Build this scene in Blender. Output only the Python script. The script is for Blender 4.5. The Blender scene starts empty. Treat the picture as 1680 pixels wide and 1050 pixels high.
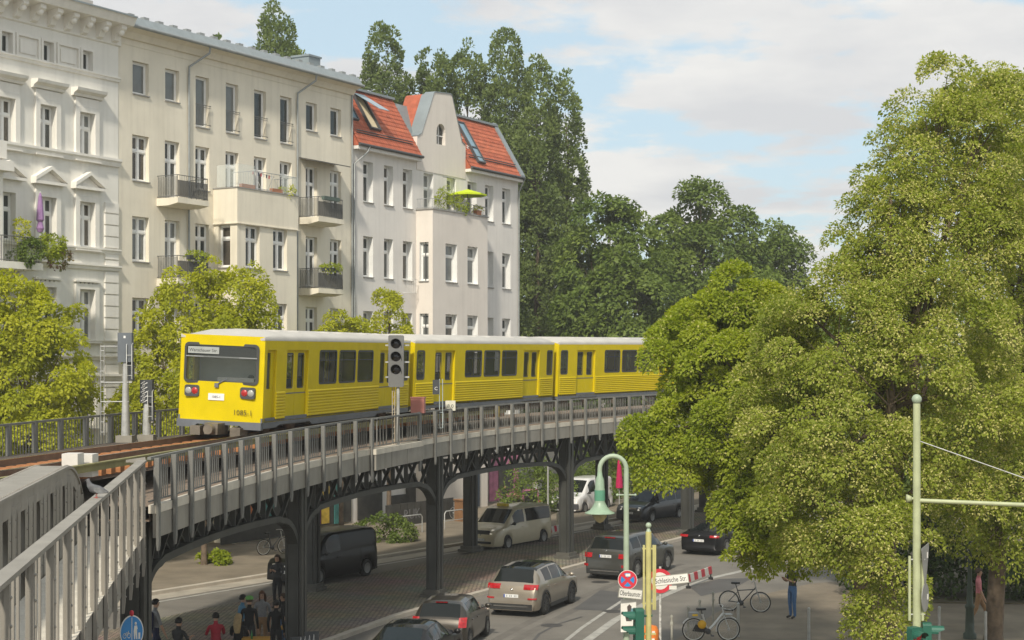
import bpy, bmesh, math, random
import numpy as np
from mathutils import Vector, Matrix

scene = bpy.context.scene
COL = scene.collection
rnd = random.Random(7)
H = 8.3            # camera height above the street
F = 2600.0         # focal length in photo pixels (photo 1680 wide)
HY = 604.0         # horizon row in the photo
R = math.radians

# ------------------------------------------------------------------ camera
cam = bpy.data.cameras.new('camera')
cam.sensor_width = 36.0
cam.lens = F / 1680.0 * 36.0
cam.shift_y = (HY - 525.0) / 1680.0
cam.clip_start = 0.5
cam.clip_end = 4000
camo = bpy.data.objects.new('camera', cam)
camo.location = (0, 0, H)
camo.rotation_euler = (R(90), 0, 0)
COL.objects.link(camo)
scene.camera = camo

# ------------------------------------------------------------------ light
SUN_EL, SX, SY = R(42), -math.sin(R(12)), -math.cos(R(12))
wd = bpy.data.worlds.new('World')
scene.world = wd
wd.use_nodes = True
nt = wd.node_tree
nt.nodes.clear()
out = nt.nodes.new('ShaderNodeOutputWorld')
bg = nt.nodes.new('ShaderNodeBackground')
bg.inputs[1].default_value = 0.15
sky = nt.nodes.new('ShaderNodeTexSky')
sky.sky_type = 'NISHITA'
sky.sun_disc = False
sky.sun_elevation = SUN_EL
sky.sun_rotation = math.atan2(SX, SY)
sky.air_density = 1.0
sky.dust_density = 1.6
sky.ozone_density = 1.2
tc = nt.nodes.new('ShaderNodeTexCoord')
sep = nt.nodes.new('ShaderNodeSeparateXYZ')
nt.links.new(tc.outputs['Generated'], sep.inputs[0])
def wmath(op, a, b=None):
    n = nt.nodes.new('ShaderNodeMath'); n.operation = op
    for i, s in enumerate((a, b)):
        if s is None: continue
        if isinstance(s, (int, float)): n.inputs[i].default_value = s
        else: nt.links.new(s, n.inputs[i])
    return n.outputs[0]
zz = wmath('ADD', wmath('MAXIMUM', sep.outputs[2], 0.0), 0.10)
cmb = nt.nodes.new('ShaderNodeCombineXYZ')
nt.links.new(wmath('DIVIDE', sep.outputs[0], zz), cmb.inputs[0])
nt.links.new(wmath('MULTIPLY', wmath('DIVIDE', sep.outputs[1], zz), 0.9), cmb.inputs[1])
cmb.inputs[2].default_value = 4.35
def wnoise(scale, detail, rough, vec):
    n = nt.nodes.new('ShaderNodeTexNoise')
    n.inputs['Scale'].default_value = scale; n.inputs['Detail'].default_value = detail
    n.inputs['Roughness'].default_value = rough
    nt.links.new(vec, n.inputs['Vector'])
    return n.outputs[0]
n1 = wnoise(1.15, 10, 0.60, cmb.outputs[0])
ramp = nt.nodes.new('ShaderNodeValToRGB')
ramp.color_ramp.elements[0].position = 0.455; ramp.color_ramp.elements[0].color = (0, 0, 0, 1)
ramp.color_ramp.elements[1].position = 0.515; ramp.color_ramp.elements[1].color = (1, 1, 1, 1)
nt.links.new(n1, ramp.inputs[0])
n2 = wnoise(1.7, 6, 0.55, cmb.outputs[0])
r2 = nt.nodes.new('ShaderNodeValToRGB')
r2.color_ramp.elements[0].position = 0.38; r2.color_ramp.elements[0].color = (3.1, 3.08, 3.12, 1)
r2.color_ramp.elements[1].position = 0.62; r2.color_ramp.elements[1].color = (3.95, 3.85, 3.70, 1)
nt.links.new(n2, r2.inputs[0])
# pale summer air: sky colour lifted a little towards white
pale = nt.nodes.new('ShaderNodeMix'); pale.data_type = 'RGBA'; pale.inputs[0].default_value = 0.78
nt.links.new(sky.outputs[0], pale.inputs[6]); pale.inputs[7].default_value = (2.35, 2.95, 3.2, 1)
mixc = nt.nodes.new('ShaderNodeMix'); mixc.data_type = 'RGBA'
nt.links.new(wmath('MULTIPLY', ramp.outputs[0], 0.92), mixc.inputs[0])
nt.links.new(pale.outputs[2], mixc.inputs[6])
nt.links.new(r2.outputs[0], mixc.inputs[7])
nt.links.new(mixc.outputs[2], bg.inputs[0])
nt.links.new(bg.outputs[0], out.inputs[0])

sl = bpy.data.lights.new('sun', 'SUN')
sl.energy = 2.6
sl.angle = R(4.0)
sl.color = (1.0, 0.93, 0.80)
so = bpy.data.objects.new('sun', sl)
sv = Vector((SX * math.cos(SUN_EL), SY * math.cos(SUN_EL), math.sin(SUN_EL)))
so.rotation_euler = (-sv).to_track_quat('-Z', 'Y').to_euler()
so.location = (-20, -40, 60)
COL.objects.link(so)
scene.view_settings.view_transform = 'Standard'
scene.view_settings.look = 'None'
scene.view_settings.exposure = 0.66
scene.view_settings.gamma = 1.0
scene.view_settings.use_curve_mapping = False

# ------------------------------------------------------------------ helpers
def P(x, y, Y):
    return ((x - 840) / F * Y, Y, H - (y - HY) / F * Y)
def G(x, y, z=0.0):
    Y = (H - z) * F / (y - HY)
    return ((x - 840) / F * Y, Y, z)

class MB:
    def __init__(s):
        s.v = []; s.f = []; s.m = []; s.s = []
    def add(s, vs, fs, mi=0, sm=False):
        b = len(s.v)
        s.v.extend([tuple(p) for p in vs])
        for f in fs:
            s.f.append(tuple(i + b for i in f)); s.m.append(mi); s.s.append(sm)
        return s
    def box(s, x0, x1, y0, y1, z0, z1, mi=0):
        return s.add([(x0,y0,z0),(x1,y0,z0),(x1,y1,z0),(x0,y1,z0),(x0,y0,z1),(x1,y0,z1),(x1,y1,z1),(x0,y1,z1)],
              [(0,3,2,1),(4,5,6,7),(0,1,5,4),(1,2,6,5),(2,3,7,6),(3,0,4,7)], mi)
    def beam(s, p0, p1, w, h, mi=0, up=(0,0,1)):
        a = Vector(p0); b = Vector(p1); d = (b - a).normalized()
        sd = d.cross(Vector(up))
        if sd.length < 1e-4: sd = d.cross(Vector((1, 0, 0)))
        sd.normalize(); u = sd.cross(d).normalized()
        vs = []
        for q in (a, b):
            for (i, j) in ((-1,-1),(1,-1),(1,1),(-1,1)):
                vs.append(q + sd * (i * w / 2) + u * (j * h / 2))
        return s.add(vs, [(0,1,2,3),(7,6,5,4),(0,4,5,1),(1,5,6,2),(2,6,7,3),(3,7,4,0)], mi)
    def tube(s, pts, r, seg=8, mi=0, caps=True, sm=True):
        pts = [Vector(p) for p in pts]; n = len(pts)
        rs = r if isinstance(r, (list, tuple)) else [r] * n
        prev = None; rings = []
        for i, p in enumerate(pts):
            d = (pts[min(i+1, n-1)] - pts[max(i-1, 0)]).normalized()
            if prev is None:
                a = d.cross(Vector((0, 0, 1)))
                if a.length < 1e-3: a = d.cross(Vector((1, 0, 0)))
            else:
                a = prev - d * prev.dot(d)
            a.normalize(); prev = a; b = d.cross(a)
            rings.append([p + (a * math.cos(2*math.pi*k/seg) + b * math.sin(2*math.pi*k/seg)) * rs[i] for k in range(seg)])
        vs = [q for rg in rings for q in rg]; fs = []
        for i in range(n - 1):
            for k in range(seg):
                k2 = (k + 1) % seg
                fs.append((i*seg+k, (i+1)*seg+k, (i+1)*seg+k2, i*seg+k2))
        s.add(vs, fs, mi, sm)
        if caps:
            s.add(rings[0], [tuple(range(seg))], mi); s.add(rings[-1], [tuple(reversed(range(seg)))], mi)
        return s
    def lathe(s, prof, seg=16, c=(0,0,0), mi=0, axis='z', sm=True):
        vs = []
        for (r, z) in prof:
            for k in range(seg):
                a = 2*math.pi*k/seg; x, y = r*math.cos(a), r*math.sin(a)
                q = (x, y, z) if axis == 'z' else ((z, x, y) if axis == 'x' else (x, z, y))
                vs.append((q[0]+c[0], q[1]+c[1], q[2]+c[2]))
        fs = []
        for i in range(len(prof)-1):
            for k in range(seg):
                k2 = (k+1) % seg
                fs.append((i*seg+k, i*seg+k2, (i+1)*seg+k2, (i+1)*seg+k))
        return s.add(vs, fs, mi, sm)
    def prism(s, poly, m0, m1, mi=0, sm=False):
        """poly: 2-D points; m0/m1 map (a,b) to the two end planes"""
        n = len(poly)
        vs = [m0(*p) for p in poly] + [m1(*p) for p in poly]
        s.add(vs, [tuple(range(n-1, -1, -1)), tuple(range(n, 2*n))], mi)
        s.add(vs, [(i, (i+1) % n, n+(i+1) % n, n+i) for i in range(n)], mi, sm)
        return s
    def ball(s, c, r, mi=0, seg=10, rings=7, sc=(1,1,1)):
        pr = [(r*math.sin(math.pi*i/rings), -r*math.cos(math.pi*i/rings)) for i in range(rings+1)]
        vs = []; fs = []
        for (a, z) in pr:
            for k in range(seg):
                t = 2*math.pi*k/seg
                vs.append((c[0]+a*math.cos(t)*sc[0], c[1]+a*math.sin(t)*sc[1], c[2]+z*sc[2]))
        for i in range(rings):
            for k in range(seg):
                k2 = (k+1) % seg
                fs.append((i*seg+k, i*seg+k2, (i+1)*seg+k2, (i+1)*seg+k))
        return s.add(vs, fs, mi, True)
    def mesh(s, name, mats):
        me = bpy.data.meshes.new(name)
        me.from_pydata(s.v, [], s.f)
        if not isinstance(mats, (list, tuple)): mats = [mats]
        for m in mats: me.materials.append(m)
        me.polygons.foreach_set('material_index', s.m)
        me.polygons.foreach_set('use_smooth', s.s)
        me.update()
        return me
    def build(s, name, mats, parent=None, loc=None, rot=None):
        return link(name, s.mesh(name, mats), parent, loc, rot)

def link(name, me, parent=None, loc=None, rot=None):
    o = bpy.data.objects.new(name, me)
    COL.objects.link(o)
    if parent is not None: o.parent = parent
    if loc is not None: o.location = loc
    if rot is not None: o.rotation_euler = rot
    return o
def empty(name, loc=(0,0,0), rz=0.0, rot=None):
    o = bpy.data.objects.new(name, None)
    o.empty_display_size = 0.2
    COL.objects.link(o); o.location = loc
    o.rotation_euler = rot if rot is not None else (0, 0, rz)
    return o
def tag(o, label=None, cat=None, group=None, kind=None):
    if label: o['label'] = label
    if cat: o['category'] = cat
    if group: o['group'] = group
    if kind: o['kind'] = kind
    return o
def children(o):
    return [c for c in bpy.data.objects if c.parent == o]
def copy_tree(o, parent=None, kids=None):
    if kids is None:
        kids = {}
        for c in bpy.data.objects:
            if c.parent is not None: kids.setdefault(c.parent.name, []).append(c)
    c = o.copy(); COL.objects.link(c); c.parent = parent
    for ch in kids.get(o.name, []): copy_tree(ch, c, kids)
    return c

MATS = {}
def mat(name, col, rough=0.7, metal=0.0, var=0.10, scale=2.5, bump=0.0, bscale=40.0, spec=0.5, coat=0.0,
        streak=0.0, emit=None, detail=5.0, alpha=None, trans=0.0):
    if name in MATS: return MATS[name]
    m = bpy.data.materials.new(name); m.use_nodes = True
    t = m.node_tree; b = t.nodes['Principled BSDF']
    b.inputs['Roughness'].default_value = rough
    b.inputs['Metallic'].default_value = metal
    b.inputs['Specular IOR Level'].default_value = spec
    b.inputs['Coat Weight'].default_value = coat
    b.inputs['Coat Roughness'].default_value = 0.05
    if trans: b.inputs['Transmission Weight'].default_value = trans
    c = (col[0], col[1], col[2], 1)
    b.inputs['Base Color'].default_value = c
    tcn = t.nodes.new('ShaderNodeTexCoord')
    if var > 0:
        n = t.nodes.new('ShaderNodeTexNoise'); n.inputs['Scale'].default_value = scale
        n.inputs['Detail'].default_value = detail; n.inputs['Roughness'].default_value = 0.6
        t.links.new(tcn.outputs['Object'], n.inputs['Vector'])
        mx = t.nodes.new('ShaderNodeMix'); mx.data_type = 'RGBA'
        mr = t.nodes.new('ShaderNodeMapRange'); mr.inputs[1].default_value = 0.3; mr.inputs[2].default_value = 0.7
        t.links.new(n.outputs[0], mr.inputs[0]); t.links.new(mr.outputs[0], mx.inputs[0])
        mx.inputs[6].default_value = (*[x*(1-var) for x in col], 1)
        mx.inputs[7].default_value = (*[min(1, x*(1+var)) for x in col], 1)
        last = mx.outputs[2]
        if streak > 0:
            mp = t.nodes.new('ShaderNodeMapping'); mp.inputs['Scale'].default_value = (2.2, 2.2, 0.12)
            t.links.new(tcn.outputs['Object'], mp.inputs[0])
            n3 = t.nodes.new('ShaderNodeTexNoise'); n3.inputs['Scale'].default_value = 1.6; n3.inputs['Detail'].default_value = 6
            t.links.new(mp.outputs[0], n3.inputs['Vector'])
            m3 = t.nodes.new('ShaderNodeMapRange'); m3.inputs[1].default_value = 0.48; m3.inputs[2].default_value = 0.75
            m3.inputs[4].default_value = streak
            t.links.new(n3.outputs[0], m3.inputs[0])
            mx2 = t.nodes.new('ShaderNodeMix'); mx2.data_type = 'RGBA'
            t.links.new(m3.outputs[0], mx2.inputs[0]); t.links.new(last, mx2.inputs[6])
            mx2.inputs[7].default_value = (col[0]*0.55, col[1]*0.53, col[2]*0.5, 1)
            last = mx2.outputs[2]
        t.links.new(last, b.inputs['Base Color'])
    if bump > 0:
        nb = t.nodes.new('ShaderNodeTexNoise'); nb.inputs['Scale'].default_value = bscale; nb.inputs['Detail'].default_value = 4
        t.links.new(tcn.outputs['Object'], nb.inputs['Vector'])
        bp = t.nodes.new('ShaderNodeBump'); bp.inputs['Strength'].default_value = bump; bp.inputs['Distance'].default_value = 0.02
        t.links.new(nb.outputs[0], bp.inputs['Height']); t.links.new(bp.outputs[0], b.inputs['Normal'])
    if emit:
        b.inputs['Emission Color'].default_value = (*emit[0], 1); b.inputs['Emission Strength'].default_value = emit[1]
    MATS[name] = m
    return m

M_STEEL = mat('steel_grey_paint', (.29,.27,.23), .62, var=.16, scale=1.3, streak=.45, bump=.12, bscale=30)
M_STEELR = mat('steel_grey_rail', (.185,.183,.168), .55, var=.14, scale=2, streak=.3)
M_STEELB = mat('steel_bridge_paint', (.275,.255,.22), .6, var=.12, scale=1.3, streak=.35, bump=.1, bscale=30)
M_DARK = mat('viaduct_dark_paint', (.052,.053,.047), .55, var=.25, scale=1.2, streak=.5, bump=.1)
M_WOODTIE = mat('tie_rust_wood', (.40,.17,.065), .85, var=.35, scale=4, bump=.3)
M_RAIL = mat('rail_steel', (.16,.12,.09), .45, .6, var=.3, scale=3)
M_RAILTOP = mat('rail_head', (.45,.42,.38), .25, 1.0, var=.05)
M_BALLAST = mat('ballast', (.20,.15,.11), .95, var=.45, scale=9, bump=.8, bscale=14)
M_CURB = mat('deck_curb', (.60,.55,.46), .8, var=.14, scale=2, streak=.25)
M_BLACK = mat('black_plastic', (.015,.015,.016), .5, var=.1)
M_RUBBER = mat('rubber', (.018,.018,.018), .85, var=.2)
M_WHITE = mat('white_paint', (.78,.77,.74), .45, var=.05)
def pane_mat(name, col, al):
    m = mat(name, col, .05, var=.25, scale=.6, spec=.7); m.node_tree.nodes['Principled BSDF'].inputs['Alpha'].default_value = al; return m
M_GLASS = pane_mat('window_glass_dark', (.05,.06,.058), .62)
M_GLASS2 = pane_mat('window_glass_pale', (.20,.21,.20), .75)
M_GLASS3 = pane_mat('window_glass_brown', (.10,.085,.065), .66)
M_CURT = mat('curtain_cloth', (.58,.56,.50), .9, var=.12, scale=6)
M_CURT2 = mat('curtain_ochre', (.42,.30,.18), .9, var=.12, scale=6)
M_GREYMETAL = mat('grey_metal', (.33,.34,.34), .5, .3, var=.12, scale=3)
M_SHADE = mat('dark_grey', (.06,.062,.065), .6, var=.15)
# ------------------------------------------------------------------ ground, roads, pavements
M_ASPH = mat('asphalt', (.165,.150,.128), .9, var=.22, scale=.55, bump=.25, bscale=60, detail=9)
M_ASPH2 = mat('asphalt_patch', (.085,.082,.078), .9, var=.15, scale=.8, bump=.2, bscale=60)
M_PAVE = mat('pavement_slabs', (.20,.165,.12), .9, var=.25, scale=.7, bump=.2, bscale=30, detail=8)
M_EARTH = mat('ground_earth', (.16,.13,.09), .95, var=.3, scale=.4, bump=.3)
M_KERB = mat('kerb_stone', (.46,.41,.34), .85, var=.15, scale=1.5)
M_LINE = mat('road_line', (.36,.345,.31), .8, var=.25, scale=3)

def cobble_mat():
    m = bpy.data.materials.new('cobble_paving'); m.use_nodes = True
    t = m.node_tree; b = t.nodes['Principled BSDF']; b.inputs['Roughness'].default_value = .85
    tcn = t.nodes.new('ShaderNodeTexCoord')
    mp = t.nodes.new('ShaderNodeMapping'); mp.inputs['Rotation'].default_value = (0, 0, R(-28))
    t.links.new(tcn.outputs['Object'], mp.inputs[0])
    br = t.nodes.new('ShaderNodeTexBrick')
    br.inputs['Scale'].default_value = 1.0
    br.inputs['Brick Width'].default_value = .17; br.inputs['Row Height'].default_value = .15
    br.inputs['Mortar Size'].default_value = .018; br.inputs['Mortar Smooth'].default_value = .4
    br.inputs['Color1'].default_value = (.30,.25,.185,1); br.inputs['Color2'].default_value = (.19,.16,.125,1)
    br.inputs['Mortar'].default_value = (.055,.048,.036,1)
    t.links.new(mp.outputs[0], br.inputs['Vector'])
    n = t.nodes.new('ShaderNodeTexNoise'); n.inputs['Scale'].default_value = .5; n.inputs['Detail'].default_value = 6
    t.links.new(tcn.outputs['Object'], n.inputs['Vector'])
    mx = t.nodes.new('ShaderNodeMix'); mx.data_type = 'RGBA'; mx.blend_type = 'MULTIPLY'; mx.inputs[0].default_value = .6
    t.links.new(br.outputs[0], mx.inputs[6]); t.links.new(n.outputs[1], mx.inputs[7])
    m2 = t.nodes.new('ShaderNodeMix'); m2.data_type = 'RGBA'; m2.blend_type = 'MULTIPLY'; m2.inputs[0].default_value = 1
    t.links.new(mx.outputs[2], m2.inputs[6]); m2.inputs[7].default_value = (1.45,1.45,1.45,1)
    t.links.new(m2.outputs[2], b.inputs['Base Color'])
    bp = t.nodes.new('ShaderNodeBump'); bp.inputs['Strength'].default_value = .7; bp.inputs['Distance'].default_value = .03
    iv = t.nodes.new('ShaderNodeMath'); iv.operation = 'SUBTRACT'; iv.inputs[0].default_value = 1
    t.links.new(br.outputs[1], iv.inputs[1]); t.links.new(iv.outputs[0], bp.inputs['Height'])
    t.links.new(bp.outputs[0], b.inputs['Normal'])
    return m
M_COBBLE = cobble_mat()

def sheet(name, poly, z, m, kind='structure', th=None):
    mb = MB(); n = len(poly)
    area = sum(poly[i][0]*poly[(i+1) % n][1]-poly[(i+1) % n][0]*poly[i][1] for i in range(n))
    if area < 0: poly = poly[::-1]
    vs = [(p[0], p[1], z) for p in poly]
    mb.add(vs, [tuple(range(n))])
    if th:
        lo = [(p[0], p[1], z-th) for p in poly]
        mb.add(vs+lo, [(i, n+i, n+(i+1) % n, (i+1) % n) for i in range(n)])
    o = mb.build(name, m); o['kind'] = kind
    return o
def off(p, d, t, s=0.0):
    """from p go t along direction d (deg from +Y towards +X), s to the left of it"""
    a = R(d)
    return (p[0] + math.sin(a)*t - math.cos(a)*s, p[1] + math.cos(a)*t + math.sin(a)*s)

sheet('ground', [(-700,-60),(700,-60),(700,1500),(-700,1500)], -0.02, M_EARTH)
sheet('road', [(-60,-20),(60,-20),(75,240),(-40,240)], 0.0, M_ASPH)
FK = (-12.7, 59.0)                        # a point on the far kerb
FKD = 33.5
farpave = [off(FK, FKD, -60), off(FK, FKD, 170), off(FK, FKD, 170, 40), off(FK, FKD, -60, 40)]
sheet('pavement_far', farpave, 0.12, M_PAVE, th=.2)
kb = MB()
for i in range(-30, 90):
    a = off(FK, FKD, i*1.0, .0); b = off(FK, FKD, i*1.0+.985, .0)
    a2 = off(a, FKD, 0, -.28); b2 = off(b, FKD, 0, -.28); z = .125+rnd.uniform(-.008,.008)
    kb.add([(*a,0),(*b,0),(*b2,0),(*a2,0),(*a,z),(*b,z),(*b2,z),(*a2,z)], [(4,7,6,5),(3,2,6,7),(0,3,7,4),(1,5,6,2)])
o = kb.build('kerb', M_KERB); o['kind'] = 'structure'
sheet('gutter_strip', [off(FK, FKD, -40, -.28), off(FK, FKD, 90, -.28), off(FK, FKD, 90, -1.25), off(FK, FKD, -40, -1.25)], .004, mat('gutter_concrete', (.36,.32,.26), .9, var=.2, scale=1.2))
sheet('lane_line', [off(FK, FKD, -40, -1.55), off(FK, FKD, 90, -1.55), off(FK, FKD, 90, -1.72), off(FK, FKD, -40, -1.72)], .008, M_LINE)
# cobbled median under the viaduct
ME = [G(300,1010), G(521,966), G(800,906), G(1000,868)]
MN = [G(648,1013), G(930,934), G(1110,886)]
med = [off(ME[0][:2], 25, -26), *[p[:2] for p in ME], off(ME[-1][:2], 31, 60), off(MN[-1][:2], 31, 60), *[p[:2] for p in MN[::-1]], off(MN[0][:2], 20, -40)]
sheet('median', med, 0.10, M_COBBLE, th=.2)
kb = MB()
pts = [off(MN[0][:2], 20, -40), *[p[:2] for p in MN], off(MN[-1][:2], 31, 60)]
for i in range(len(pts)-1):
    L = math.dist(pts[i], pts[i+1]); n = max(1, int(L/1.0)); d = math.degrees(math.atan2(pts[i+1][0]-pts[i][0], pts[i+1][1]-pts[i][1]))
    for k in range(n):
        a = off(pts[i], d, L*k/n); b = off(pts[i], d, L*(k+.985)/n); a2 = off(a, d, 0, -.26); b2 = off(b, d, 0, -.26); z = .13+rnd.uniform(-.008,.008)
        kb.add([(*a,0),(*b,0),(*b2,0),(*a2,0),(*a,z),(*b,z),(*b2,z),(*a2,z)], [(4,7,6,5),(3,2,6,7),(0,3,7,4),(1,5,6,2)])
o = kb.build('kerb', M_KERB); o['kind'] = 'structure'
# footway on the near right, under the limes
SP = [G(1060,1075)[:2], G(1102,1060)[:2], G(1172,1012)[:2], G(1230,985)[:2], G(1330,962)[:2], G(1480,950)[:2]]
sheet('pavement_near', [off(SP[0], 30, -25), *SP, (45,62), (60,62), (60,-5), (8,-5)], 0.11, M_PAVE, th=.2)
sheet('park_ground', [(14.2,55.2),(60,52),(90,200),(45,200)], 0.16, mat('park_soil', (.10,.085,.05), .95, var=.3, scale=1.2), th=.2)
# markings and repair patches on the carriageway
def strip(name, pts, w, z, m):
    mb = MB(); L = []; Rr = []
    for i, p in enumerate(pts):
        q0 = pts[max(i-1, 0)]; q1 = pts[min(i+1, len(pts)-1)]
        d = Vector((q1[0]-q0[0], q1[1]-q0[1])).normalized(); nn = Vector((-d.y, d.x))
        L.append((p[0]+nn.x*w/2, p[1]+nn.y*w/2, z)); Rr.append((p[0]-nn.x*w/2, p[1]-nn.y*w/2, z))
    n = len(pts)
    mb.add(L+Rr, [(i, n+i, n+i+1, i+1) for i in range(n-1)])
    o = mb.build(name, m); o['kind'] = 'structure'; return o
strip('lane_line', [G(x,y)[:2] for x,y in ((948,1062),(1010,1017),(1060,990),(1120,964),(1170,948),(1230,934),(1300,924))], .30, .008, M_LINE)
strip('lane_line', [G(x,y)[:2] for x,y in ((905,1070),(955,1030),(1005,996),(1022,985))], .14, .008, M_LINE)
sheet('asphalt_patch', [G(x,y)[:2] for x,y in ((940,1000),(985,968),(1045,976),(1010,1003))], .004, M_ASPH2)
sheet('asphalt_patch', [G(x,y)[:2] for x,y in ((1130,962),(1180,950),(1235,948),(1200,968),(1150,978))], .004, M_ASPH2)
strip('tar_seam', [G(x,y)[:2] for x,y in ((868,1060),(885,1040),(915,1024),(955,1012))], .10, .009, M_ASPH2)

# ------------------------------------------------------------------ buildings
BO = (-16.5, 70.0); CA, SA = .5, .8660254
def ux(x, d=0.0):
    k = (x-840)/F
    return (-BO[0] + BO[1]*k + d*(SA + CA*k)) / (CA - SA*k)
def zy(x, y, d=0.0):
    Y = BO[1] + SA*ux(x, d) + CA*d
    return H - (y-HY)/F*Y
def newb(name, label):
    return tag(empty(name, (BO[0], BO[1], 0), R(60)), label, 'building')
M_B1 = mat('stucco_white', (.76,.735,.67), .85, var=.06, scale=.7, streak=.22, bump=.1)
M_B1T = mat('stucco_trim', (.78,.75,.685), .85, var=.05, scale=1.5, streak=.18)
M_B2 = mat('plaster_cream', (.75,.69,.565), .9, var=.07, scale=.6, streak=.24, bump=.1)
M_B3 = mat('plaster_pale', (.71,.675,.63), .9, var=.06, scale=.6, streak=.2, bump=.1)
M_B3B = mat('plaster_bay', (.71,.65,.585), .9, var=.05, scale=.6, streak=.14, bump=.1)
M_SILL = mat('sill_zinc', (.30,.29,.27), .6, var=.1)
M_ZINC = mat('roof_zinc', (.24,.275,.285), .5, .2, var=.12, scale=.8)
M_GUT = mat('gutter_zinc', (.30,.315,.31), .5, .3, var=.15)
M_FRAMEW = mat('window_white', (.80,.79,.76), .5, var=.04)

def wall(name, par, u0, u1, z0, z1, ops, m, d=0.0, dep=.24, mrev=None, left=None, side='front'):
    """plastered wall with real window openings; ops = (ua, ub, za, zb)"""
    us = sorted(set([u0, u1] + [o[0] for o in ops] + [o[1] for o in ops]))
    zs = sorted(set([z0, z1] + [o[2] for o in ops] + [o[3] for o in ops]))
    mb = MB()
    fn = (lambda u, z, dd=0.0: (u, d+dd, z)) if side == 'front' else (lambda u, z, dd=0.0: (left+dd, u, z))
    fl = side != 'front'
    for i in range(len(us)-1):
        for j in range(len(zs)-1):
            uc, zc = (us[i]+us[i+1])/2, (zs[j]+zs[j+1])/2
            if any(o[0] < uc < o[1] and o[2] < zc < o[3] for o in ops): continue
            q = [fn(us[i],zs[j]), fn(us[i+1],zs[j]), fn(us[i+1],zs[j+1]), fn(us[i],zs[j+1])]
            mb.add(q[::-1] if fl else q, [(0,1,2,3)])
    for (a, b, c, e) in ops:
        cor = [(a,c),(b,c),(b,e),(a,e)]
        for k in range(4):
            p, q = cor[k], cor[(k+1) % 4]
            vs = [fn(*p), fn(*p, dep), fn(*q, dep), fn(*q)]
            mb.add(vs[::-1] if fl else vs, [(0,1,2,3)], 1 if mrev else 0)
    return mb.build(name, [m, mrev] if mrev else m, par)

WCACHE = {}
def window_mesh(w, h, style):
    key = (round(w,2), round(h,2), style)
    if key in WCACHE: return WCACHE[key]
    fr = MB(); gl = MB(); t = .06
    fr.box(0,w,0,.07,0,t); fr.box(0,w,0,.07,h-t,h); fr.box(0,t,0,.07,t,h-t); fr.box(w-t,w,0,.07,t,h-t)
    if style == 'cross':
        zt = h*.64
        fr.box(t,w-t,-.02,.07,zt,zt+.10); fr.box(w/2-.055,w/2+.055,-.012,.07,t,zt); fr.box(w/2-.05,w/2+.05,-.012,.07,zt+.10,h-t)
        for (a,b,c,e) in ((t,w/2-.055,t,zt),(w/2+.055,w-t,t,zt),(t,w/2-.05,zt+.1,h-t),(w/2+.05,w-t,zt+.1,h-t)):
            s = .045
            fr.box(a,b,.012,.06,c,c+s); fr.box(a,b,.012,.06,e-s,e); fr.box(a,a+s,.012,.06,c+s,e-s); fr.box(b-s,b,.012,.06,c+s,e-s)
    elif style == 'tee':
        zt = h*.66
        fr.box(t,w-t,-.02,.07,zt,zt+.09)
        for (a,b,c,e) in ((t,w-t,t,zt),(t,w-t,zt+.09,h-t)):
            s = .05
            fr.box(a,b,.012,.06,c,c+s); fr.box(a,b,.012,.06,e-s,e); fr.box(a,a+s,.012,.06,c+s,e-s); fr.box(b-s,b,.012,.06,c+s,e-s)
    else:
        s = .05
        fr.box(t,w-t,.012,.06,t,t+s); fr.box(t,w-t,.012,.06,h-t-s,h-t); fr.box(t,t+s,.012,.06,t+s,h-t-s); fr.box(w-t-s,w-t,.012,.06,t+s,h-t-s)
    gl.box(t*.8,w-t*.8,.040,.050,t*.8,h-t*.8)
    WCACHE[key] = (fr.mesh('window', M_FRAMEW), gl)
    return WCACHE[key]
GLM = {}
def window(par, u, z, w, h, d=0.0, style='cross', dep=.17, glass=None, side=False, left=0, sill=True, sillm=None):
    fme, gmb = window_mesh(w, h, style)
    g = glass or rnd.choice([M_GLASS, M_GLASS, M_GLASS, M_GLASS2, M_GLASS3])
    key = (round(w,2), round(h,2), style, g.name)
    if key not in GLM: GLM[key] = gmb.mesh('pane', g)
    if side: o = link('window', fme, par, (left+dep, u+w, z), (0,0,R(-90)))
    else: o = link('window', fme, par, (u, d+dep, z))
    link('pane', GLM[key], o)
    r0 = rnd.random()
    if r0 < .62:
        cm = M_CURT if r0 < .48 else M_CURT2; kind = rnd.random(); lw = w*rnd.uniform(.14,.34)
        for (xa, xb) in (((.08,.08+lw),(w-.08-lw,w-.08)) if kind < .6 else (((.08,w-.08),) if kind < .8 else ((.08,.08+lw*1.3),))):
            cb = MB(); nf = max(3, int((xb-xa)/.07)); z0c = .06 if kind < .6 or kind > .8 else h*rnd.uniform(.35,.7)
            vs = []
            for q in range(nf+1):
                xx = xa+(xb-xa)*q/nf; yy = .10+.025*(q % 2); vs += [(xx,yy,z0c),(xx,yy,h-.05)]
            cb.add(vs, [(2*q,2*q+2,2*q+3,2*q+1) for q in range(nf)]); cb.build('curtain', cm, o)
    if sill:
        sb = MB(); sb.box(-.03, w+.03, -dep-.07, .0, -.05, -.003); sb.build('sill', sillm or M_SILL, o)
    return o

def downpipe(par, pts, r=.05):
    return MB().tube(pts, r, 8).build('downpipe', M_GUT, par)

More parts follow.
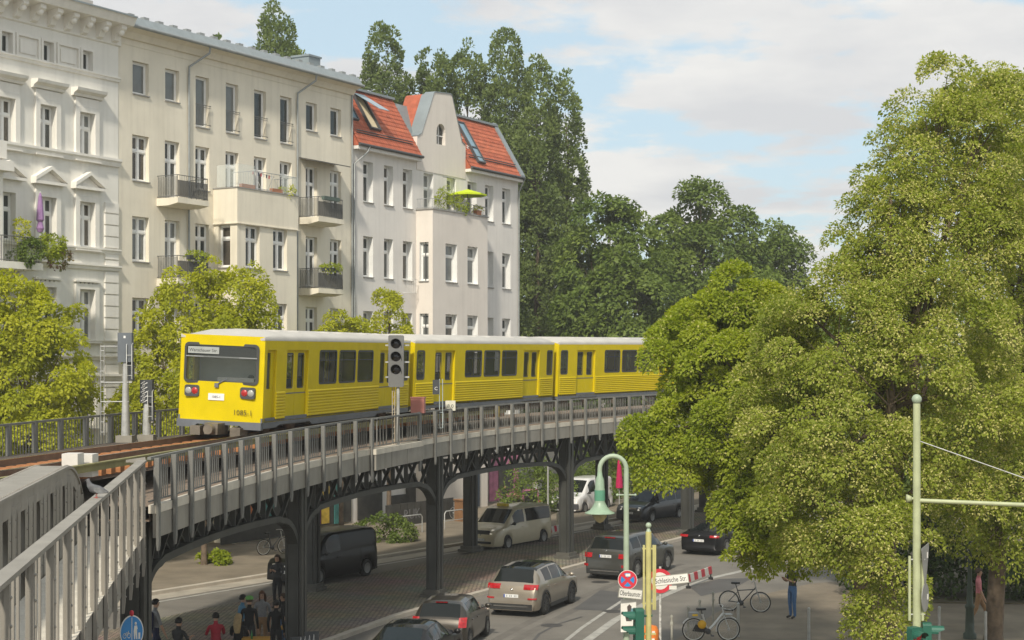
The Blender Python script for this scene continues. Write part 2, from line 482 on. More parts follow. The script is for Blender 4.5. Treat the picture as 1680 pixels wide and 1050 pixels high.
def railing(name, par, u0, u1, d0, z0, z1, m, n_bar=10, sides=True, dwall=0.0, mesh=None):
    """light metal balcony railing on three sides; d0 = front plane (negative = outwards)"""
    mb = MB()
    for z in (z1, z0+.06):
        mb.tube([(u0,dwall,z),(u0,d0,z),(u1,d0,z),(u1,dwall,z)] if sides else [(u0,d0,z),(u1,d0,z)], .018, 5)
    nb = max(2, n_bar)
    for i in range(nb+1):
        u = u0+(u1-u0)*i/nb; mb.tube([(u,d0,z0),(u,d0,z1)], .009 if i not in (0, nb) else .02, 4)
    if sides:
        ns = max(2, int(abs(d0-dwall)/.14))
        for uu in (u0, u1):
            for i in range(ns): 
                dd = d0+(dwall-d0)*(i+.5)/ns; mb.tube([(uu,dd,z0),(uu,dd,z1)], .008, 4)
    return mb.build(name, m, par)
def veil_mat(name, col, fill):
    """perforated sheet: opaque threads with gaps (fine mesh of a balcony screen)"""
    if name in MATS: return MATS[name]
    m = bpy.data.materials.new(name); m.use_nodes = True; t = m.node_tree
    b = t.nodes['Principled BSDF']; b.inputs['Base Color'].default_value = (*col, 1); b.inputs['Roughness'].default_value = .6
    b.inputs['Alpha'].default_value = fill
    MATS[name] = m; return m
M_SCREEN = veil_mat('balcony_mesh_screen', (.22,.215,.19), .62)
M_SCREEND = veil_mat('balcony_dark_screen', (.05,.05,.047), .86)
M_GLASSCLR = veil_mat('clear_glass_panel', (.75,.80,.76), .2)
M_RAILDK = mat('balcony_rail_dark', (.10,.10,.095), .5, var=.1)

# ---- middle house: cream plaster ----
b2 = newb('apartment_house', 'cream plastered five storey apartment house with hanging balconies, between two paler houses')
uL, uR = ux(194), ux(578)
Z5t, Z5b, Z5b2 = zy(217.5,99), zy(243,158), zy(343,211)
Z4t, Z4b = zy(216,220), zy(242,299)
Z3t, Z3b = zy(216,354), zy(241,430)
ST = Z4t-Z3t
Z2t, Z2b = Z3t-ST, Z3b-ST
Z1t, Z1b = Z2t-ST, Z2b-ST
ZE = zy(205,62)
cols5 = [(217.5,244),(271,294),(321,343),(370.5,391),(417,436.5),(459.6,478.4),(502,520),(542,559.5)]
cu = [(ux(a), ux(b)) for a, b in cols5]
ops = []; wins = []
for i, (a, b) in enumerate(cu):
    bot = Z5b2 if 2 <= i <= 5 else Z5b
    ops.append((a,b,bot,Z5t)); wins.append((a,b,bot,Z5t,'plain'))
    a4, b4 = a-.02, b+.02
    zb = Z4b if i in (0,2,5,7) else (Z4b-.55 if i in (1,6) else Z4b)
    ops.append((a4,b4,zb,Z4t)); wins.append((a4,b4,zb,Z4t,'cross'))
    for (zt, zb_) in ((Z3t,Z3b),(Z2t,Z2b),(Z1t,Z1b)):
        if 3 <= i <= 5: continue
        zz_ = zb_-.55 if i in (1,6) and zt == Z3t else zb_
        ops.append((a4,b4,zz_,zt)); wins.append((a4,b4,zz_,zt,'cross'))
# openings must share column edges per row only, so rows are walls of their own
def rows_wall(par, u0, u1, cuts, ops, m, dep, mrev=None, d=0.0, name='wall'):
    for k in range(len(cuts)-1):
        z0, z1 = cuts[k], cuts[k+1]
        wall(name, par, u0, u1, z0, z1, [o for o in ops if o[2] >= z0-1e-3 and o[3] <= z1+1e-3], m, d, dep, mrev)
cuts = [0, Z1t+.5, Z2t+.5, Z3t+.5, Z4t+.5, ZE+.25]
rows_wall(b2, uL, uR, cuts, ops, M_B2, .26)
for (a,b,c,e,st) in wins:
    gl = M_GLASS2 if (st == 'plain' and a < cu[3][1]) else None
    window(b2, a+.005, c, b-a-.01, e-c-.005, 0, st, .19, gl)
body = MB()
body.add([(uL,11,0),(uR,11,0),(uR,11,ZE+.2),(uL,11,ZE+.2)], [(1,0,3,2)])
body.add([(uL,.003,0),(uL,11,0),(uL,11,ZE+1.6),(uL,.003,ZE+.25)], [(0,3,2,1)])
body.add([(uR,.003,0),(uR,11,0),(uR,11,ZE+1.6),(uR,.003,ZE+.25)], [(0,1,2,3)])
body.build('side_wall', M_B2, b2)
# interior backing so that no daylight shines through
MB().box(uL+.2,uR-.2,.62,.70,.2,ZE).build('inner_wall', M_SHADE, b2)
ev = MB()
ev.prism([(-.12,-.42),(.0,-.42),(.0,.0),(-.62,.0),(-.62,-.06),(-.28,-.16)], lambda a,b:(uL+.02,a,ZE+.42+b), lambda a,b:(uR-.02,a,ZE+.42+b))
ev.build('cornice', M_B2, b2)
rf = MB()
zr = ZE+.44
rf.add([(uL,-.42,zr+.45),(uR,-.42,zr+.45),(uR,11,zr+3.6),(uL,11,zr+3.6)], [(0,1,2,3)])
rf.add([(uL,-.72,zr-.05),(uR,-.72,zr-.05),(uR,-.72,zr),(uL,-.72,zr)], [(0,1,2,3)])
roof2 = rf.build('roof', M_ZINC, b2)
gm = MB()
gm.tube([(uL,-.74,zr-.02),(uR,-.74,zr-.02)], .085, 8); gm.build('gutter', M_GUT, roof2)
gm = MB()
gm.add([(uL,-.70,zr+.02),(uR,-.70,zr+.02),(uR,-.42,zr+.46),(uL,-.42,zr+.46)], [(0,1,2,3)]); gm.build('eaves_flashing', mat('zinc_light',(.27,.305,.315),.45,.2,var=.1), roof2)
n = 19
for i in range(n):
    u = uL+.4+(uR-uL-.8)*i/(n-1); k = MB(); k.box(-.16,.16,-.12,.12,0,.13)
    k.build('snow_guard', M_GUT, roof2, (u, -.30, zr+.44))
k = MB(); k.box(-.5,.5,-.5,.6,0,1.0); k.box(-.56,.56,-.56,.66,1.0,1.1); k.build('chimney', M_ZINC, roof2, (uR-1.3, 2.0, zr+.5))
k = MB(); k.box(-.5,.5,-.4,.5,0,.75); k.build('chimney', mat('chimney_grey',(.45,.42,.38),.9), roof2, (uL-1.0, 1.4, zr+.35))
# string line under the eaves, downpipes
MB().box(uL,uR,-.025,0,ZE-.28,ZE-.22).build('string_course', M_B2, b2)
for xx, top in ((308,95),(486,140)):
    u = ux(xx)
    downpipe(b2, [(u+.75,-.70,zr-.08),(u+.75,-.66,zr-.35),(u,-.10,zr-1.05),(u,-.08,zr-1.5),(u,-.08,Z4b-1.4),(u,-.08,4.0)])
downpipe(b2, [(uR-.12,-.08,ZE),(uR-.12,-.08,3)])
# french-window guards on the top floor
for i in (2,3,4,5):
    a, b = cu[i]; mb = MB()
    for z in (Z5b2+.12, Z5b2+1.02): mb.tube([(a-.03,-.02,z),(a-.03,-.09,z),(b+.03,-.09,z),(b+.03,-.02,z)], .016, 5)
    mb.tube([(a-.03,-.09,Z5b2+.92),(b+.03,-.09,Z5b2+.92)], .012, 5)
    for k in range(9): u = a+(b-a)*(k+.5)/9; mb.tube([(u,-.09,Z5b2+.12),(u,-.09,Z5b2+1.02)], .008, 4)
    mb.build('window_guard', M_RAILDK, b2)
# bay
BD = -1.4; bu0, bu1 = ux(351), ux(487, BD)
zbt, zbl = zy(390,308,BD), zy(390,365,BD)
bops = []
for (xa, xb) in ((403,426),(448,471)):
    for (zt, zb_) in ((Z3t,Z3b),(Z2t,Z2b),(Z1t,Z1b)): bops.append((ux(xa,BD), ux(xb,BD), zb_, zt))
bay = empty('bay'); bay.parent = b2
rows_wall(bay, bu0, bu1, [0, Z1t+.4, Z2t+.4, zbl], bops, M_B2, .26, d=BD, name='bay_wall')
sops = [(BD+.42, BD+1.12, zb_, zt) for (zt, zb_) in ((Z3t,Z3b),(Z2t,Z2b),(Z1t,Z1b))]
wall('bay_wall', bay, BD, 0, 0, zbl, sops, M_B2, dep=.22, left=bu0, side='left')
k = MB(); k.add([(bu1,BD,0),(bu1,0,0),(bu1,0,zbl),(bu1,BD,zbl)], [(0,1,2,3)]); k.build('bay_wall', M_B2, bay)
k = MB(); k.box(bu0-.05,bu1+.05,BD-.05,-.004,zbl,zbt); k.build('parapet', M_B2, bay)
k = MB(); k.box(bu0-.10,bu1+.10,BD-.10,-.008,zbl-.05,zbl-.002); k.build('ledge', M_B2, bay)
k = MB(); k.box(bu0-.09,bu1+.09,BD-.09,.0,zbt+.002,zbt+.05); k.build('coping', M_SILL, bay)
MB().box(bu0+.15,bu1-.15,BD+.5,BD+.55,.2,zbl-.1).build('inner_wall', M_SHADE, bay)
for (a,b,c,e) in bops: window(bay, a+.005, c, b-a-.01, e-c-.005, BD, 'cross', .19)
for (a,b,c,e) in sops: window(bay, a+.005, c, b-a-.01, e-c-.005, 0, 'tee', .16, M_GLASS3, side=True, left=bu0)
# terrace on the bay: glass screens, wire rail, clothes rail
k = MB(); k.box(bu0-.02,bu0+.0,BD,BD+1.2,zbt+.08,zbt+1.1); k.build('glass_screen', M_GLASSCLR, bay)
k = MB(); k.box(bu0+.02,bu0+1.25,BD-.02,BD,zbt+.08,zbt+1.15); k.build('glass_screen', M_GLASSCLR, bay)
k = MB(); k.box(bu1-1.2,bu1,BD-.02,BD,zbt+.08,zbt+.95); k.build('glass_screen', M_GLASSCLR, bay)
railing('terrace_rail', bay, bu0+1.3, bu1-.02, BD+.03, zbt+.05, zbt+.92, M_GREYMETAL, 5, True)

def balcony(par, u0, u1, zs, depth, left_screen=True):
    b = empty('balcony'); b.parent = par
    k = MB(); k.prism([(0,-.34),(-depth*.55,-.34),(-depth,-.24),(-depth,0),(0,0)], lambda a,c:(u0,a,zs+c), lambda a,c:(u1,a,zs+c)); k.build('slab', M_B2, b)
    railing('balcony_rail', b, u0+.04, u1-.04, -depth+.05, zs, zs+1.0, M_RAILDK, 14)
    k = MB(); k.add([(u0+.05,-.02,zs+.05),(u0+.05,-depth+.06,zs+.05),(u0+.05,-depth+.06,zs+.95),(u0+.05,-.02,zs+.95)], [(0,1,2,3)]); k.build('side_screen', M_SCREEN, b)
    k = MB(); k.add([(u0+.05,-depth+.06,zs+.05),(u1-.05,-depth+.06,zs+.05),(u1-.05,-depth+.06,zs+.78),(u0+.05,-depth+.06,zs+.78)], [(0,1,2,3)]); k.build('front_screen', M_SCREEND, b)
    return b
BALD = 1.25
for (xa, xb, ys) in ((257,343,323),(490,564,355)):
    u0 = ux(xa); u1 = ux(xb, -BALD)
    zs = zy(xa+34, ys, -BALD)
    for q in range(2): balcony(b2, u0, u1, zs-q*ST, BALD)
# awning over the upper right balcony
aw = MB(); ua = ux(491); ub = ux(540)
aw.prism([(0,0),(-1.0,-.22),(-1.0,-.27),(0,-.06)], lambda a,c:(ua,a,Z4t+.38+c), lambda a,c:(ub+.5,a,Z4t+.38+c)); aw.build('awning', mat('awning_fabric',(.10,.095,.085),.8), b2)

# ---- left house: white stucco with ornament ----
b1 = newb('apartment_house', 'white stucco apartment house with bracketed cornice and window pediments')
v0, v1 = ux(-330), ux(193.5)
pA = (ux(63), ux(88)); pB = (ux(128), ux(153)); sp = pB[0]-pA[0]; ww = pB[1]-pB[0]
colsB = [pB[0]-sp*i for i in range(0, 7)]
Y4t, Y4b = zy(128,183), zy(153,262); Y3t, Y3b = zy(128,330), zy(153,407); Y2t, Y2b = zy(127,474), zy(152,557)
Y1t, Y1b = Y2t-ST*1.02, Y2b-ST*1.02
Yat, Yab = zy(134,82), zy(150,118); aw_ = ux(150)-ux(134)
ZC = zy(190,44)
o1 = []; 
for i, u in enumerate(colsB):
    ua_ = u + (ux(134)-ux(128))
    o1.append((ua_, ua_+aw_, Yab, Yat))
    for (t_, b_) in ((Y4t,Y4b),(Y3t,Y3b),(Y2t,Y2b),(Y1t,Y1b)): o1.append((u, u+ww, b_, t_))
rows_wall(b1, v0, v1, [0, Y1t+.5, Y2t+.5, Y3t+.5, Y4t+.6, ZC+.1], o1, M_B1, .26, d=-.02)
for (a,b,c,e) in o1:
    window(b1, a+.005, c, b-a-.01, e-c-.005, -.02, 'plain' if e == Yat else 'cross', .19, sill=False)
bk = MB()
bk.add([(v0,12,0),(v1,12,0),(v1,12,ZC+1),(v0,12,ZC+1)], [(1,0,3,2)])
bk.add([(v1,-.018,0),(v1,12,0),(v1,12,ZC+2.0),(v1,-.018,ZC+.3)], [(0,1,2,3)])
bk.add([(v0,-.018,0),(v0,12,0),(v0,12,ZC+2.0),(v0,-.018,ZC+.3)], [(0,3,2,1)])
bk.build('side_wall', M_B1, b1)
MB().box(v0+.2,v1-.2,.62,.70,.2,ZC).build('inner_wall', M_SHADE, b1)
k = MB(); k.prism([(-.02,-1.2),(-.10,-1.15),(-.10,-.45),(-.85,-.38),(-.95,-.18),(-1.05,.0),(-.02,.02)], lambda a,c:(v0,a,ZC+.35+c), lambda a,c:(v1+.1,a,ZC+.35+c)); cor = k.build('cornice', M_B1T, b1)
brk = MB(); brk.prism([(0,0),(-.62,0),(-.62,-.16),(-.45,-.30),(-.30,-.34),(-.18,-.62),(0,-.7)], lambda a,c:(-.15,a,c), lambda a,c:(.15,a,c))
brk.ball((0,-.42,-.30), .15, seg=8, rings=5); bm_ = brk.mesh('cornice_bracket', M_B1T)
i = 0; u = v1-.35
while u > v0+.3:
    link('cornice_bracket', bm_, b1, (u, -.10, ZC-.05)); u -= .92
k = MB(); k.add([(v0,-1.08,ZC+.37),(v1+.1,-1.08,ZC+.37),(v1+.1,12,ZC+3.4),(v0,12,ZC+3.4)], [(0,1,2,3)])
k.add([(v0,-1.08,ZC+.30),(v1+.1,-1.08,ZC+.30),(v1+.1,-1.08,ZC+.37),(v0,-1.08,ZC+.37)], [(0,1,2,3)]); r1 = k.build('roof', M_ZINC, b1)
# mouldings
def band(zc, h, pr, nm='string_course'):
    k = MB(); k.prism([(0,-h/2),(-pr*.5,-h/2),(-pr*.7,0),(-pr,h*.2),(-pr,h/2),(0,h/2)], lambda a,c:(v0,a-.02,zc+c), lambda a,c:(v1+.03,a-.02,zc+c)); k.build(nm, M_B1T, b1)
band(zy(190,131), .20, .14); band(zy(190,268), .34, .22); band(zy(190,414), .22, .18); band(zy(190,441), .22, .20); band(zy(190,562), .20, .18); band(zy(190,587), .2, .18)
band(zy(190,131)-ST*3.6, .3, .2)
for u in colsB:
    ua_ = u + (ux(134)-ux(128))
    # framed panel between the attic windows
    pc = ua_ - sp/2 + aw_/2; pw = sp*.29
    if pc-pw > v0: 
        pn = MB()
        for (x0,x1,z0,z1) in ((pc-pw,pc+pw,Yat-.02,Yat+.07),(pc-pw,pc+pw,Yab-.10,Yab-.0),(pc-pw,pc-pw+.1,Yab,Yat-.02),(pc+pw-.1,pc+pw,Yab,Yat-.02)): pn.box(x0,x1,-.11,-.021,z0,z1)
        pn.box(pc-pw+.22,pc+pw-.22,-.07,-.021,Yab+.14,Yat-.16); pn.build('relief_panel', M_B1T, b1)
    fr = MB(); fr.box(ua_-.12,ua_,-.09,-.021,Yab-.05,Yat+.1); fr.box(ua_+aw_,ua_+aw_+.12,-.09,-.021,Yab-.05,Yat+.1); fr.box(ua_,ua_+aw_,-.09,-.021,Yat,Yat+.1); fr.build('window_surround', M_B1T, b1)
    for (t_, b_, kind) in ((Y4t,Y4b,'hood'),(Y3t,Y3b,'ped'),(Y2t,Y2b,'flat'),(Y1t,Y1b,'flat')):
        a, b = u, u+ww; k = MB()
        k.box(a-.24,a,-.13,-.021,b_-.1,t_+.22); k.box(b,b+.24,-.13,-.021,b_-.1,t_+.22); k.box(a,b,-.13,-.021,t_,t_+.22)
        k.box(a-.30,b+.30,-.22,-.022,b_-.16,b_-.101)
        sr = k.build('window_surround', M_B1T, b1)
        k = MB()
        if kind == 'hood':
            k.prism([(0,0),(-.14,.02),(-.18,.12),(-.38,.22),(-.42,.34),(0,.36)], lambda q,c:(a-.42,q-.022,t_+.62+c), lambda q,c:(b+.42,q-.022,t_+.62+c))
            k.box(a-.22,b+.22,-.10,-.021,t_+.23,t_+.60)
        elif kind == 'ped':
            mid = (a+b)/2; zb = t_+.50
            k.box(a-.42,b+.42,-.32,-.022,zb,zb+.12)
            for s_ in (-1,1):
                e0 = (mid+s_*((b-a)/2+.42), zb+.12); e1 = (mid, zb+.62)
                k.add([(e0[0],-.34,e0[1]),(e1[0],-.34,e1[1]),(e1[0],-.34,e1[1]+.15),(e0[0],-.34,e0[1]+.15),(e0[0],-.021,e0[1]),(e1[0],-.021,e1[1]),(e1[0],-.021,e1[1]+.15),(e0[0],-.021,e0[1]+.15)],
                      [(0,1,2,3),(3,2,6,7),(0,4,5,1),(0,3,7,4)])
            k.add([(a-.40,-.08,zb+.12),(b+.40,-.08,zb+.12),(mid,-.08,zb+.6)], [(0,1,2)])
            k.box(a-.2,b+.2,-.09,-.021,t_+.23,zb-.002)
        else:
            k.box(a-.30,b+.30,-.20,-.022,t_+.30,t_+.38)
            for q in range(5): k.box(a-.15+q*(ww+.3)/5, a-.15+q*(ww+.3)/5+.14, -.11,-.021,t_+.225,t_+.295)
        k.build('window_hood', M_B1T, sr)
# corner pilaster blocks
zq = 1.0
while zq < Y4t-3.9:
    k = MB(); k.box(v1-.85,v1-.05,-.10,-.021,zq,zq+.44); k.build('quoin', M_B1T, b1); zq += .5
# loggia column and the planted balcony at the left edge
lg = empty('balcony'); lg.parent = b1
lu0, lu1 = ux(-60), ux(68,-1.2); lz = zy(60,432,-1.2)
k = MB(); k.box(lu0,lu1,-1.3,-.03,lz-.28,lz); k.build('slab', M_B1T, lg)
k = MB(); k.box(ux(2,-.9)-.9,ux(2,-.9)+.0,-1.0,-.03,lz-.3,zy(10,232,-1)); k.build('pier', M_B1T, lg)
k = MB(); k.box(ux(2,-1.0)-1.2,ux(2,-1)+.35,-1.35,-.03,zy(10,282,-1)+.0,zy(10,270,-1)+.10); k.build('pier_capital', M_B1T, lg)
k = MB(); k.box(ux(2,-1.0)-1.2,ux(2,-1)+.1,-1.2,-.03,zy(10,268,-1)+.15,zy(10,236,-1)+.05); k.build('parapet', M_B1T, lg)
railing('balcony_rail', lg, ux(2,-1.2), lu1-.05, -1.22, lz, lz+1.0, M_RAILDK, 16)

# ---- right house: pale plaster, red tiled roof ----
b3 = newb('corner_house', 'pale plastered house with red tiled roof and curved gable')
w0, w1 = ux(578), ux(850)
ZB3 = zy(590,243)
c3 = [(596,612),(630,645),(661,676.5),(695,711),(733,748),(767,782),(796,809.5),(824,837.5)]
cu3 = [(ux(a), ux(b)) for a, b in c3]
T4, B4 = zy(596,264), zy(612,333); T3, B3_ = zy(596,387), zy(612,455); T2 = T3-(T4-T3); B2_ = T2-(T3-B3_); T1 = T2-(T4-T3); B1_ = T1-(T3-B3_)
BD3 = -1.1; q0, q1 = ux(683), ux(800, BD3)
o3 = []
for i, (a, b) in enumerate(cu3):
    o3.append((a,b,B4 if i not in (3,4,5) else B4-.35,T4))
    if i not in (3,4,5):
        for (t_, b_) in ((T3,B3_),(T2,B2_),(T1,B1_)): o3.append((a,b,b_,t_))
rows_wall(b3, w0, w1, [0, T1+.4, T2+.4, T3+.4, ZB3], o3, M_B3, .42, mrev=M_WHITE)
for (a,b,c,e) in o3: window(b3, a+.005, c, b-a-.01, e-c-.005, 0, 'tee', .33)
k = MB()
k.add([(w1,.003,0),(w1,12,0),(w1,12,ZB3),(w1,.003,ZB3)], [(0,1,2,3)])
k.add([(w1,.003,ZB3),(w1,12,ZB3),(w1,9,ZB3+3.6),(w1,1.6,ZB3+3.2)], [(0,1,2,3)])
k.add([(w0,12,0),(w1,12,0),(w1,12,ZB3),(w0,12,ZB3)], [(1,0,3,2)])
k.add([(w0,.003,0),(w0,12,0),(w0,12,ZB3),(w0,.003,ZB3)], [(0,3,2,1)])
k.build('side_wall', M_B3, b3)
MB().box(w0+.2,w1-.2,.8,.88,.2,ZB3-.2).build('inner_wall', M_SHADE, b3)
z3t = zy(716,344,BD3)
bay = empty('bay'); bay.parent = b3
bo = []
for (xa, xb) in ((731,750),(767,784)):
    for (t_, b_) in ((T3,B3_),(T2,B2_),(T1,B1_)): bo.append((ux(xa,BD3), ux(xb,BD3), b_, t_))
rows_wall(bay, q0, q1, [0, T1+.4, T2+.4, z3t], bo, M_B3B, .36, mrev=M_WHITE, d=BD3, name='bay_wall')
for (a,b,c,e) in bo: window(bay, a+.005, c, b-a-.01, e-c-.005, BD3, 'tee', .27)
so3 = [(BD3+.28, BD3+.88, b_, t_) for (t_, b_) in ((T3,B3_),(T2,B2_),(T1,B1_))]
wall('bay_wall', bay, BD3, 0, 0, z3t, so3, M_B3B, dep=.25, mrev=M_WHITE, left=q0, side='left')
for (a,b,c,e) in so3: window(bay, a+.005, c, b-a-.01, e-c-.005, 0, 'tee', .18, side=True, left=q0)
k = MB(); k.add([(q1,BD3,0),(q1,0,0),(q1,0,z3t),(q1,BD3,z3t)], [(0,1,2,3)]); k.add([(q0,BD3,z3t-.02),(q1,BD3,z3t-.02),(q1,0,z3t-.02),(q0,0,z3t-.02)], [(0,1,2,3)]); k.build('bay_wall', M_B3B, bay)
k = MB(); k.box(q0-.07,q1+.07,BD3-.07,-.002,z3t+.002,z3t+.07); k.build('coping', M_SILL, bay)
railing('terrace_rail', bay, q0+.05, q1-.05, BD3+.05, z3t+.07, z3t+.62, M_GREYMETAL, 12)
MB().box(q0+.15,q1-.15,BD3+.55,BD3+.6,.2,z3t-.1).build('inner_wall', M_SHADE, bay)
# gable
gb = empty('gable'); gb.parent = b3
ga, gz = ux(683), zy(683,250)
def gp(x, y): return (ux(x), zy(x,y))
gpoly = [(ga,ZB3-.55),(ux(763),ZB3-.55),gp(763,239),gp(757,234),gp(740.5,157),gp(738,154.5),gp(713,151.5),gp(710.5,153.5),gp(690.5,219),gp(683.5,224)]
# opening for the arched window
aw0, aw1 = ux(715.5), ux(730); awb = zy(716,236); awt = zy(722,203)
cxm, rr = (aw0+aw1)/2, (aw1-aw0)/2
arch = [(aw0,awb),(aw1,awb)] + [(cxm+rr*math.cos(math.pi*i/8), awt-rr+rr*math.sin(math.pi*i/8)) for i in range(9)]
bmx = bmesh.new()
def ring(pl, y): return [bmx.verts.new((p[0], y, p[1])) for p in pl]
of, ob_, af, ab = ring(gpoly,-.035), ring(gpoly,.35), ring(arch,-.035), ring(arch,.30)
def loop_edges(vs): return [bmx.edges.new((vs[i], vs[(i+1) % len(vs)])) for i in range(len(vs))]
bmesh.ops.triangle_fill(bmx, use_beauty=True, use_dissolve=False, edges=loop_edges(of)+loop_edges(af))
for (A_, B_) in ((of, ob_), (af, ab)):
    for i in range(len(A_)):
        j = (i+1) % len(A_); bmx.faces.new((A_[i], A_[j], B_[j], B_[i]))
bmx.faces.new(ob_[::-1])
bmesh.ops.recalc_face_normals(bmx, faces=bmx.faces)
me = bpy.data.meshes.new('gable_wall'); bmx.to_mesh(me); bmx.free(); me.materials.append(M_B3B)
link('gable_wall', me, gb)
k = MB(); k.prism(arch, lambda a,c:(a,.20,c), lambda a,c:(a,.26,c)); k.build('arched_window', M_GLASS, gb)
k = MB(); k.box(cxm-.03,cxm+.03,.15,.199,awb,awt); k.box(aw0,aw1,.15,.199,awb+.5,awb+.56); k.build('window_bar', M_FRAMEW, gb)
k = MB()
zpts = gpoly[2:]
for i in range(len(zpts)-1):
    a, b = zpts[i], zpts[i+1]
    k.add([(a[0],-.07,a[1]),(b[0],-.07,b[1]),(b[0],.6,b[1]+.02),(a[0],.6,a[1]+.02),(a[0],-.07,a[1]+.05),(b[0],-.07,b[1]+.05),(b[0],.6,b[1]+.07),(a[0],.6,a[1]+.07)], [(4,5,6,7),(0,4,5,1),(7,6,2,3)])
k.build('gable_flashing', M_ZINC, gb)
# gable saddle running back into the roof: zinc edge, then tiles
M_TILE = mat('roof_tile_red', (.38,.095,.045), .8, var=.32, scale=2.2, bump=.2, detail=8)
n = len(zpts)
for (ya, yb, nm, m_) in ((.36,.80,'gable_cheek',M_ZINC),(.80,1.9,'gable_saddle',M_TILE)):
    k = MB(); k.add([(p[0], ya, p[1]-.03) for p in zpts]+[(p[0], yb, p[1]-.03) for p in zpts], [(i, i+1, n+i+1, n+i) for i in range(n-1)]); k.build(nm, m_, gb)
# roof: courses of tiles, each a real lapped strip
M_TILE = mat('roof_tile_red', (.38,.095,.045), .8, var=.32, scale=2.2, bump=.2, detail=8)
M_TILE2 = mat('roof_tile_orange', (.44,.12,.058), .8, var=.3, scale=2.6, bump=.2, detail=8)
roof3 = empty('roof'); roof3.parent = b3
yr, zr3 = 1.60, 3.30          # slope run and rise
NC = 13
def roof_pt(s, w=0.0): return (-.42 + (yr+.42)*s, ZB3+.12 + zr3*s + w)
for (sa, sb) in ((w0+.05, ux(683)+.02), (ux(763), w1-.30)):
    for i in range(NC):
        s0, s1 = i/NC, (i+1.12)/NC
        y0_, z0_ = roof_pt(s0, .075); y1_, z1_ = roof_pt(s1, .02)
        c = MB(); nt_ = max(3, int((sb-sa)/.24)); step = (sb-sa)/nt_
        for t_ in range(nt_):
            a = sa+t_*step; w_ = .02*((t_+i) % 2)+rnd.uniform(-.006,.006)
            for (xa, xb, h0, h1) in ((a,a+step*.5,0,.028),(a+step*.5,a+step,.028,0)):
                c.add([(xa,y0_,z0_+h0+w_*.3),(xb,y0_,z0_+h1+w_*.3),(xb,y1_,z1_+h1),(xa,y1_,z1_+h0)], [(0,1,2,3)])
            c.add([(a,y0_,z0_-.07),(a+step,y0_,z0_-.07),(a+step,y0_,z0_+.02),(a,y0_,z0_+.02)], [(0,1,2,3)])
        co = c.build('tile_course', rnd.choice([M_TILE, M_TILE, M_TILE2]), roof3); co['kind'] = 'stuff'
k = MB()
k.add([(w0,.40,ZB3+1.30),(w1,.40,ZB3+1.30),(w1,yr,ZB3+.05+zr3),(w0,yr,ZB3+.05+zr3)], [(0,1,2,3)])
k.add([(w0,yr,ZB3+.05+zr3),(w1,yr,ZB3+.05+zr3),(w1,9,ZB3+.05+zr3+.4),(w0,9,ZB3+.05+zr3+.4)], [(0,1,2,3)])
k.add([(w0,9,ZB3+.45+zr3),(w1,9,ZB3+.45+zr3),(w1,12.3,ZB3),(w0,12.3,ZB3)], [(0,1,2,3)])
k.build('roof_deck', M_ZINC, roof3)
for (a, b) in ((w0, ux(683)), (ux(763), w1)):
    k = MB(); k.prism([(-.40,ZB3+.06),(.42,ZB3+.06),(.42,ZB3+1.42),(-.40,ZB3+.10)], lambda p,q:(a+.012,p,q), lambda p,q:(b-.012,p,q)); k.build('eaves_fill', M_TILE, roof3)
    y_, z_ = roof_pt(1, .12); k = MB(); k.box(a,b,y_-.15,y_+.25,z_-.05,z_+.08); k.build('ridge_flashing', M_ZINC, roof3)
    k = MB(); k.tube([(a,-.47,ZB3+.12),(b,-.47,ZB3+.12)], .085, 8); k.build('gutter', M_SHADE, roof3)
    k = MB(); k.box(a,b,-.40,0,ZB3-.12,ZB3+.05); k.build('cornice', M_B3, roof3)
    ya, za = roof_pt(.17, .26); k = MB(); k.tube([(a+.3,ya,za),(b-.5,ya,za)], .03, 5); k.tube([(a+.3,ya,za-.12),(b-.5,ya,za-.12)], .03, 5); k.build('snow_rail', M_SHADE, roof3)
# right verge: stepped zinc flashing
k = MB(); y_, z_ = roof_pt(-.02, .02); y2, z2 = roof_pt(1.02, .02)
k.add([(w1-.34,y_,z_),(w1+.08,y_,z_),(w1+.08,y2,z2),(w1-.34,y2,z2),(w1-.34,y_,z_+.22),(w1+.08,y_,z_+.22),(w1+.08,y2,z2+.22),(w1-.34,y2,z2+.22)], [(4,5,6,7),(0,1,5,4),(0,4,7,3),(1,2,6,5),(2,3,7,6)]); k.build('verge_flashing', M_ZINC, roof3)
def skylight(u, s0, s1, w, tilt=0.0, two=False):
    y0_, z0_ = roof_pt(s0); y1_, z1_ = roof_pt(s1); L = math.hypot(y1_-y0_, z1_-z0_)
    ang = math.atan2(z1_-z0_, y1_-y0_)
    o = empty('skylight'); o.parent = roof3; o.location = (u, y0_, z0_+.06); o.rotation_euler = (ang, 0, 0)
    k = MB(); t = .09
    for (a,b,c,d) in ((0,w,0,t),(0,w,L-t,L),(0,t,t,L-t),(w-t,w,t,L-t)): k.box(a,b,c,d,0,.16)
    if two: k.box(t,w-t,L*.36,L*.36+t,0,.15)
    k.build('frame', M_SHADE, o)
    k = MB()
    if tilt:
        ct, st_ = math.cos(tilt), math.sin(tilt)
        k.prism([(0,0),(-L*.98*ct,-L*.98*st_*0),(-L*.98*ct,.03),(0,.03)], lambda a,c:(t*.5,a,c), lambda a,c:(w-t*.5,a,c))
        g = k.build('pane', mat('skylight_glass',(.20,.30,.36),.05,var=.1,spec=1), o, (0, L, .16)); g.rotation_euler = (-tilt, 0, 0)
        k = MB(); k.box(t,w-t,t,L-t,.0,.03); k.build('inner_blind', mat('blind_cream',(.62,.52,.34),.8), o)
    else:
        k.box(t,w-t,t,L-t,.06,.10); k.build('pane', mat('skylight_glass',(.20,.30,.36),.05,var=.1,spec=1), o)
    return o
skylight(ux(579)+.05, .40, .92, .95)
skylight(ux(611), .30, .90, 1.0, tilt=R(28))
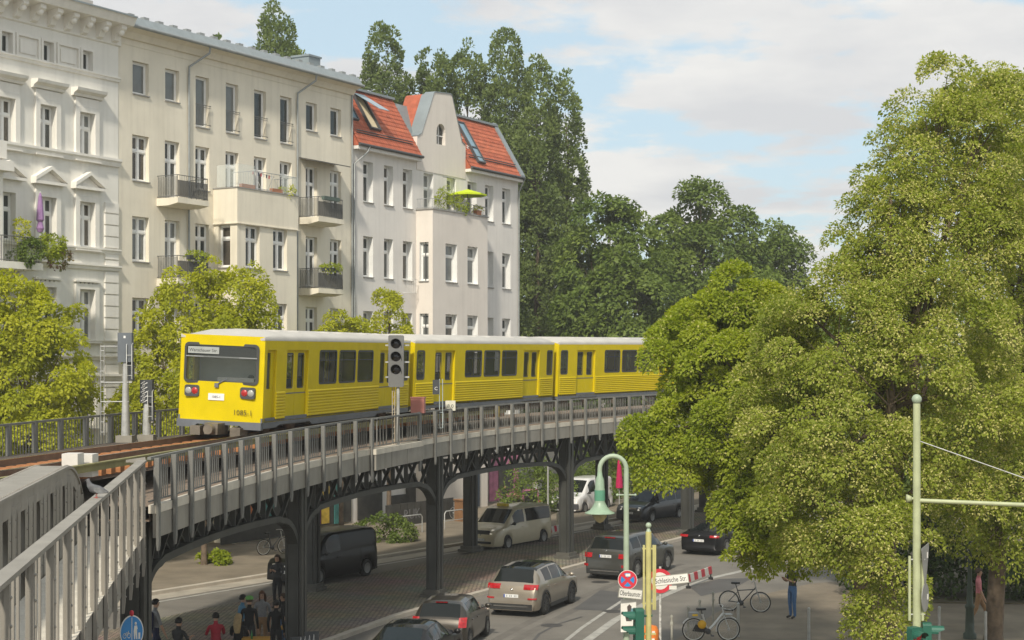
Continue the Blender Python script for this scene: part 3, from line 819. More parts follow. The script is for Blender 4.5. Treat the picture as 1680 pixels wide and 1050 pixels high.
skylight(ux(778), .10, .88, .85, two=True)
# white marks left on the tiles
k = MB()
for q in range(26):
    u = ux(763)+.3+rnd.random()*1.7; s_ = rnd.choice((.34,.36,.52,.55,.58))+rnd.uniform(-.03,.03); y_, z_ = roof_pt(s_, .13); w_ = rnd.uniform(.05,.16)
    k.add([(u,y_,z_),(u+w_,y_,z_),(u+w_,y_+.12,z_+.11),(u,y_+.12,z_+.11)], [(0,1,2,3)])
k.build('paint_marks', M_WHITE, roof3)['kind'] = 'stuff'
downpipe(b3, [(w0+.9,-.5,ZB3+.1),(w0+.8,-.45,ZB3-.2),(w0+.12,-.06,ZB3-.9),(w0+.1,-.06,3)])
downpipe(b3, [(w1-.03,-.5,ZB3+.1),(w1-.05,-.1,ZB3-.7),(w1-.06,-.07,3)])
# iron clothes guard under one window
a, b = cu3[2]; k = MB()
for z in (B3_+.05, B3_-.7): k.tube([(a-.05,-.02,z),(a-.05,-.28,z),(b+.05,-.28,z),(b+.05,-.02,z)], .014, 5)
for q in range(6): k.tube([(a+(b-a)*q/5,-.28,B3_-.7),(a+(b-a)*q/5,-.28,B3_+.05)], .009, 4)
k.build('window_guard', M_WHITE, b3)

# manhole covers and a gully on the carriageway
mh = MB(); mh.lathe([(0,.012),(.30,.012),(.34,.006),(.36,.006)], 20); mh.lathe([(.08,.013),(.10,.017),(.12,.013)], 16); mh.lathe([(.18,.013),(.20,.017),(.22,.013)], 16); mhm = mh.mesh('manhole_cover', mat('cast_iron',(.07,.065,.06),.6,.3,var=.2))
for (x, y) in ((905,1026),(1005,1003),(985,955)):
    g_ = G(x,y); o = link('manhole_cover', mhm, None, (g_[0],g_[1],.0)); o['kind'] = 'structure'
M_TYREMARK = mat('asphalt_worn', (.135,.122,.104), .9, var=.2, scale=1.2)
for dx_ in (0, 26):
    strip('worn_wheel_track', [G(x+dx_,y+dx_*.15)[:2] for x,y in ((760,1080),(850,1030),(940,985),(1030,950),(1120,925))], .34, .0022, M_TYREMARK)
# ------------------------------------------------------------------ viaduct
CXP = [-2.0639581272494918e-06, 0.00017588440835974523, 0.0006482978612529872, 0.0772000948801528, -7.2997592930975275]
CYP = [6.821898558831201e-07, -0.00031046012338761315, 0.017470887301521163, 0.668891985746424, 31.807335679590704]
S0, S1 = 0.0, 42.5
def _pv(c, s): return float(np.polyval(c, s))
def VC(s, o=0.0, z=0.0):
    """point on the viaduct's near edge at parameter s, o metres to its left"""
    q = min(max(s, S0), S1)
    x, y = _pv(CXP, q), _pv(CYP, q)
    tx, ty = _pv(np.polyder(CXP), q), _pv(np.polyder(CYP), q)
    L = math.hypot(tx, ty); tx /= L; ty /= L
    x += tx*(s-q)*.9; y += ty*(s-q)*.9
    return Vector((x - ty*o, y + tx*o, z))
def VT(s):
    q = min(max(s, S0), S1)
    return math.atan2(_pv(np.polyder(CXP), q), _pv(np.polyder(CYP), q))
def zr(s): return H - 1.8 + .01167*min(s, 70)          # handrail height
def zrail(s): return H - 1.9 + .0105*max(0, min(s, 70)-12)
SEND = 88.0
via = tag(empty('railway_viaduct', VC(12.8, 2.5, 0)), 'curved steel railway viaduct on dark arched columns carrying the tracks', 'viaduct')
def vbuild(mb, name, m, par=None, kind=None):
    o = mb.build(name, m, par or via)
    if (par or via) is via: o.location = -via.location
    if kind: o['kind'] = kind
    return o
def wid(s): return 7.15          # deck width
ss = [i*1.5 for i in range(0, int(SEND/1.5)+1)]
def ribbon(o0, o1, zf0, zf1, S=ss):
    mb = MB(); vs = []
    for s in S:
        a = o0(s) if callable(o0) else o0; b = o1(s) if callable(o1) else o1
        vs += [VC(s, a, zf0(s)), VC(s, b, zf1(s))]
    mb.add(vs, [(2*i, 2*i+2, 2*i+3, 2*i+1) for i in range(len(S)-1)])
    return mb
dk = MB()
for i in range(len(ss)-1):
    a, b = ss[i], ss[i+1]
    za, zb = zr(a)-.98, zr(b)-.98
    dk.add([VC(a,-.02,za), VC(b,-.02,zb), VC(b,wid(b),zb), VC(a,wid(a),za), VC(a,-.02,za-.3), VC(b,-.02,zb-.3), VC(b,wid(b),zb-.3), VC(a,wid(a),za-.3)],
           [(0,1,2,3),(7,6,5,4),(0,4,5,1),(3,2,6,7)])
vbuild(dk, 'deck', M_BALLAST)
# pale ledge outside the railing and the fascia plates, one per bay
posts = [i*1.5 for i in range(0, int(SEND/1.5))]
for a in posts[:-1]:
    b = a+1.5; g = .02
    out_ = -.34 if 19.4 < a < 23 else -.16
    k = MB(); za, zb = zr(a)-.95, zr(b)-.95
    k.add([VC(a,.0,za),VC(b,.0,zb),VC(b,out_,zb),VC(a,out_,za),VC(a,.0,za-.17),VC(b,.0,zb-.17),VC(b,out_,zb-.17),VC(a,out_,za-.17)], [(3,2,1,0),(2,3,7,6),(0,1,5,4),(0,4,7,3),(1,2,6,5)])
    vbuild(k, 'deck_ledge', M_CURB)
    k = MB(); o2 = out_+.012; zl = -.66
    k.add([VC(a+g,o2,za-.173),VC(b-g,o2,zb-.173),VC(b-g,o2,zb+zl),VC(a+g,o2,za+zl),VC(a+g,o2+.06,za-.173),VC(b-g,o2+.06,zb-.173),VC(b-g,o2+.06,zb+zl),VC(a+g,o2+.06,za+zl)],
          [(0,3,2,1),(4,5,6,7),(0,1,5,4),(3,7,6,2),(0,4,7,3),(1,2,6,5)])
    vbuild(k, 'fascia_plate', M_STEEL)
# cross beams under the deck
k = MB()
for s in [i*1.5 for i in range(0, 46)]:
    w_ = min(wid(s), 8.5); p, q = VC(s,.15,zr(s)-1.46), VC(s,w_-.2,zr(s)-1.46); k.beam(p, q, .16, .36)
vbuild(k, 'cross_beams', M_DARK, kind='stuff')
for oo in (1.7, 3.5):
    k = MB()
    for s in range(0, 66, 3): k.beam(VC(s,oo,zr(s)-1.62), VC(s+3,oo,zr(s+3)-1.62), .05, .72)
    vbuild(k, 'stringer', M_DARK)
# columns
COLS = [.7, 14.4, 27.0, 39.8, 52.7, 65.6]
ROWS = [.42, 5.3]
def column(s, o):
    base = VC(s, o, 0.10); zt = zr(s)-1.3; c = empty('column'); c.parent = via; c.location = base-via.location; c.rotation_euler = (0,0,-VT(s))
    h = zt-.10
    k = MB(); k.box(-.17,.17,-.20,.20,.25,h)
    for (x0,x1,y0,y1) in ((-.24,-.17,-.24,-.06),(-.24,-.17,.06,.24),(.17,.24,-.24,-.06),(.17,.24,.06,.24),(-.15,.15,-.26,-.20),(-.15,.15,.20,.26)): k.box(x0,x1,y0,y1,.25,h)
    k.build('shaft', M_DARK, c)
    k = MB(); k.box(-.40,.40,-.44,.44,0,.12); k.box(-.32,.32,-.34,.34,.12,.26); k.build('base', mat('column_base',(.10,.095,.08),.8), c)
    # flared head across the deck
    if o > 1:
        k = MB(); k.prism([(.23,h-2.0),(.34,h-1.3),(.62,h-.55),(.95,h),(-.95,h),(-.62,h-.55),(-.34,h-1.3),(-.23,h-2.0)], lambda a,b:(a,-.10,b), lambda a,b:(a,.10,b)); k.build('head', M_DARK, c)
    return c
for s in COLS:
    for o in ROWS: column(s, o)
ZCH = 4.12
def arch(s0, s1, o):
    g = empty('arch_girder'); g.parent = via; g.location = (0,0,0)-via.location if False else -via.location
    hs = .28
    def prof(t):       # lower chord height over the span, t in metres from the column
        L_ = 1.75; e = min(t, (s1-s0)-t)
        if e >= L_: return ZCH + .15*math.sin(math.pi*t/(s1-s0))
        c = 1-e/L_; return ZCH - 1.7*(1-math.sqrt(max(0, 1-c**2.4)))
    n = 44; pts = []
    for i in range(n+1):
        t = hs+(s1-s0-2*hs)*(.5-.5*math.cos(math.pi*i/n)); pts.append((s0+t, prof(t)))
    k = MB(); w_ = .30; d = .16; vs = []
    for i, (s, z) in enumerate(pts):
        a, b = pts[max(i-1,0)], pts[min(i+1,n)]; ds, dz = b[0]-a[0], b[1]-a[1]; L_ = math.hypot(ds, dz); nx, nz = -dz/L_, ds/L_
        for (oo, tt) in ((-w_/2,0),(w_/2,0),(w_/2,d),(-w_/2,d)):
            vs.append(VC(s+nx*tt, o+oo, z+nz*tt))
    fs = []
    for i in range(n):
        for j in range(4): fs.append((i*4+j, (i+1)*4+j, (i+1)*4+(j+1) % 4, i*4+(j+1) % 4))
    k.add(vs, fs); k.build('lower_chord', M_DARK, g)
    k = MB(); m_ = 10
    for i in range(m_):
        a, b = s0+(s1-s0)*i/m_, s0+(s1-s0)*(i+1)/m_; k.beam(VC(a,o,zr(a)-1.38), VC(b,o,zr(b)-1.38), .26, .2)
    k.build('upper_chord', M_DARK, g)
    nb = 10
    for i in range(nb):
        ta, tb = hs+(s1-s0-2*hs)*i/nb, hs+(s1-s0-2*hs)*(i+1)/nb
        sa, sb = s0+ta, s0+tb
        if i not in (0, nb-1):
            k = MB(); k.beam(VC(sa,o,prof(ta)+.1), VC(sa,o,zr(sa)-1.4), .10, .14); k.build('strut', M_DARK, g)
        for q, (u, v, tu) in enumerate(((sa,sb,ta),(sb,sa,tb))):
            k = MB(); oo = o+(.05 if q else -.05); k.beam(VC(u,oo,prof(tu)+.1), VC(v,oo,zr(v)-1.4), .11, .05); k.build('diagonal', M_DARK, g)
    return g
for o in ROWS:
    for i in range(len(COLS)-1): arch(COLS[i], COLS[i+1], o)
    arch(COLS[0]-13.1, COLS[0], o) if o > 1 else None

# ---- railing on the near edge
def post_mesh(h, w=.12, rivets=True):
    k = MB(); k.prism([(0,.0),(.055,.0),(.055,-h+.14),(.035,-h),(.012,-h),(0,-h+.14)], lambda a,b:(a,-w/2,b), lambda a,b:(a,w/2,b))
    k.box(-.07,0,-.012,.012,-.95,0)
    if rivets:
        for z in np.arange(-.15,-h+.15,-.26): k.ball((.055, 0, z), .016, seg=5, rings=3)
    return k.mesh('post', M_STEELR)
PM = post_mesh(1.86)
rl = tag(empty('railing', VC(20, 0, zr(20)-1)), 'grey steel railing with many bars along the near edge of the curved viaduct', 'railing')
def rlink(o): o.location = Vector(o.location)-rl.location; return o
bulge = lambda s: -.25 if 19.6 < s < 23.9 else -.08
hr = MB()
path = [VC(s*.5-.2, bulge(s*.5-.2), zr(s*.5-.2)) for s in range(0, int(SEND*2)-4)]
for a, b in zip(path[:-1], path[1:]): hr.beam(a, b+(b-a)*.02, .075, .055)
rlink(hr.build('handrail', M_STEELR, rl))
lo = MB()
for i in range(len(path)-1): lo.beam(path[i]-Vector((0,0,.86)), path[i+1]-Vector((0,0,.86)), .04, .03)
rlink(lo.build('bottom_rail', M_STEELR, rl))
PMD = post_mesh(1.98, .18)
for a in posts:
    if a in (21.0, 22.5) : continue
    o = link('post', PMD if a in (19.5, 24.0) else PM, rl, VC(a, -.105+bulge(a), zr(a)+.0)-rl.location, (0,0,-VT(a)))
rb = MB()
for a in posts:
    nb = 9
    if 19.4 < a < 22: nb = 5
    for j in range(1, nb):
        s = a+1.5*j/nb; p = VC(s, bulge(s), 0); z = zr(s)
        rb.beam((p.x,p.y,z-.86), (p.x,p.y,z-.02), .022 if nb == 9 else .04, .022, up=(math.sin(VT(s)),math.cos(VT(s)),0))
br = rlink(rb.build('baluster', M_STEELR, rl)); br['kind'] = 'stuff'
# a grey box and a yellow reflector hanging on the rail
k = MB(); k.box(-.04,.04,-.12,.12,-.42,0); o = k.build('yellow_marker', mat('marker_yellow',(.80,.52,.02),.5), None, VC(31.8,-.07,zr(31.8)-.05), (0,0,-VT(31.8))); tag(o, 'small yellow marker plate hanging on the viaduct railing bars', 'marker')

# ---- railing on the far edge
rl2 = tag(empty('railing', VC(14, 10.8, zr(14)-1)), 'grey steel railing on the far edge of the viaduct before yellow-green trees', 'railing')
def wd2(s): return wid(s)-.15
p2 = [VC(s*.75, wd2(s*.75), zr(s*.75)+.20) for s in range(-14, 70)]
k = MB()
for a, b in zip(p2[:-1], p2[1:]): k.beam(a, b+(b-a)*.02, .08, .06)
o = k.build('handrail', M_STEELR, rl2); o.location = -rl2.location
pm2 = MB(); pm2.box(-.05,.05,-.06,.06,-1.1,0); pm2 = pm2.mesh('post', M_STEELR)
k = MB()
for s in range(-7, 34):
    a = s*1.5; link('post', pm2, rl2, VC(a, wd2(a), zr(a)+.18)-rl2.location, (0,0,-VT(a)))
    for j in range(1, 9):
        q = a+1.5*j/9; p = VC(q, wd2(q), 0); k.beam((p.x,p.y,zr(q)-.72),(p.x,p.y,zr(q)+.16), .02, .02)
o = k.build('baluster', M_STEELR, rl2); o.location = -rl2.location; o['kind'] = 'stuff'

# ---- tracks
TRK = [2.57]
for ti, tr in enumerate(TRK):
    t = tag(empty('railway_track', VC(10, tr, zrail(10))), ('railway track under the yellow train, rusty ties on the viaduct' if ti == 0 else 'second railway track on the viaduct behind the yellow train'), 'track')
    for g in (-.72, .72):
        k = MB(); hd = MB()
        S = [i*.75 for i in range(-16, 60)]
        for a, b in zip(S[:-1], S[1:]):
            za, zb = zrail(a), zrail(b); p, q = VC(a, tr+g, za-.07), VC(b, tr+g, zb-.07)
            k.beam(p, q+(q-p)*.01, .05, .14); k.beam(p-Vector((0,0,.06)), q-Vector((0,0,.06)), .12, .02)
            hd.beam(p+Vector((0,0,.075)), q+Vector((0,0,.075)), .065, .012)
        o = k.build('rail', M_RAIL, t); o.location = -t.location
        o2 = hd.build('rail_head', M_RAILTOP, o)
    tm = MB(); tm.box(-1.2,1.2,-.13,.13,-.34,-.13); tm = tm.mesh('tie', M_WOODTIE)
    s = -12.0
    while s < 36:
        p = VC(s, tr, zrail(s)); link('tie', tm, t, p-t.location, (0,0,-VT(s)+rnd.uniform(-.01,.01))); s += .72
    # third rail with its cover board
    k = MB(); S = [i*.75 for i in range(-16, 48)]; oo = tr-1.45
    for a, b in zip(S[:-1], S[1:]):
        p, q = VC(a, oo, zrail(a)-.02), VC(b, oo, zrail(b)-.02); k.beam(p, q+(q-p)*.01, .12, .03); k.beam(p+Vector((0,0,-.08)), q+Vector((0,0,-.08)), .03, .14)
    o = k.build('third_rail_cover', mat('cover_board_olive',(.24,.22,.09),.7,var=.25,scale=2), t); o.location = -t.location
k = MB(); S = [i*1.5 for i in range(-10, 24)]
for a, b in zip(S[:-1], S[1:]):
    k.add([VC(a,1.3,zrail(a)-.40),VC(b,1.3,zrail(b)-.40),VC(b,7.1,zrail(b)-.40),VC(a,7.1,zrail(a)-.40)], [(3,2,1,0)])
vbuild(k, 'track_bed', mat('track_bed_dark', (.085,.065,.048), .95, var=.4, scale=7, bump=.6, bscale=14))

# ---- girder bridge at the lower left, towards the station
gbr = tag(empty('girder_bridge', (-8.6, 26, 5.0)), 'riveted grey girder bridge with arched end, low at the photo left', 'bridge')
def GL(Y, o=0.0, z=0.0):        # railing line of the bridge
    return Vector((-7.35+.16*(31.5-Y)-o, Y, z))
def gz(Y): return H-1.85-.003*(31.5-Y)
def gb_(mb, name, m, par=None):
    o = mb.build(name, m, par or gbr); 
    if par is None: o.location = -gbr.location
    return o
# handrail: flat wide steel strip
rb3 = tag(empty('railing', (-8, 26, 5)), 'heavy riveted grey railing of the girder bridge with a pigeon on it', 'railing')
def r3(mb, name, m):
    o = mb.build(name, m, rb3); o.location = -rb3.location; return o
k = MB(); a, b = GL(6,0,gz(6)), GL(31.5,0,gz(31.5)); k.beam(a, b, .17, .05); k.beam(b+Vector((0,-.07,0)), b+Vector((-.30,.10,.0)), .14, .05); k.beam(b+Vector((-.30,.02,0)), VC(-.2,0,zr(-.2)), .10,.05); r3(k, 'handrail', M_STEELB)
bp = MB(); bp.prism([(0,0),(.05,0),(.05,-2.05),(.03,-2.25),(-.01,-2.25),(-.01,-2.0)], lambda a,b:(a,-.05,b), lambda a,b:(a,.05,b))
bp.box(-.04,0,-.012,.012,-1.9,0)
for z in np.arange(-.15,-2.1,-.26): bp.ball((.05,0,z), .020, seg=6, rings=4)
bpm = bp.mesh('post', M_STEELB)
bar = MB(); bar.box(-.014,.014,-.014,.014,-1.5,0); barm = bar.mesh('baluster', M_STEELB)
Y = 31.35; 
while Y > 9:
    link('post', bpm, rb3, GL(Y,-.02,gz(Y)-.02)-rb3.location, (0,0,.16))
    for j in range(1, 5):
        yy = Y-1.55*j/5; link('baluster', barm, rb3, GL(yy,.05,gz(yy)-.02)-rb3.location)
    Y -= 1.55
# walkway floor behind the railing
k = MB(); k.add([GL(6,-.02,gz(6)-1.50),GL(31.6,-.02,gz(31.6)-1.50),GL(31.6,1.15,gz(31.6)-1.50),GL(6,1.15,gz(6)-1.50)], [(3,2,1,0)]); gb_(k, 'walkway', M_CURB)
k = MB(); k.add([GL(6,.0,gz(6)-1.52),GL(31.6,.0,gz(31.6)-1.52),GL(31.6,.0,gz(31.6)-2.0),GL(6,.0,gz(6)-2.0)], [(0,1,2,3)]); gb_(k, 'edge_plate', M_STEELB)
# main girder: arched top flange, web, stiffeners
def gtop(Y):
    base = H-1.80
    if Y > 29.0:
        q = min(1, (Y-29.0)/3.2); base -= 1.7*(1-math.sqrt(max(0,1-q*q)))
    return base
YS = [8+i*1.0 for i in range(21)]+[29.0+3.2*math.sin(i*math.pi/28) for i in range(0, 15)]
GO0, GO1 = 1.18, 1.86
k = MB(); vs = []
for Y in YS: vs += [GL(Y,GO0,gtop(Y)), GL(Y,GO1,gtop(Y)), GL(Y,GO1,gtop(Y)-.05), GL(Y,GO0,gtop(Y)-.05)]
fs = []
for i in range(len(YS)-1):
    for j in range(4): fs.append((i*4+j, i*4+(j+1) % 4, (i+1)*4+(j+1) % 4, (i+1)*4+j))
k.add(vs, fs); fl = gb_(k, 'top_flange', M_STEELB)
for o_ in (GO0+.03, GO1-.03):
    k = MB()
    for i in range(len(YS)-1):
        a, b = YS[i], YS[i+1]
        k.add([GL(a,o_,gtop(a)-.05),GL(b,o_,gtop(b)-.05),GL(b,o_,gtop(b)-.33),GL(a,o_,gtop(a)-.33)], [(0,1,2,3)])
    gb_(k, 'flange_angle', M_STEELB)
# open web: crossing diagonals behind the stiffeners
for i in range(9):
    ya, yb = 29.6-2.3*i, 29.6-2.3*(i+1)
    for (q0_, q1_, o_) in ((ya,yb,1.44),(yb,ya,1.58)):
        k = MB(); k.beam(GL(q0_,o_,gtop(q0_)-.30), GL(q1_,o_,4.1), .05, .20); gb_(k, 'diagonal', M_STEELB)
pair = 0
Y = 31.3
while Y > 9:
    st = MB(); zt = gtop(Y)-.30
    for (o0, o1) in ((GO0+.02, 1.5),):
        p0, p1 = GL(Y,o0,zt), GL(Y,o1,zt)
        st.prism([(0,0),(.36,0),(.36,zt-4.0),(.06,zt-4.0),(0,zt-4.6)], lambda a,b:(p0.x-a,Y-.015,zt-b), lambda a,b:(p0.x-a,Y+.015,zt-b))
        st.add([(p0.x,Y-.17,zt+.02),(p0.x,Y+.17,zt+.02),(p0.x,Y+.17,4.0),(p0.x,Y-.17,4.0)], [(0,1,2,3)])
        for z in np.arange(zt-.1, 4.1, -.25): st.ball((p0.x,Y-.07,z), .02, seg=5, rings=3)
    gb_(st, 'stiffener', M_STEELB)
    # gusset triangle
    st = MB(); st.add([(p0.x-.01,Y-.24,zt+.12),(p0.x-.01,Y+.24,zt+.12),(p0.x-.01,Y+.14,zt-.30),(p0.x-.01,Y-.14,zt-.30)], [(0,1,2,3)]); gb_(st, 'gusset', M_STEELB)
    pair += 1; Y -= .50 if pair % 2 else 1.15
rv = MB()
for Y in np.arange(14, 30, .16):
    for o_ in (GO0+.06, GO1-.06): rv.ball(GL(Y,o_,gtop(Y)+.004), .018, seg=5, rings=3)
o = gb_(rv, 'rivet', M_STEELB); o['kind'] = 'stuff'
k = MB(); k.add([GL(6,1.25,3.9),GL(31.2,1.25,3.9),GL(31.2,9,3.9),GL(6,9,3.9)], [(0,1,2,3)]); gb_(k, 'bridge_floor', M_DARK)
# two pale bearing blocks at the girder's end
for (x, y, w, h, Yb) in ((117,775,26,31,31.3),(141,782,26,37,32.0)):
    p = P(x, y, Yb); W = w*Yb/F; Hh = h*Yb/F
    k = MB(); k.box(-W/2,W/2,-.12,.35,0,Hh); o = k.build('end_block', mat('end_block_pale',(.62,.59,.54),.7,var=.08), gbr, Vector(p)-gbr.location)

# ------------------------------------------------------------------ train
M_YEL = mat('train_yellow', (.64,.495,.0015), .5, var=.07, scale=1.6, spec=.12, streak=.10)
M_YEL2 = mat('train_yellow_rib', (.62,.475,.0015), .5, spec=.12, var=.05, scale=1.2)
M_ROOF = mat('train_roof', (.50,.475,.43), .6, var=.10, scale=1.0, streak=.0)
M_SKIRT = mat('train_skirt', (.13,.14,.155), .6, var=.15)
M_UNDER = mat('underframe', (.07,.062,.05), .8, var=.3)
M_TGLASS = veil_mat('train_glass', (.05,.058,.055), .55); M_TGLASS.node_tree.nodes['Principled BSDF'].inputs['Roughness'].default_value = .05
M_WSGLASS = veil_mat('windscreen_glass', (.10,.12,.11), .28); M_WSGLASS.node_tree.nodes['Principled BSDF'].inputs['Roughness'].default_value = .05
M_RUBBERF = mat('rubber_frame', (.05,.052,.048), .6, var=.1)
M_INT = mat('train_interior', (.42,.43,.38), .7, var=.1)
M_SEAT = mat('train_seat', (.10,.14,.16), .8, var=.4, scale=8)
M_RED = mat('signal_red', (.36,.02,.02), .3, var=.05, emit=((.9,.05,.03),.05))
M_LAMP = mat('lamp_clear', (.36,.36,.33), .2, var=.05)
TL, TW, Z0, Z1 = 12.5, 2.54, .41, 2.70
DOORS = [(1.55,3.15),(9.4,11.0)]
SIDEWIN = [(4.02,5.42),(5.66,7.06),(7.30,8.70)]
WZ0, WZ1 = 1.43, 2.42
def rrect(x0, x1, z0, z1, r, n=4):
    pts = []
    for (cx, cz, a0) in ((x1-r,z1-r,0),(x0+r,z1-r,90),(x0+r,z0+r,180),(x1-r,z0+r,270)):
        for i in range(n+1): a = R(a0+90*i/n); pts.append((cx+r*math.cos(a), cz+r*math.sin(a)))
    return pts
def text_mesh(s, size, m, extrude=.002, align='CENTER'):
    cu_ = bpy.data.curves.new('lettering', 'FONT'); cu_.body = s; cu_.size = size; cu_.extrude = extrude; cu_.align_x = align; cu_.resolution_u = 2
    ob = bpy.data.objects.new('lettering', cu_); COL.objects.link(ob)
    dg = bpy.context.evaluated_depsgraph_get(); me_ = bpy.data.meshes.new_from_object(ob.evaluated_get(dg))
    bpy.data.objects.remove(ob); me_.materials.clear(); me_.materials.append(m); return me_
def frame_ring(mb, x0, x1, z0, z1, y, t, dy, r=.09, mi=0):
    o_, i_ = rrect(x0,x1,z0,z1,r), rrect(x0+t,x1-t,z0+t,z1-t,max(.01,r-t)); n = len(o_)
    vs = [(p[0],y,p[1]) for p in o_]+[(p[0],y,p[1]) for p in i_]
    mb.add(vs, [(k, (k+1) % n, n+(k+1) % n, n+k) for k in range(n)], mi)
    mb.add([(p[0],y,p[1]) for p in i_]+[(p[0],y+dy,p[1]) for p in i_], [(k, (k+1) % n, n+(k+1) % n, n+k) for k in range(n)], mi)

def make_car(label, cab):
    c = tag(empty('train_carriage'), label, 'train', 'carriages of the yellow train')
    y = TW/2
    # --- sides, with real openings
    ops = [(a,b,WZ0,WZ1) for a,b in SIDEWIN]
    ends = [(11.78,12.34,1.40,2.42)] if cab else [(.16,.72,1.40,2.42),(11.78,12.34,1.40,2.42)]
    ops += ends
    dops = [(a,b,Z0+.02,2.44) for a,b in DOORS] + ([(.18,.82,Z0+.04,2.44)] if cab else [])
    allops = ops+dops
    us = sorted(set([0,TL]+[v for o in allops for v in o[:2]])); zs = sorted(set([Z0,Z1]+[v for o in allops for v in o[2:]]))
    for sgn in (1,-1):
        k = MB()
        for i in range(len(us)-1):
            for j in range(len(zs)-1):
                uc, zc = (us[i]+us[i+1])/2, (zs[j]+zs[j+1])/2
                if any(o[0]<uc<o[1] and o[2]<zc<o[3] for o in allops): continue
                q = [(us[i],sgn*y,zs[j]),(us[i+1],sgn*y,zs[j]),(us[i+1],sgn*y,zs[j+1]),(us[i],sgn*y,zs[j+1])]
                k.add(q if sgn < 0 else q[::-1], [(0,1,2,3)])
        for (a,b,z0,z1) in allops:
            dp = .12 if (a,b,z0,z1) in dops else .05
            cor = [(a,z0),(b,z0),(b,z1),(a,z1)]
            for m_ in range(4):
                p, q = cor[m_], cor[(m_+1) % 4]; k.add([(p[0],sgn*y,p[1]),(p[0],sgn*(y-dp),p[1]),(q[0],sgn*(y-dp),q[1]),(q[0],sgn*y,q[1])], [(0,1,2,3)])
        k.build('body_side', M_YEL, c)
    # --- ends
    k = MB()
    rear = [(-y,Z0),(y,Z0),(y,Z1),(y-.35,Z1+.10),(-y+.35,Z1+.10),(-y,Z1)]
    xs = [TL] if cab else [0, TL]
    for x in xs:
        s_ = .03 if x else -.03
        k.prism(rear, lambda a,b:(x,a,b), lambda a,b:(x+s_,a,b))
    k.build('end_wall', M_YEL, c)
    for (x, s_) in (((TL+.03),1),) if cab else ((-.03,-1),(TL+.03,1)):
        g = MB(); g.box(min(x,x+s_*.30),max(x,x+s_*.30),-.55,.55,Z0+.2,2.45); g.build('gangway', M_BLACK, c)
    # --- ribs below the windows
    segs = [(DOORS[0][1]+.05,DOORS[1][0]-.05),(.86 if cab else .08,DOORS[0][0]-.06),(DOORS[1][1]+.06,TL-.06)]
    for (a,b) in segs:
        k = MB(); n = 9
        for i in range(n):
            z = Z0+.07+(1.30-Z0-.1)*i/n
            for sgn in (1,-1):
                k.prism([(0,0),(.022,.012),(.022,.045),(0,.075)], lambda q,w:(a,sgn*(y+q),z+w), lambda q,w:(b,sgn*(y+q),z+w))
        o = k.build('ribbed_panel', M_YEL2, c); o['kind'] = 'stuff'
    # --- windows
    for (a,b,z0,z1) in ops:
        for sgn in (1,-1):
            k = MB(); frame_ring(k, a-.03,b+.03,z0-.03,z1+.03, sgn*(y+.006), .06, -sgn*.04, .11)
            if b-a > 1: k.box(a,b,sgn*(y-.012)-.008,sgn*(y-.012)+.008,z1-.30,z1-.27)
            w_ = k.build('window', M_RUBBERF, c)
            k = MB(); k.add([(a,sgn*(y-.025),z0),(b,sgn*(y-.025),z0),(b,sgn*(y-.025),z1),(a,sgn*(y-.025),z1)], [(0,1,2,3)]); k.build('pane', M_TGLASS, w_)
    # --- doors: two leaves each
    for (a,b) in DOORS:
        for sgn in (1,-1):
            for h in (0,1):
                x0, x1 = (a,(a+b)/2-.006) if h == 0 else ((a+b)/2+.006,b)
                k = MB(); wz0, wz1 = 1.34, 2.34; wx0, wx1 = x0+.17, x1-.17; yy = sgn*(y-.10)
                for (p0,p1,q0_,q1_) in ((x0,x1,Z0+.02,wz0),(x0,x1,wz1,2.44),(x0,wx0,wz0,wz1),(wx1,x1,wz0,wz1)): k.box(p0,p1,yy-.02,yy+.02,q0_,q1_)
                d_ = k.build('door', M_YEL, c)
                k = MB(); k.add([(wx0,yy,wz0),(wx1,yy,wz0),(wx1,yy,wz1),(wx0,yy,wz1)], [(0,1,2,3)]); k.build('pane', M_TGLASS, d_)
                k = MB(); frame_ring(k, wx0-.02,wx1+.02,wz0-.02,wz1+.02, yy+sgn*.024, .045, 0, .08); k.build('pane_frame', M_RUBBERF, d_)
                k = MB(); k.box(x0,x1,yy-.03,yy+.03,1.17,1.20); k.build('door_trim', M_SKIRT, d_)
    if cab:
        for sgn in (1,-1):
            k = MB(); yy = sgn*(y-.10); a, b = .18, .82
            for (p0,p1,q0_,q1_) in ((a,b,Z0+.04,1.34),(a,b,2.36,2.44),(a,a+.12,1.34,2.36),(b-.22,b,1.34,2.36)): k.box(p0,p1,yy-.02,yy+.02,q0_,q1_)
            d_ = k.build('cab_door', M_YEL, c)
            k = MB(); k.add([(a+.12,yy,1.34),(b-.22,yy,1.34),(b-.22,yy,2.36),(a+.12,yy,2.36)], [(0,1,2,3)]); k.build('pane', M_TGLASS, d_)
    # --- roof
    prof = [(-y,Z1),(-y,Z1+.10),(-y+.10,Z1+.17),(-y+.45,Z1+.25),(0,Z1+.30),(y-.45,Z1+.25),(y-.10,Z1+.17),(y,Z1+.10),(y,Z1)]
    k = MB(); st = [0,.9,TL-.9,TL] if cab else [0,.3,TL-.3,TL]; lv = []
    for i, x in enumerate(st):
        f_ = .35 if i in (0,3) else 1.0
        for (a,b) in prof: lv.append((x-.02*(i==0)+.02*(i==3), a, Z1+(b-Z1)*(f_ if b > Z1+.11 else 1)))
    n = len(prof); fs = []
    for i in range(3):
        for j in range(n-1): fs.append((i*n+j, i*n+j+1, (i+1)*n+j+1, (i+1)*n+j))
    k.add(lv, fs, 0, True); k.add(lv[:n], [tuple(range(n))]); k.add(lv[-n:], [tuple(range(n-1,-1,-1))]); k.build('roof', M_ROOF, c)
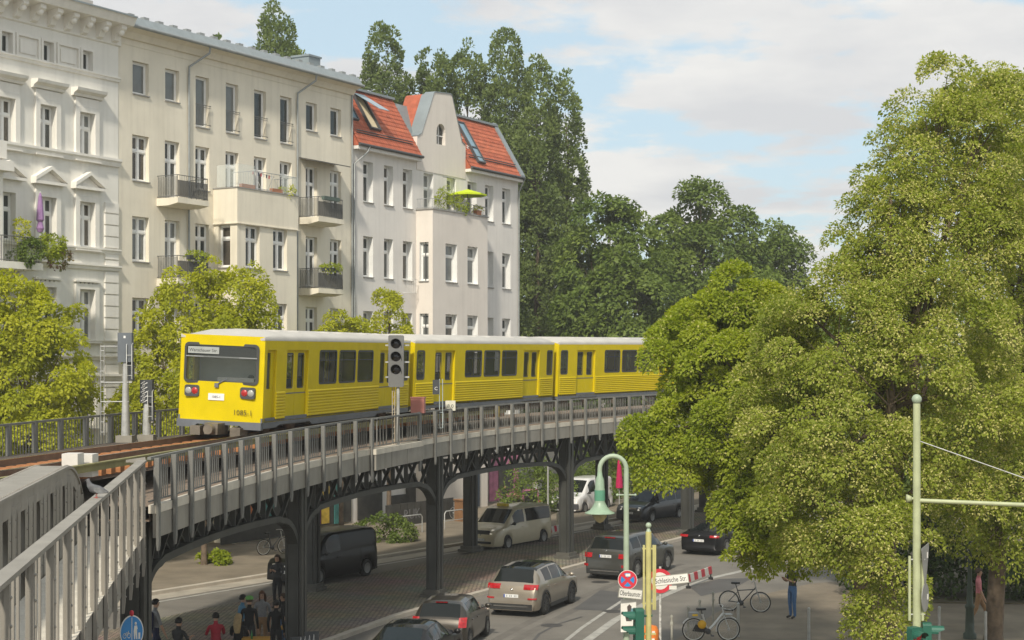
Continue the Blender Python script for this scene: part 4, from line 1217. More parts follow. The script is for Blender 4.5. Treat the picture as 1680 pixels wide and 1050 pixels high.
    vt = MB(); vt.lathe([(.26,0),(.26,.03),(.18,.07),(.0,.09)], 10); vtm = vt.mesh('roof_vent', M_ROOF)
    for x in (2.2,3.6,6.0,7.2,9.4,10.8):
        o = link('roof_vent', vtm, c, (x,-.55,Z1+.22))
    # --- skirt and running gear
    k = MB()
    for sgn in (1,-1):
        k.prism([(-.02,.12),(-.02,Z0),(TL+.02,Z0),(TL+.02,.12),(TL-.9,.12),(TL-1.2,.20),(TL-3.2,.20),(TL-3.4,.10),(3.6,.10),(3.4,.20),(1.2,.20),(.9,.12)], lambda a,b:(a,sgn*(y-.0),b+.12), lambda a,b:(a,sgn*(y-.05),b+.12))
    k.box(.0,TL,-y+.05,y-.05,Z0-.12,Z0+.0)
    k.build('skirt', M_SKIRT, c)
    k = MB(); k.box(4.0,8.4,-.9,.9,.16,Z0-.12); k.box(8.6,9.2,-1.0,.2,.2,Z0-.12); k.build('equipment_box', M_UNDER, c)
    for bx in (2.2, TL-2.2):
        bo_ = empty('bogie'); bo_.parent = c; bo_.location = (bx,0,0)
        k = MB()
        for sgn in (1,-1): k.beam((-1.25,sgn*.90,.36),(1.25,sgn*.90,.36),.10,.18)
        k.box(-.14,.14,-.9,.9,.3,.5); k.build('bogie_frame', M_UNDER, bo_)
        for wx in (-.9,.9):
            for sgn in (1,-1):
                w_ = MB(); w_.lathe([(0,-.06),(.39,-.06),(.39,.06),(.10,.07),(.10,.12),(0,.12)], 16, (wx,sgn*.74,.39), axis='y'); w_.build('wheel', M_RAIL, bo_)
            w_ = MB(); w_.tube([(wx,-.7,.39),(wx,.7,.39)], .07, 8); w_.build('axle', M_UNDER, bo_)
    # --- interior
    k = MB(); k.box(.95 if cab else .1,TL-.05,-y+.06,y-.06,Z0+.02,Z0+.08); k.box(.1,TL-.05,-y+.08,y-.08,2.60,2.66); k.build('inner_floor', M_INT, c)
    for sgn in (1,-1):
        k = MB(); k.box(3.35,9.2,min(sgn*(y-.10),sgn*(y-.55)),max(sgn*(y-.10),sgn*(y-.55)),Z0+.35,Z0+.5); k.box(3.35,9.2,min(sgn*(y-.10),sgn*(y-.22)),max(sgn*(y-.10),sgn*(y-.22)),Z0+.5,1.40); k.build('bench', M_SEAT, c)
    for x in (3.3,9.25,6.3):
        k = MB(); k.tube([(x,-.5,Z0+.1),(x,-.5,2.6)], .02, 6); k.tube([(x,.5,Z0+.1),(x,.5,2.6)], .02, 6); k.build('grab_pole', M_GREYMETAL, c)
    if cab:
        # front: bowed face with windscreen opening
        wx0, wx1, wz0, wz1 = -y+.20, y-.20, 1.50, 2.52
        fx = lambda a, b: -.10*(1-(a/y)**2) - .05*max(0,(b-Z0)/(Z1-Z0)-.0)*0
        ys_ = sorted(set([-y,-y+.06,wx0,wx1,y-.06,y]+[-y+TW*i/10 for i in range(11)])); ys_ = [v for v in ys_ if not (wx0 < v < wx0+.05 or wx1-.05 < v < wx1)]
        zs_ = [Z0,.8,1.2,wz0,wz1,Z1,Z1+.10]
        k = MB()
        for i in range(len(ys_)-1):
            for j in range(len(zs_)-1):
                yc, zc = (ys_[i]+ys_[i+1])/2, (zs_[j]+zs_[j+1])/2
                if wx0 < yc < wx1 and wz0 < zc < wz1: continue
                q = [(fx(ys_[i],0),ys_[i],zs_[j]),(fx(ys_[i],0),ys_[i],zs_[j+1]),(fx(ys_[i+1],0),ys_[i+1],zs_[j+1]),(fx(ys_[i+1],0),ys_[i+1],zs_[j])]
                k.add(q, [(0,1,2,3)])
        k.build('front', M_YEL, c)
        o_, i_ = rrect(wx0-.06,wx1+.06,wz0-.06,wz1+.06,.14), rrect(wx0+.02,wx1-.02,wz0+.02,wz1-.02,.09); n = len(o_)
        k = MB(); k.add([(fx(p[0],0)-.03,p[0],p[1]) for p in o_]+[(fx(p[0],0)-.03,p[0],p[1]) for p in i_], [(q,(q+1)%n,n+(q+1)%n,n+q) for q in range(n)]); ws = k.build('windscreen_frame', M_RUBBERF, c)
        k = MB(); gy = np.linspace(wx0,wx1,9); gp_ = [(fx(a,0)+.012,a,z) for z in (wz0,wz1) for a in gy]; k.add(gp_, [(q,q+1,9+q+1,9+q) for q in range(8)]); k.build('windscreen', M_WSGLASS, ws)
        k = MB()
        for q in range(8):
            a, b = gy[q], gy[q+1]; k.add([(fx(a,0)+.02,a,wz1-.30),(fx(b,0)+.02,b,wz1-.30),(fx(b,0)+.02,b,wz1),(fx(a,0)+.02,a,wz1)], [(0,1,2,3)])
        k.build('display_band', M_BLACK, ws)
        dsp = MB(); dsp.box(-.100,-.085,.06,1.00,wz1-.25,wz1-.06); dsp.build('destination_display', mat('display_pale',(.36,.38,.36),.5), ws)
        tm_ = text_mesh('Warschauer Str.', .13, M_SHADE); o = link('lettering', tm_, ws, (-.103,.53,wz1-.20), (R(90),0,R(-90)))
        k = MB(); k.box(-.070,-.055,wx0,wx1,wz1-.345,wz1-.315); k.build('sun_blind_rail', M_GREYMETAL, ws)
        # cab interior
        k = MB(); k.box(1.0,1.04,-y+.1,y-.1,Z0+.1,2.6); k.build('cab_wall', mat('cab_wall',(.50,.52,.46),.8), c)
        k = MB(); k.box(.15,.55,-y+.15,y-.15,Z0+.1,1.45); k.box(.15,.5,-.9,.2,1.45,1.62); k.build('cab_desk', mat('cab_desk',(.16,.17,.16),.7), c)
        # lamps
        for (a,b,fl) in ((-1.06,-.62,1),(.62,1.06,-1)):
            fxm = fx((a+b)/2,0)
            k = MB(); o2 = rrect(a,b,1.06,1.38,.07); n = len(o2)
            k.prism(o2, lambda p,q:(fxm-.055,p,q), lambda p,q:(fxm+.06,p,q)); h_ = k.build('headlight', M_SHADE, c)
            m1, m2 = (a+.12,b-.13)
            cl, rd = (m1,m2) if fl > 0 else (m2,m1)
            cl, rd = (cl, rd) if True else (rd, cl)
            k = MB(); k.lathe([(0,-.02),(.08,-.012),(.095,0)], 14, (fxm-.058,-0,0), axis='x'); 
            lm = MB(); lm.lathe([(0,-.02),(.08,-.012),(.095,0)], 14, (0,0,0), axis='x')
            link('lamp', lm.mesh('lamp', M_LAMP), h_, (fxm-.058, (a+.12) if fl > 0 else (b-.12), 1.22))
            link('tail_lamp', lm.mesh('tail_lamp', M_RED), h_, (fxm-.058, (b-.13) if fl > 0 else (a+.13), 1.22))
        # wiper, sign plate, running number, buffer beam
        k = MB(); k.beam((-.125,.10,1.42),(-.125,-.22,1.60),.03,.025); k.box(-.15,-.10,.02,.14,1.34,1.46); k.build('wiper', M_SKIRT, c)
        k = MB(); k.box(-.118,-.10,-.15,.33,.98,1.17); pl = k.build('sign_plate', M_WHITE, c)
        o = link('lettering', text_mesh('1085-1', .10, M_SHADE), pl, (-.120,.09,1.04), (R(90),0,R(-90)))
        o = link('running_number', text_mesh('1085-1', .21, mat('number_brown',(.16,.12,.01),.6)), c, (fx(.8,0)-.045,-.72,.60), (R(90),0,R(-90)))
        k = MB(); fz = [(-y,.20),(-y+.5,.20),(-y+.62,.30),(y-.62,.30),(y-.5,.20),(y,.20),(y,Z0),(-y,Z0)]
        k.prism(fz, lambda a,b:(fx(a,0)*0-.10,a,b), lambda a,b:(.05,a,b)); k.build('front_skirt', M_SKIRT, c)
        k = MB(); k.box(-.55,.1,-.20,.20,.05,.36); k.tube([(-.55,0,.2),(-.75,0,.2)], .14, 10); k.box(-.3,.2,-.75,-.45,.0,.25); k.box(-.3,.2,.45,.75,.0,.25); k.build('coupler', mat('coupler_steel',(.22,.19,.15),.5,.5,var=.3), c)
    return c
def place_car(c, sa, sb):
    off_ = 2.57; a, b = VC(sa, off_, zrail(sa)), VC(sb, off_, zrail(sb))
    d = (b-a).normalized(); side_ = Vector((-d.y, d.x, 0)).normalized()
    cant = R(2.6)
    up = d.cross(side_).normalized()
    side2 = (side_*math.cos(cant)+up*math.sin(cant)); up2 = d.cross(side2)
    m_ = Matrix((d, side2, up2)).transposed().to_4x4()
    L_ = (b-a).length; sc = L_/TL
    c.matrix_world = Matrix.Translation(a) @ m_ @ Matrix.Diagonal((sc,1,1,1))
c1 = make_car('leading yellow train carriage with wide windscreen and lamps', True)
place_car(c1, 14.15, 26.5)
c2 = make_car('middle yellow train carriage behind the tall grey signal', False)
place_car(c2, 27.2, 40.0)
c3 = copy_tree(c2); c3['label'] = 'rearmost visible yellow train carriage, its end hidden by leaves'
place_car(c3, 40.75, 54.6)
# ------------------------------------------------------------------ trees
def leaf_mat(name, c0, c1, c2, trans=.35, rough=.55):
    m = bpy.data.materials.new(name); m.use_nodes = True; t = m.node_tree; b = t.nodes['Principled BSDF']
    at = t.nodes.new('ShaderNodeAttribute'); at.attribute_name = 'tint'
    rp = t.nodes.new('ShaderNodeValToRGB'); e = rp.color_ramp.elements
    e[0].position = 0.0; e[0].color = (*c0, 1); e[1].position = 1.0; e[1].color = (*c2, 1)
    q = e.new(.5); q.color = (*c1, 1)
    t.links.new(at.outputs['Fac'], rp.inputs[0]); t.links.new(rp.outputs[0], b.inputs['Base Color'])
    b.inputs['Roughness'].default_value = rough; b.inputs['Specular IOR Level'].default_value = .25
    tr = t.nodes.new('ShaderNodeBsdfTranslucent'); mx = t.nodes.new('ShaderNodeMixShader'); mx.inputs[0].default_value = trans
    hs = t.nodes.new('ShaderNodeHueSaturation'); hs.inputs['Value'].default_value = 1.25; hs.inputs['Saturation'].default_value = 1.1
    t.links.new(rp.outputs[0], hs.inputs['Color']); t.links.new(hs.outputs[0], tr.inputs[0])
    t.links.new(b.outputs[0], mx.inputs[1]); t.links.new(tr.outputs[0], mx.inputs[2])
    t.links.new(mx.outputs[0], t.nodes['Material Output'].inputs[0])
    return m
L_LIME = leaf_mat('leaf_lime', (.17,.215,.030), (.285,.335,.046), (.385,.425,.068), .5)
L_LIGHT = leaf_mat('leaf_light', (.205,.265,.025), (.325,.385,.036), (.44,.475,.056), .5)
L_FLOW = leaf_mat('lime_blossom', (.50,.48,.15), (.60,.57,.20), (.68,.64,.27), .45)
L_YEL = leaf_mat('leaf_yellow_green', (.29,.33,.026), (.44,.46,.034), (.56,.555,.055), .5)
L_POP = leaf_mat('leaf_poplar', (.10,.145,.042), (.155,.205,.055), (.215,.265,.075), .4)
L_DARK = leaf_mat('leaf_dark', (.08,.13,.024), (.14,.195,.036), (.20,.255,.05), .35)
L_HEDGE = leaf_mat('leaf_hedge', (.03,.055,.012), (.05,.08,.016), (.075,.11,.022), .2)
M_BARK = mat('bark', (.13,.095,.065), .9, var=.35, scale=6, bump=.6, bscale=18)

def leaves_mesh(name, P_, D_, N_, size, tint, mats, midx, aspect=.62):
    """P_ base points, D_ leaf direction, N_ leaf normal; kite-shaped, slightly folded leaves"""
    n = len(P_)
    D_ = D_/np.linalg.norm(D_, axis=1, keepdims=True)
    S_ = np.cross(D_, N_); S_ /= np.linalg.norm(S_, axis=1, keepdims=True)+1e-9
    U_ = np.cross(S_, D_)
    s = size[:, None]
    a = P_; b = P_+D_*s*.42+S_*s*aspect*.5+U_*s*.06; c = P_+D_*s-U_*s*.10; d = P_+D_*s*.42-S_*s*aspect*.5+U_*s*.06
    V = np.stack([a, b, c, d], 1).reshape(-1, 3).astype(np.float32)
    me = bpy.data.meshes.new(name)
    me.vertices.add(4*n); me.vertices.foreach_set('co', V.ravel())
    me.loops.add(4*n); me.loops.foreach_set('vertex_index', np.arange(4*n, dtype=np.int32))
    me.polygons.add(n); me.polygons.foreach_set('loop_start', np.arange(0, 4*n, 4, dtype=np.int32))
    me.polygons.foreach_set('material_index', midx.astype(np.int32))
    for m in mats: me.materials.append(m)
    at = me.attributes.new('tint', 'FLOAT', 'FACE'); at.data.foreach_set('value', tint.astype(np.float32))
    me.update(calc_edges=True)
    return me
def crown_points(lobes, ncl, rng, inner=.12, jit=1.13):
    lb = np.array(lobes, float); area = (lb[:,3]*lb[:,4]+lb[:,3]*lb[:,5]+lb[:,4]*lb[:,5]); pr = area/area.sum()
    C = []; Nn = []; tries = 0
    while len(C) < ncl and tries < 60:
        tries += 1
        k = rng.choice(len(lb), ncl*2, p=pr); v = rng.normal(size=(ncl*2, 3)); v /= np.linalg.norm(v, axis=1, keepdims=True)
        rad = np.where(rng.random(ncl*2) < inner, rng.uniform(.35, .75, ncl*2), np.where(rng.random(ncl*2) < .1, rng.uniform(1.0, jit*1.08, ncl*2), rng.uniform(.74, jit, ncl*2)))
        p = lb[k,:3]+v*lb[k,3:6]*rad[:, None]
        dd = np.min(np.where(np.arange(len(lb))[None,:] == k[:,None], 9, np.linalg.norm((p[:,None,:]-lb[None,:,:3])/lb[None,:,3:6], axis=2)), axis=1)
        ok = (dd > .80) | (rad < .755)
        for q in np.nonzero(ok)[0]:
            C.append(p[q]); Nn.append(v[q]/lb[k[q],3:6])
            if len(C) >= ncl: break
    C = np.array(C); Nn = np.array(Nn); Nn /= np.linalg.norm(Nn, axis=1, keepdims=True)
    return C, Nn
def crown_mesh(name, lobes, n_leaf, leaf, clump_r, mats, seed, per=None, flower=0.0, droop=.35, inner=.10, upright=0.0, cov=1.25, tier=.55, jit=1.13):
    """leaves sit on small domed sprays spread over the lobes, so that the crown breaks into lit tops and dark gaps"""
    rng = np.random.default_rng(seed)
    lb = np.array(lobes, float); area = 4.19*(lb[:,3]*lb[:,4]+lb[:,3]*lb[:,5]+lb[:,4]*lb[:,5]).sum()*.72
    ncl = max(10, int(cov*area/(math.pi*clump_r**2)))
    C, Nn = crown_points(lobes, ncl, rng, inner, jit)
    nc = len(C); per = max(6, int(n_leaf/nc))
    rr = clump_r*rng.uniform(.5, 1.5, nc)
    cnt = np.maximum(4, (per*(rr/clump_r)**2/1.08).astype(int))
    idx = np.repeat(np.arange(nc), cnt); n = len(idx)
    nn = Nn.copy(); nn[:,2] += tier; nn += rng.normal(size=nn.shape)*.18; nn /= np.linalg.norm(nn, axis=1, keepdims=True); nn = nn[idx]
    v = rng.normal(size=(n, 3)); v /= np.linalg.norm(v, axis=1, keepdims=True)
    dot = (v*nn).sum(1, keepdims=True); v = np.where(dot < -.1, v-2*dot*nn, v)
    shell = np.where(rng.random(n) < .78, rng.uniform(.80, 1.06, n), rng.uniform(.2, .8, n))
    rad = rr[idx]*shell
    off_ = v*rad[:,None]; along = (off_*nn).sum(1, keepdims=True); off_ = off_-along*nn*.38
    lat = np.linalg.norm(off_-(off_*nn).sum(1, keepdims=True)*nn, axis=1)/rr[idx]
    off_[:,2] -= lat**2*rr[idx]*droop
    if upright: off_[:,2] *= 1+upright
    pts = C[idx]+off_
    D = v*.7+rng.normal(size=(n,3))*.40; D[:,2] -= droop*1.1; D[:,2] += upright*1.5
    N = v*.55+nn*.35+rng.normal(size=(n,3))*.30; N[:,2] += .30
    ct = rng.random(nc); tint = np.clip(.55*ct[idx]+.45*rng.random(n), 0, 1)
    sz = leaf*rng.uniform(.65, 1.3, n)
    mi = np.zeros(n, int)
    if flower > 0:
        cf = np.clip(flower*rng.uniform(.45, 1.55, nc), 0, .8); mi = (rng.random(n) < cf[idx]).astype(int); sz = np.where(mi == 1, sz*.66, sz)
    return leaves_mesh(name, pts, D, N, sz, tint, mats, mi)
def lobe(x, y, Y, rx, ry, dep=None):
    c = P(x, y, Y); a, b = rx*Y/F, ry*Y/F
    return (c[0], c[1], c[2], a, dep if dep else (a+b)/2*1.0, b)
def make_tree(name, label, base, lobes, n_leaf, leaf, clump, mats, seed, trunk_r=.2, group=None, fork=None, limbs=True, **kw):
    t = tag(empty(name, (base[0], base[1], 0)), label, 'tree', group)
    off_ = Vector((base[0], base[1], 0))
    lob = np.array(lobes, float); cz = lob[:,2]
    top = Vector((float(np.average(lob[:,0])), float(np.average(lob[:,1])), float(np.percentile(cz, 75))))
    fz = fork if fork else max(2.0, float((cz-lob[:,5]).min())*.9)
    tk = MB(); f = Vector((base[0]+(top.x-base[0])*.25, base[1]+(top.y-base[1])*.25, fz))
    tk.tube([(base[0],base[1],-.05),(base[0],base[1],.4),tuple((Vector((base[0],base[1],.4))+f)/2),tuple(f),tuple((f+top)/2),tuple(top)], [trunk_r*1.35,trunk_r,trunk_r*.9,trunk_r*.8,trunk_r*.45,trunk_r*.15], 10)
    if limbs:
        lr = random.Random(seed)
        for l in lobes:
            c = Vector(l[:3]); s = f.lerp(top, lr.uniform(.0,.6)); m_ = (s+c)/2+Vector((lr.uniform(-.3,.3),lr.uniform(-.3,.3),lr.uniform(0,.4)))
            r_ = trunk_r*.38; tk.tube([tuple(s), tuple(m_), tuple(c)], [r_, r_*.6, r_*.2], 6)
            for q in range(3):
                e = c+Vector((lr.uniform(-1,1)*l[3]*.8, lr.uniform(-1,1)*l[4]*.8, lr.uniform(-.3,.9)*l[5]*.8)); tk.tube([tuple(m_.lerp(c,.6)), tuple(e)], [r_*.3, r_*.08], 5)
    o = tk.build('trunk', M_BARK, t); o.location = -off_
    o = link('crown', crown_mesh('crown', lobes, n_leaf, leaf, clump, mats, seed, **kw), t, -off_)
    return t

# --- the big flowering limes on the right
A = [lobe(1556,150,41,40,55), lobe(1620,190,42.5,62,62), lobe(1560,330,41,95,90), lobe(1640,330,43,80,100), lobe(1500,255,40.5,72,85), lobe(1590,260,41.5,85,95), lobe(1468,375,40,78,75), lobe(1575,400,40.5,115,105),
     lobe(1415,505,39.5,88,70), lobe(1530,545,39,120,95), lobe(1355,560,39,95,80), lobe(1455,640,38.2,120,85), lobe(1580,665,39,105,90),
     lobe(1305,690,38.3,85,75), lobe(1375,745,37.6,105,80), lobe(1495,770,38,85,70), lobe(1330,830,37.6,80,65), lobe(1415,850,37.2,85,60), lobe(1560,790,39,60,60),
     lobe(1462,300,40.8,48,62), lobe(1478,350,39.8,62,60), lobe(1425,415,40.2,52,55), lobe(1385,480,40,52,48), lobe(1330,520,39.8,52,42), lobe(1540,205,41,52,55), lobe(1288,585,39.5,48,48), lobe(1260,640,39,40,45),
     lobe(1460,930,37,68,60), lobe(1440,1000,36.8,50,45), lobe(1385,930,37.5,45,40)]
make_tree('lime_tree', 'tall lime tree in pale yellow blossom filling the centre of the leafy mass', (P(1455,0,39.6)[0], 39.6), A, 250000, .098, .38, [L_LIME, L_FLOW], 11, .26, 'limes by the crossing', flower=.42, fork=3.6, tier=1.1, droop=.28)
B = [lobe(1212,462,44,30,28), lobe(1195,495,44,52,38), lobe(1145,530,44,50,42), lobe(1255,530,44.5,70,65), lobe(1110,590,43.5,55,55), lobe(1190,610,43,85,75), lobe(1280,610,44,70,70),
     lobe(1090,680,43,50,50), lobe(1050,715,42.6,36,26), lobe(1150,700,42.5,75,60), lobe(1230,720,42.5,75,70), lobe(1110,755,42.4,45,35), lobe(1200,790,42,38,36),
     lobe(1255,810,41.8,55,55), lobe(1235,862,41.5,32,36), lobe(1255,902,41.2,44,24), lobe(1215,915,41,20,12), lobe(1305,865,41.8,38,48)]
make_tree('lime_tree', 'bright green lime tree leaning over the street at the end of the train', (P(1448,0,44.5)[0], 44.5), B, 150000, .105, .38, [L_LIGHT, L_FLOW], 12, .2, 'limes by the crossing', flower=.12, fork=3.4, tier=1.1, droop=.28)
Cc = [lobe(1668,165,47,62,55), lobe(1650,200,47,60,60), lobe(1690,260,47,80,90), lobe(1655,380,46.5,70,90), lobe(1700,520,46.5,90,100), lobe(1655,580,46,60,80), lobe(1690,680,46,90,80),
      lobe(1660,780,45.5,75,65), lobe(1720,850,46,80,70), lobe(1640,895,45.5,52,26), lobe(1590,840,46.5,50,50), lobe(1760,400,47,90,180), lobe(1760,650,47,90,150)]
make_tree('lime_tree', 'lime tree with a bare grey-brown trunk at the right edge of the photo', (P(1630,0,47)[0], 47), Cc, 110000, .115, .42, [L_LIME, L_FLOW], 13, .27, 'limes by the crossing', flower=.34, fork=4.2, tier=1.1, droop=.28)
# a further lime behind, closing the gap under the crowns
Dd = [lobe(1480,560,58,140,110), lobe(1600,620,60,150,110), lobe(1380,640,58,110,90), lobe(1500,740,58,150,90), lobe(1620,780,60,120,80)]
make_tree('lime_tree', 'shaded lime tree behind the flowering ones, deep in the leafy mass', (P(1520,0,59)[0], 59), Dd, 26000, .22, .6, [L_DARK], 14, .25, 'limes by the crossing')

# --- trees behind the train
def rtree(label, lobes, bx, Y, n, leaf, clump, m, seed, name='park_tree', grp='trees behind the train', **kw):
    return make_tree(name, label, (P(bx,0,Y)[0], Y), lobes, n, leaf, clump, [m], seed, .35, grp, **kw)
rtree('broad dark tree standing between the corner house and the train roof end', [lobe(1000,385,112,52,58), lobe(970,430,112,45,60), lobe(1035,430,110,48,50), lobe(990,500,110,75,70), lobe(1050,500,108,60,60), lobe(1000,580,108,80,60), lobe(1075,560,108,50,70), lobe(960,560,110,50,60), lobe(1010,680,108,90,70)], 1005, 111, 52000, .32, .85, L_DARK, 21)
rtree('tallest rounded dark tree rising behind the bright lime', [lobe(1150,345,118,38,44), lobe(1120,390,118,45,50), lobe(1185,385,118,48,48), lobe(1150,440,117,75,60), lobe(1215,430,118,45,50), lobe(1110,490,116,60,60), lobe(1190,510,116,80,70), lobe(1140,600,115,90,80), lobe(1140,700,115,90,70)], 1150, 118, 52000, .32, .85, L_DARK, 22)
rtree('lower dark tree sloping down beside the pale sky gap', [lobe(1275,420,122,38,46), lobe(1250,455,122,50,50), lobe(1305,450,122,26,46), lobe(1280,510,121,50,60), lobe(1250,600,120,80,80), lobe(1330,560,122,50,60), lobe(1270,700,120,90,70)], 1275, 122, 40000, .32, .85, L_DARK, 23)
# poplars behind the corner house
def poplar(label, x, top, hw, bot, Y, seed, n=17000):
    lobes = []; h = bot-top; k = 7
    for i in range(k):
        f = i/(k-1); y = top+26+f*(h-26); r = hw*(.16+1.02*math.sin(math.pi*min(1,(.08+f*.50))))
        lobes.append(lobe(x+random.Random(seed*9+i).uniform(-8,8), y, Y+random.Random(seed+i).uniform(-1.5,1.5), r, h/k*.95))
    t = make_tree('poplar_tree', label, (P(x,0,Y)[0], Y), lobes, int(n*2.1), .25, .48, [L_POP], seed, .4, 'poplars behind the houses', upright=.35, droop=.0, jit=1.18)
poplar('poplar behind the tile ridge, leftmost of the dark row', 630, 72, 58, 400, 124, 31)
poplar('poplar right behind the curved gable', 706, 106, 52, 430, 122, 32)
poplar('poplar behind the small tiled roof right of the gable', 766, 104, 58, 470, 123, 33)
poplar('broad poplar above the zinc verge of the corner house', 830, 98, 58, 560, 122, 34, 22000)
poplar('poplar beside the pale corner house wall', 884, 148, 52, 640, 120, 35, 20000)
poplar('outermost poplar of the dark row against the clouds', 928, 176, 42, 660, 121, 36, 18000)
poplar('poplar top rising alone above the long zinc roof', 452, 36, 54, 330, 116, 37, 13000)
poplar('small treetop peeping over the zinc roof', 364, 64, 26, 220, 118, 38, 5000)

# --- young street trees between the viaduct and the houses
def ytree(label, bx, Y, lobes, n, seed, name='street_tree'):
    return make_tree(name, label, (P(bx,0,Y)[0], Y), lobes, int(n*1.15), .15, .34, [L_YEL], seed, .13, 'young street trees before the houses', flower=0, jit=1.26, tier=.9)
ytree('yellow-green street tree in front of the white stucco house', 50, 60.5, [lobe(25,485,60.5,42,38), lobe(75,520,60.5,50,42), lobe(20,560,60,55,55), lobe(95,590,60,48,45), lobe(50,640,60,75,55), lobe(-20,600,60.5,55,80), lobe(115,655,60,32,32), lobe(60,710,60,80,45), lobe(-10,700,60,60,50)], 42000, 41)
ytree('yellow-green street tree before the cream house, above the train front', 335, 66, [lobe(300,470,66,28,24), lobe(345,455,66,24,22), lobe(405,462,66.5,26,26), lobe(385,500,66.5,48,36), lobe(310,520,66,60,40), lobe(262,520,66,26,30), lobe(430,520,67,24,24), lobe(350,560,66,90,45), lobe(255,580,65.5,40,40), lobe(300,630,65.5,80,45), lobe(400,610,66,60,50), lobe(245,680,65,55,45), lobe(330,700,65.5,80,50)], 46000, 42)
ytree('small pointed street tree showing above the second carriage roof', 638, 82, [lobe(634,485,82,12,16), lobe(640,510,82,22,20), lobe(640,540,82,32,24), lobe(645,580,82,40,30), lobe(640,620,82,40,30)], 12000, 43)
ytree('low rounded street tree peeping over the first carriage roof', 560, 78, [lobe(560,532,78,26,18), lobe(548,560,78,36,26), lobe(575,570,78,34,28), lobe(560,610,78,42,34)], 11000, 44)

# --- low planting
def bush(name, label, lobes, n, leaf, clump, m, seed, cat='bush', group=None):
    base = lobes[0]
    o = link(name, crown_mesh(name, lobes, n, leaf, clump, [m], seed))
    tag(o, label, cat, group); return o
gx = G(625,893)
bush('bush', 'green bush on the far pavement behind the black van', [(gx[0],gx[1],.6,1.1,.9,.75),(gx[0]+.7,gx[1]+.4,.5,.8,.8,.6),(gx[0]-.6,gx[1]+.3,.4,.7,.6,.5)], 6000, .12, .3, L_DARK, 51)
gx = G(352,930)
bush('bush', 'low tuft of weeds on the far pavement by the kerb', [(gx[0],gx[1],.2,.7,.5,.35)], 1500, .14, .25, L_LIGHT, 52)
gx = G(868,850)
bush('bush', 'leafy shrub beside the cafe boards', [(gx[0],gx[1]+2,1.2,1.6,1.2,1.5),(gx[0]+1.2,gx[1]+3,1.6,1.4,1.2,1.6),(gx[0]+3.5,gx[1]+7,1.6,2.4,1.2,1.6)], 9000, .16, .4, L_DARK, 53)
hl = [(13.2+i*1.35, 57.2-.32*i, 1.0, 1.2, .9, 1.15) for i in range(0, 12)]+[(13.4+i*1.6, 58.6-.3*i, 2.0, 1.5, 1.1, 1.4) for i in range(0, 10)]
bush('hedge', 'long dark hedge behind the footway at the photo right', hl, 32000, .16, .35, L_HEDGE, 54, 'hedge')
# garden green beyond the viaduct and the far wood that closes the horizon
hl = [(P(1000,0,98)[0]+i*2.2, 100+i*2.6, 1.3, 1.9, 1.3, 1.5+.5*(i % 2)) for i in range(12)]
bush('hedge', 'garden hedge beyond the parked cars under the viaduct', hl, 16000, .24, .5, L_DARK, 55, 'hedge')
hl = []
rr_ = random.Random(5)
for i in range(46):
    X = -70+i*5.2; hl.append((X, 176+rr_.uniform(-8,14)+max(0,-X)*.3, 5+rr_.uniform(0,3), 5.5, 4.5, 6.5+rr_.uniform(0,2.5)))
o = link('treeline', crown_mesh('treeline', hl, 60000, .8, 1.6, [L_DARK], 56)); tag(o, 'far wood closing the view beyond the park trees', 'wood', kind='stuff')
# ------------------------------------------------------------------ vehicles
M_CARGL = mat('car_glass', (.010,.013,.013), .05, var=0, spec=.32)
M_TYRE = mat('tyre', (.022,.021,.020), .85, var=.2, scale=6)
M_RIM = mat('rim_silver', (.42,.42,.41), .35, .8, var=.08)
M_RIMD = mat('rim_dark', (.10,.10,.10), .4, .6, var=.08)
M_TAIL = mat('tail_lamp_red', (.36,.010,.014), .25, var=.35, scale=14, coat=.5, emit=((.8,.02,.02),.02))
M_HEAD = mat('head_lamp', (.66,.65,.60), .12, var=.15, scale=8, coat=.8, emit=((1,.92,.75),.25))
M_PLATE = mat('plate_white', (.70,.70,.67), .5, var=.05)
M_PLATEB = mat('plate_blue', (.03,.08,.35), .5, var=.05)
M_CHROME = mat('chrome', (.55,.55,.54), .18, 1.0, var=0)
M_TRIMB = mat('car_trim_black', (.025,.025,.024), .6, var=.1)
def paint(name, col, metal=.4, rough=.32):
    return mat(name, col, rough, metal, var=.04, scale=3, coat=.7)
def wheel_meshes():
    t = MB(); t.lathe([(.62,-.5),(.90,-.52),(1.0,-.36),(1.0,.36),(.90,.52),(.62,.5)], 22, axis='y')
    r = MB(); r.lathe([(.0,-.40),(.16,-.42),(.18,-.34),(.60,-.30),(.66,-.50),(.68,-.50),(.68,.4)], 20, axis='y')
    for k in range(10):
        a = 2*math.pi*k/10; c, s = math.cos(a), math.sin(a)
        r.beam((c*.14,-.42,s*.14),(c*.62,-.46,s*.62), .11, .06, up=(0,1,0))
    d = MB(); d.lathe([(.0,-.26),(.62,-.28)], 18, axis='y')
    return t, r, d
_T, _R, _D = wheel_meshes()
WM = (_T.mesh('tyre', M_TYRE), _R.mesh('rim', M_RIM), _R.mesh('rim', M_RIMD), _D.mesh('brake_disc', M_TRIMB))
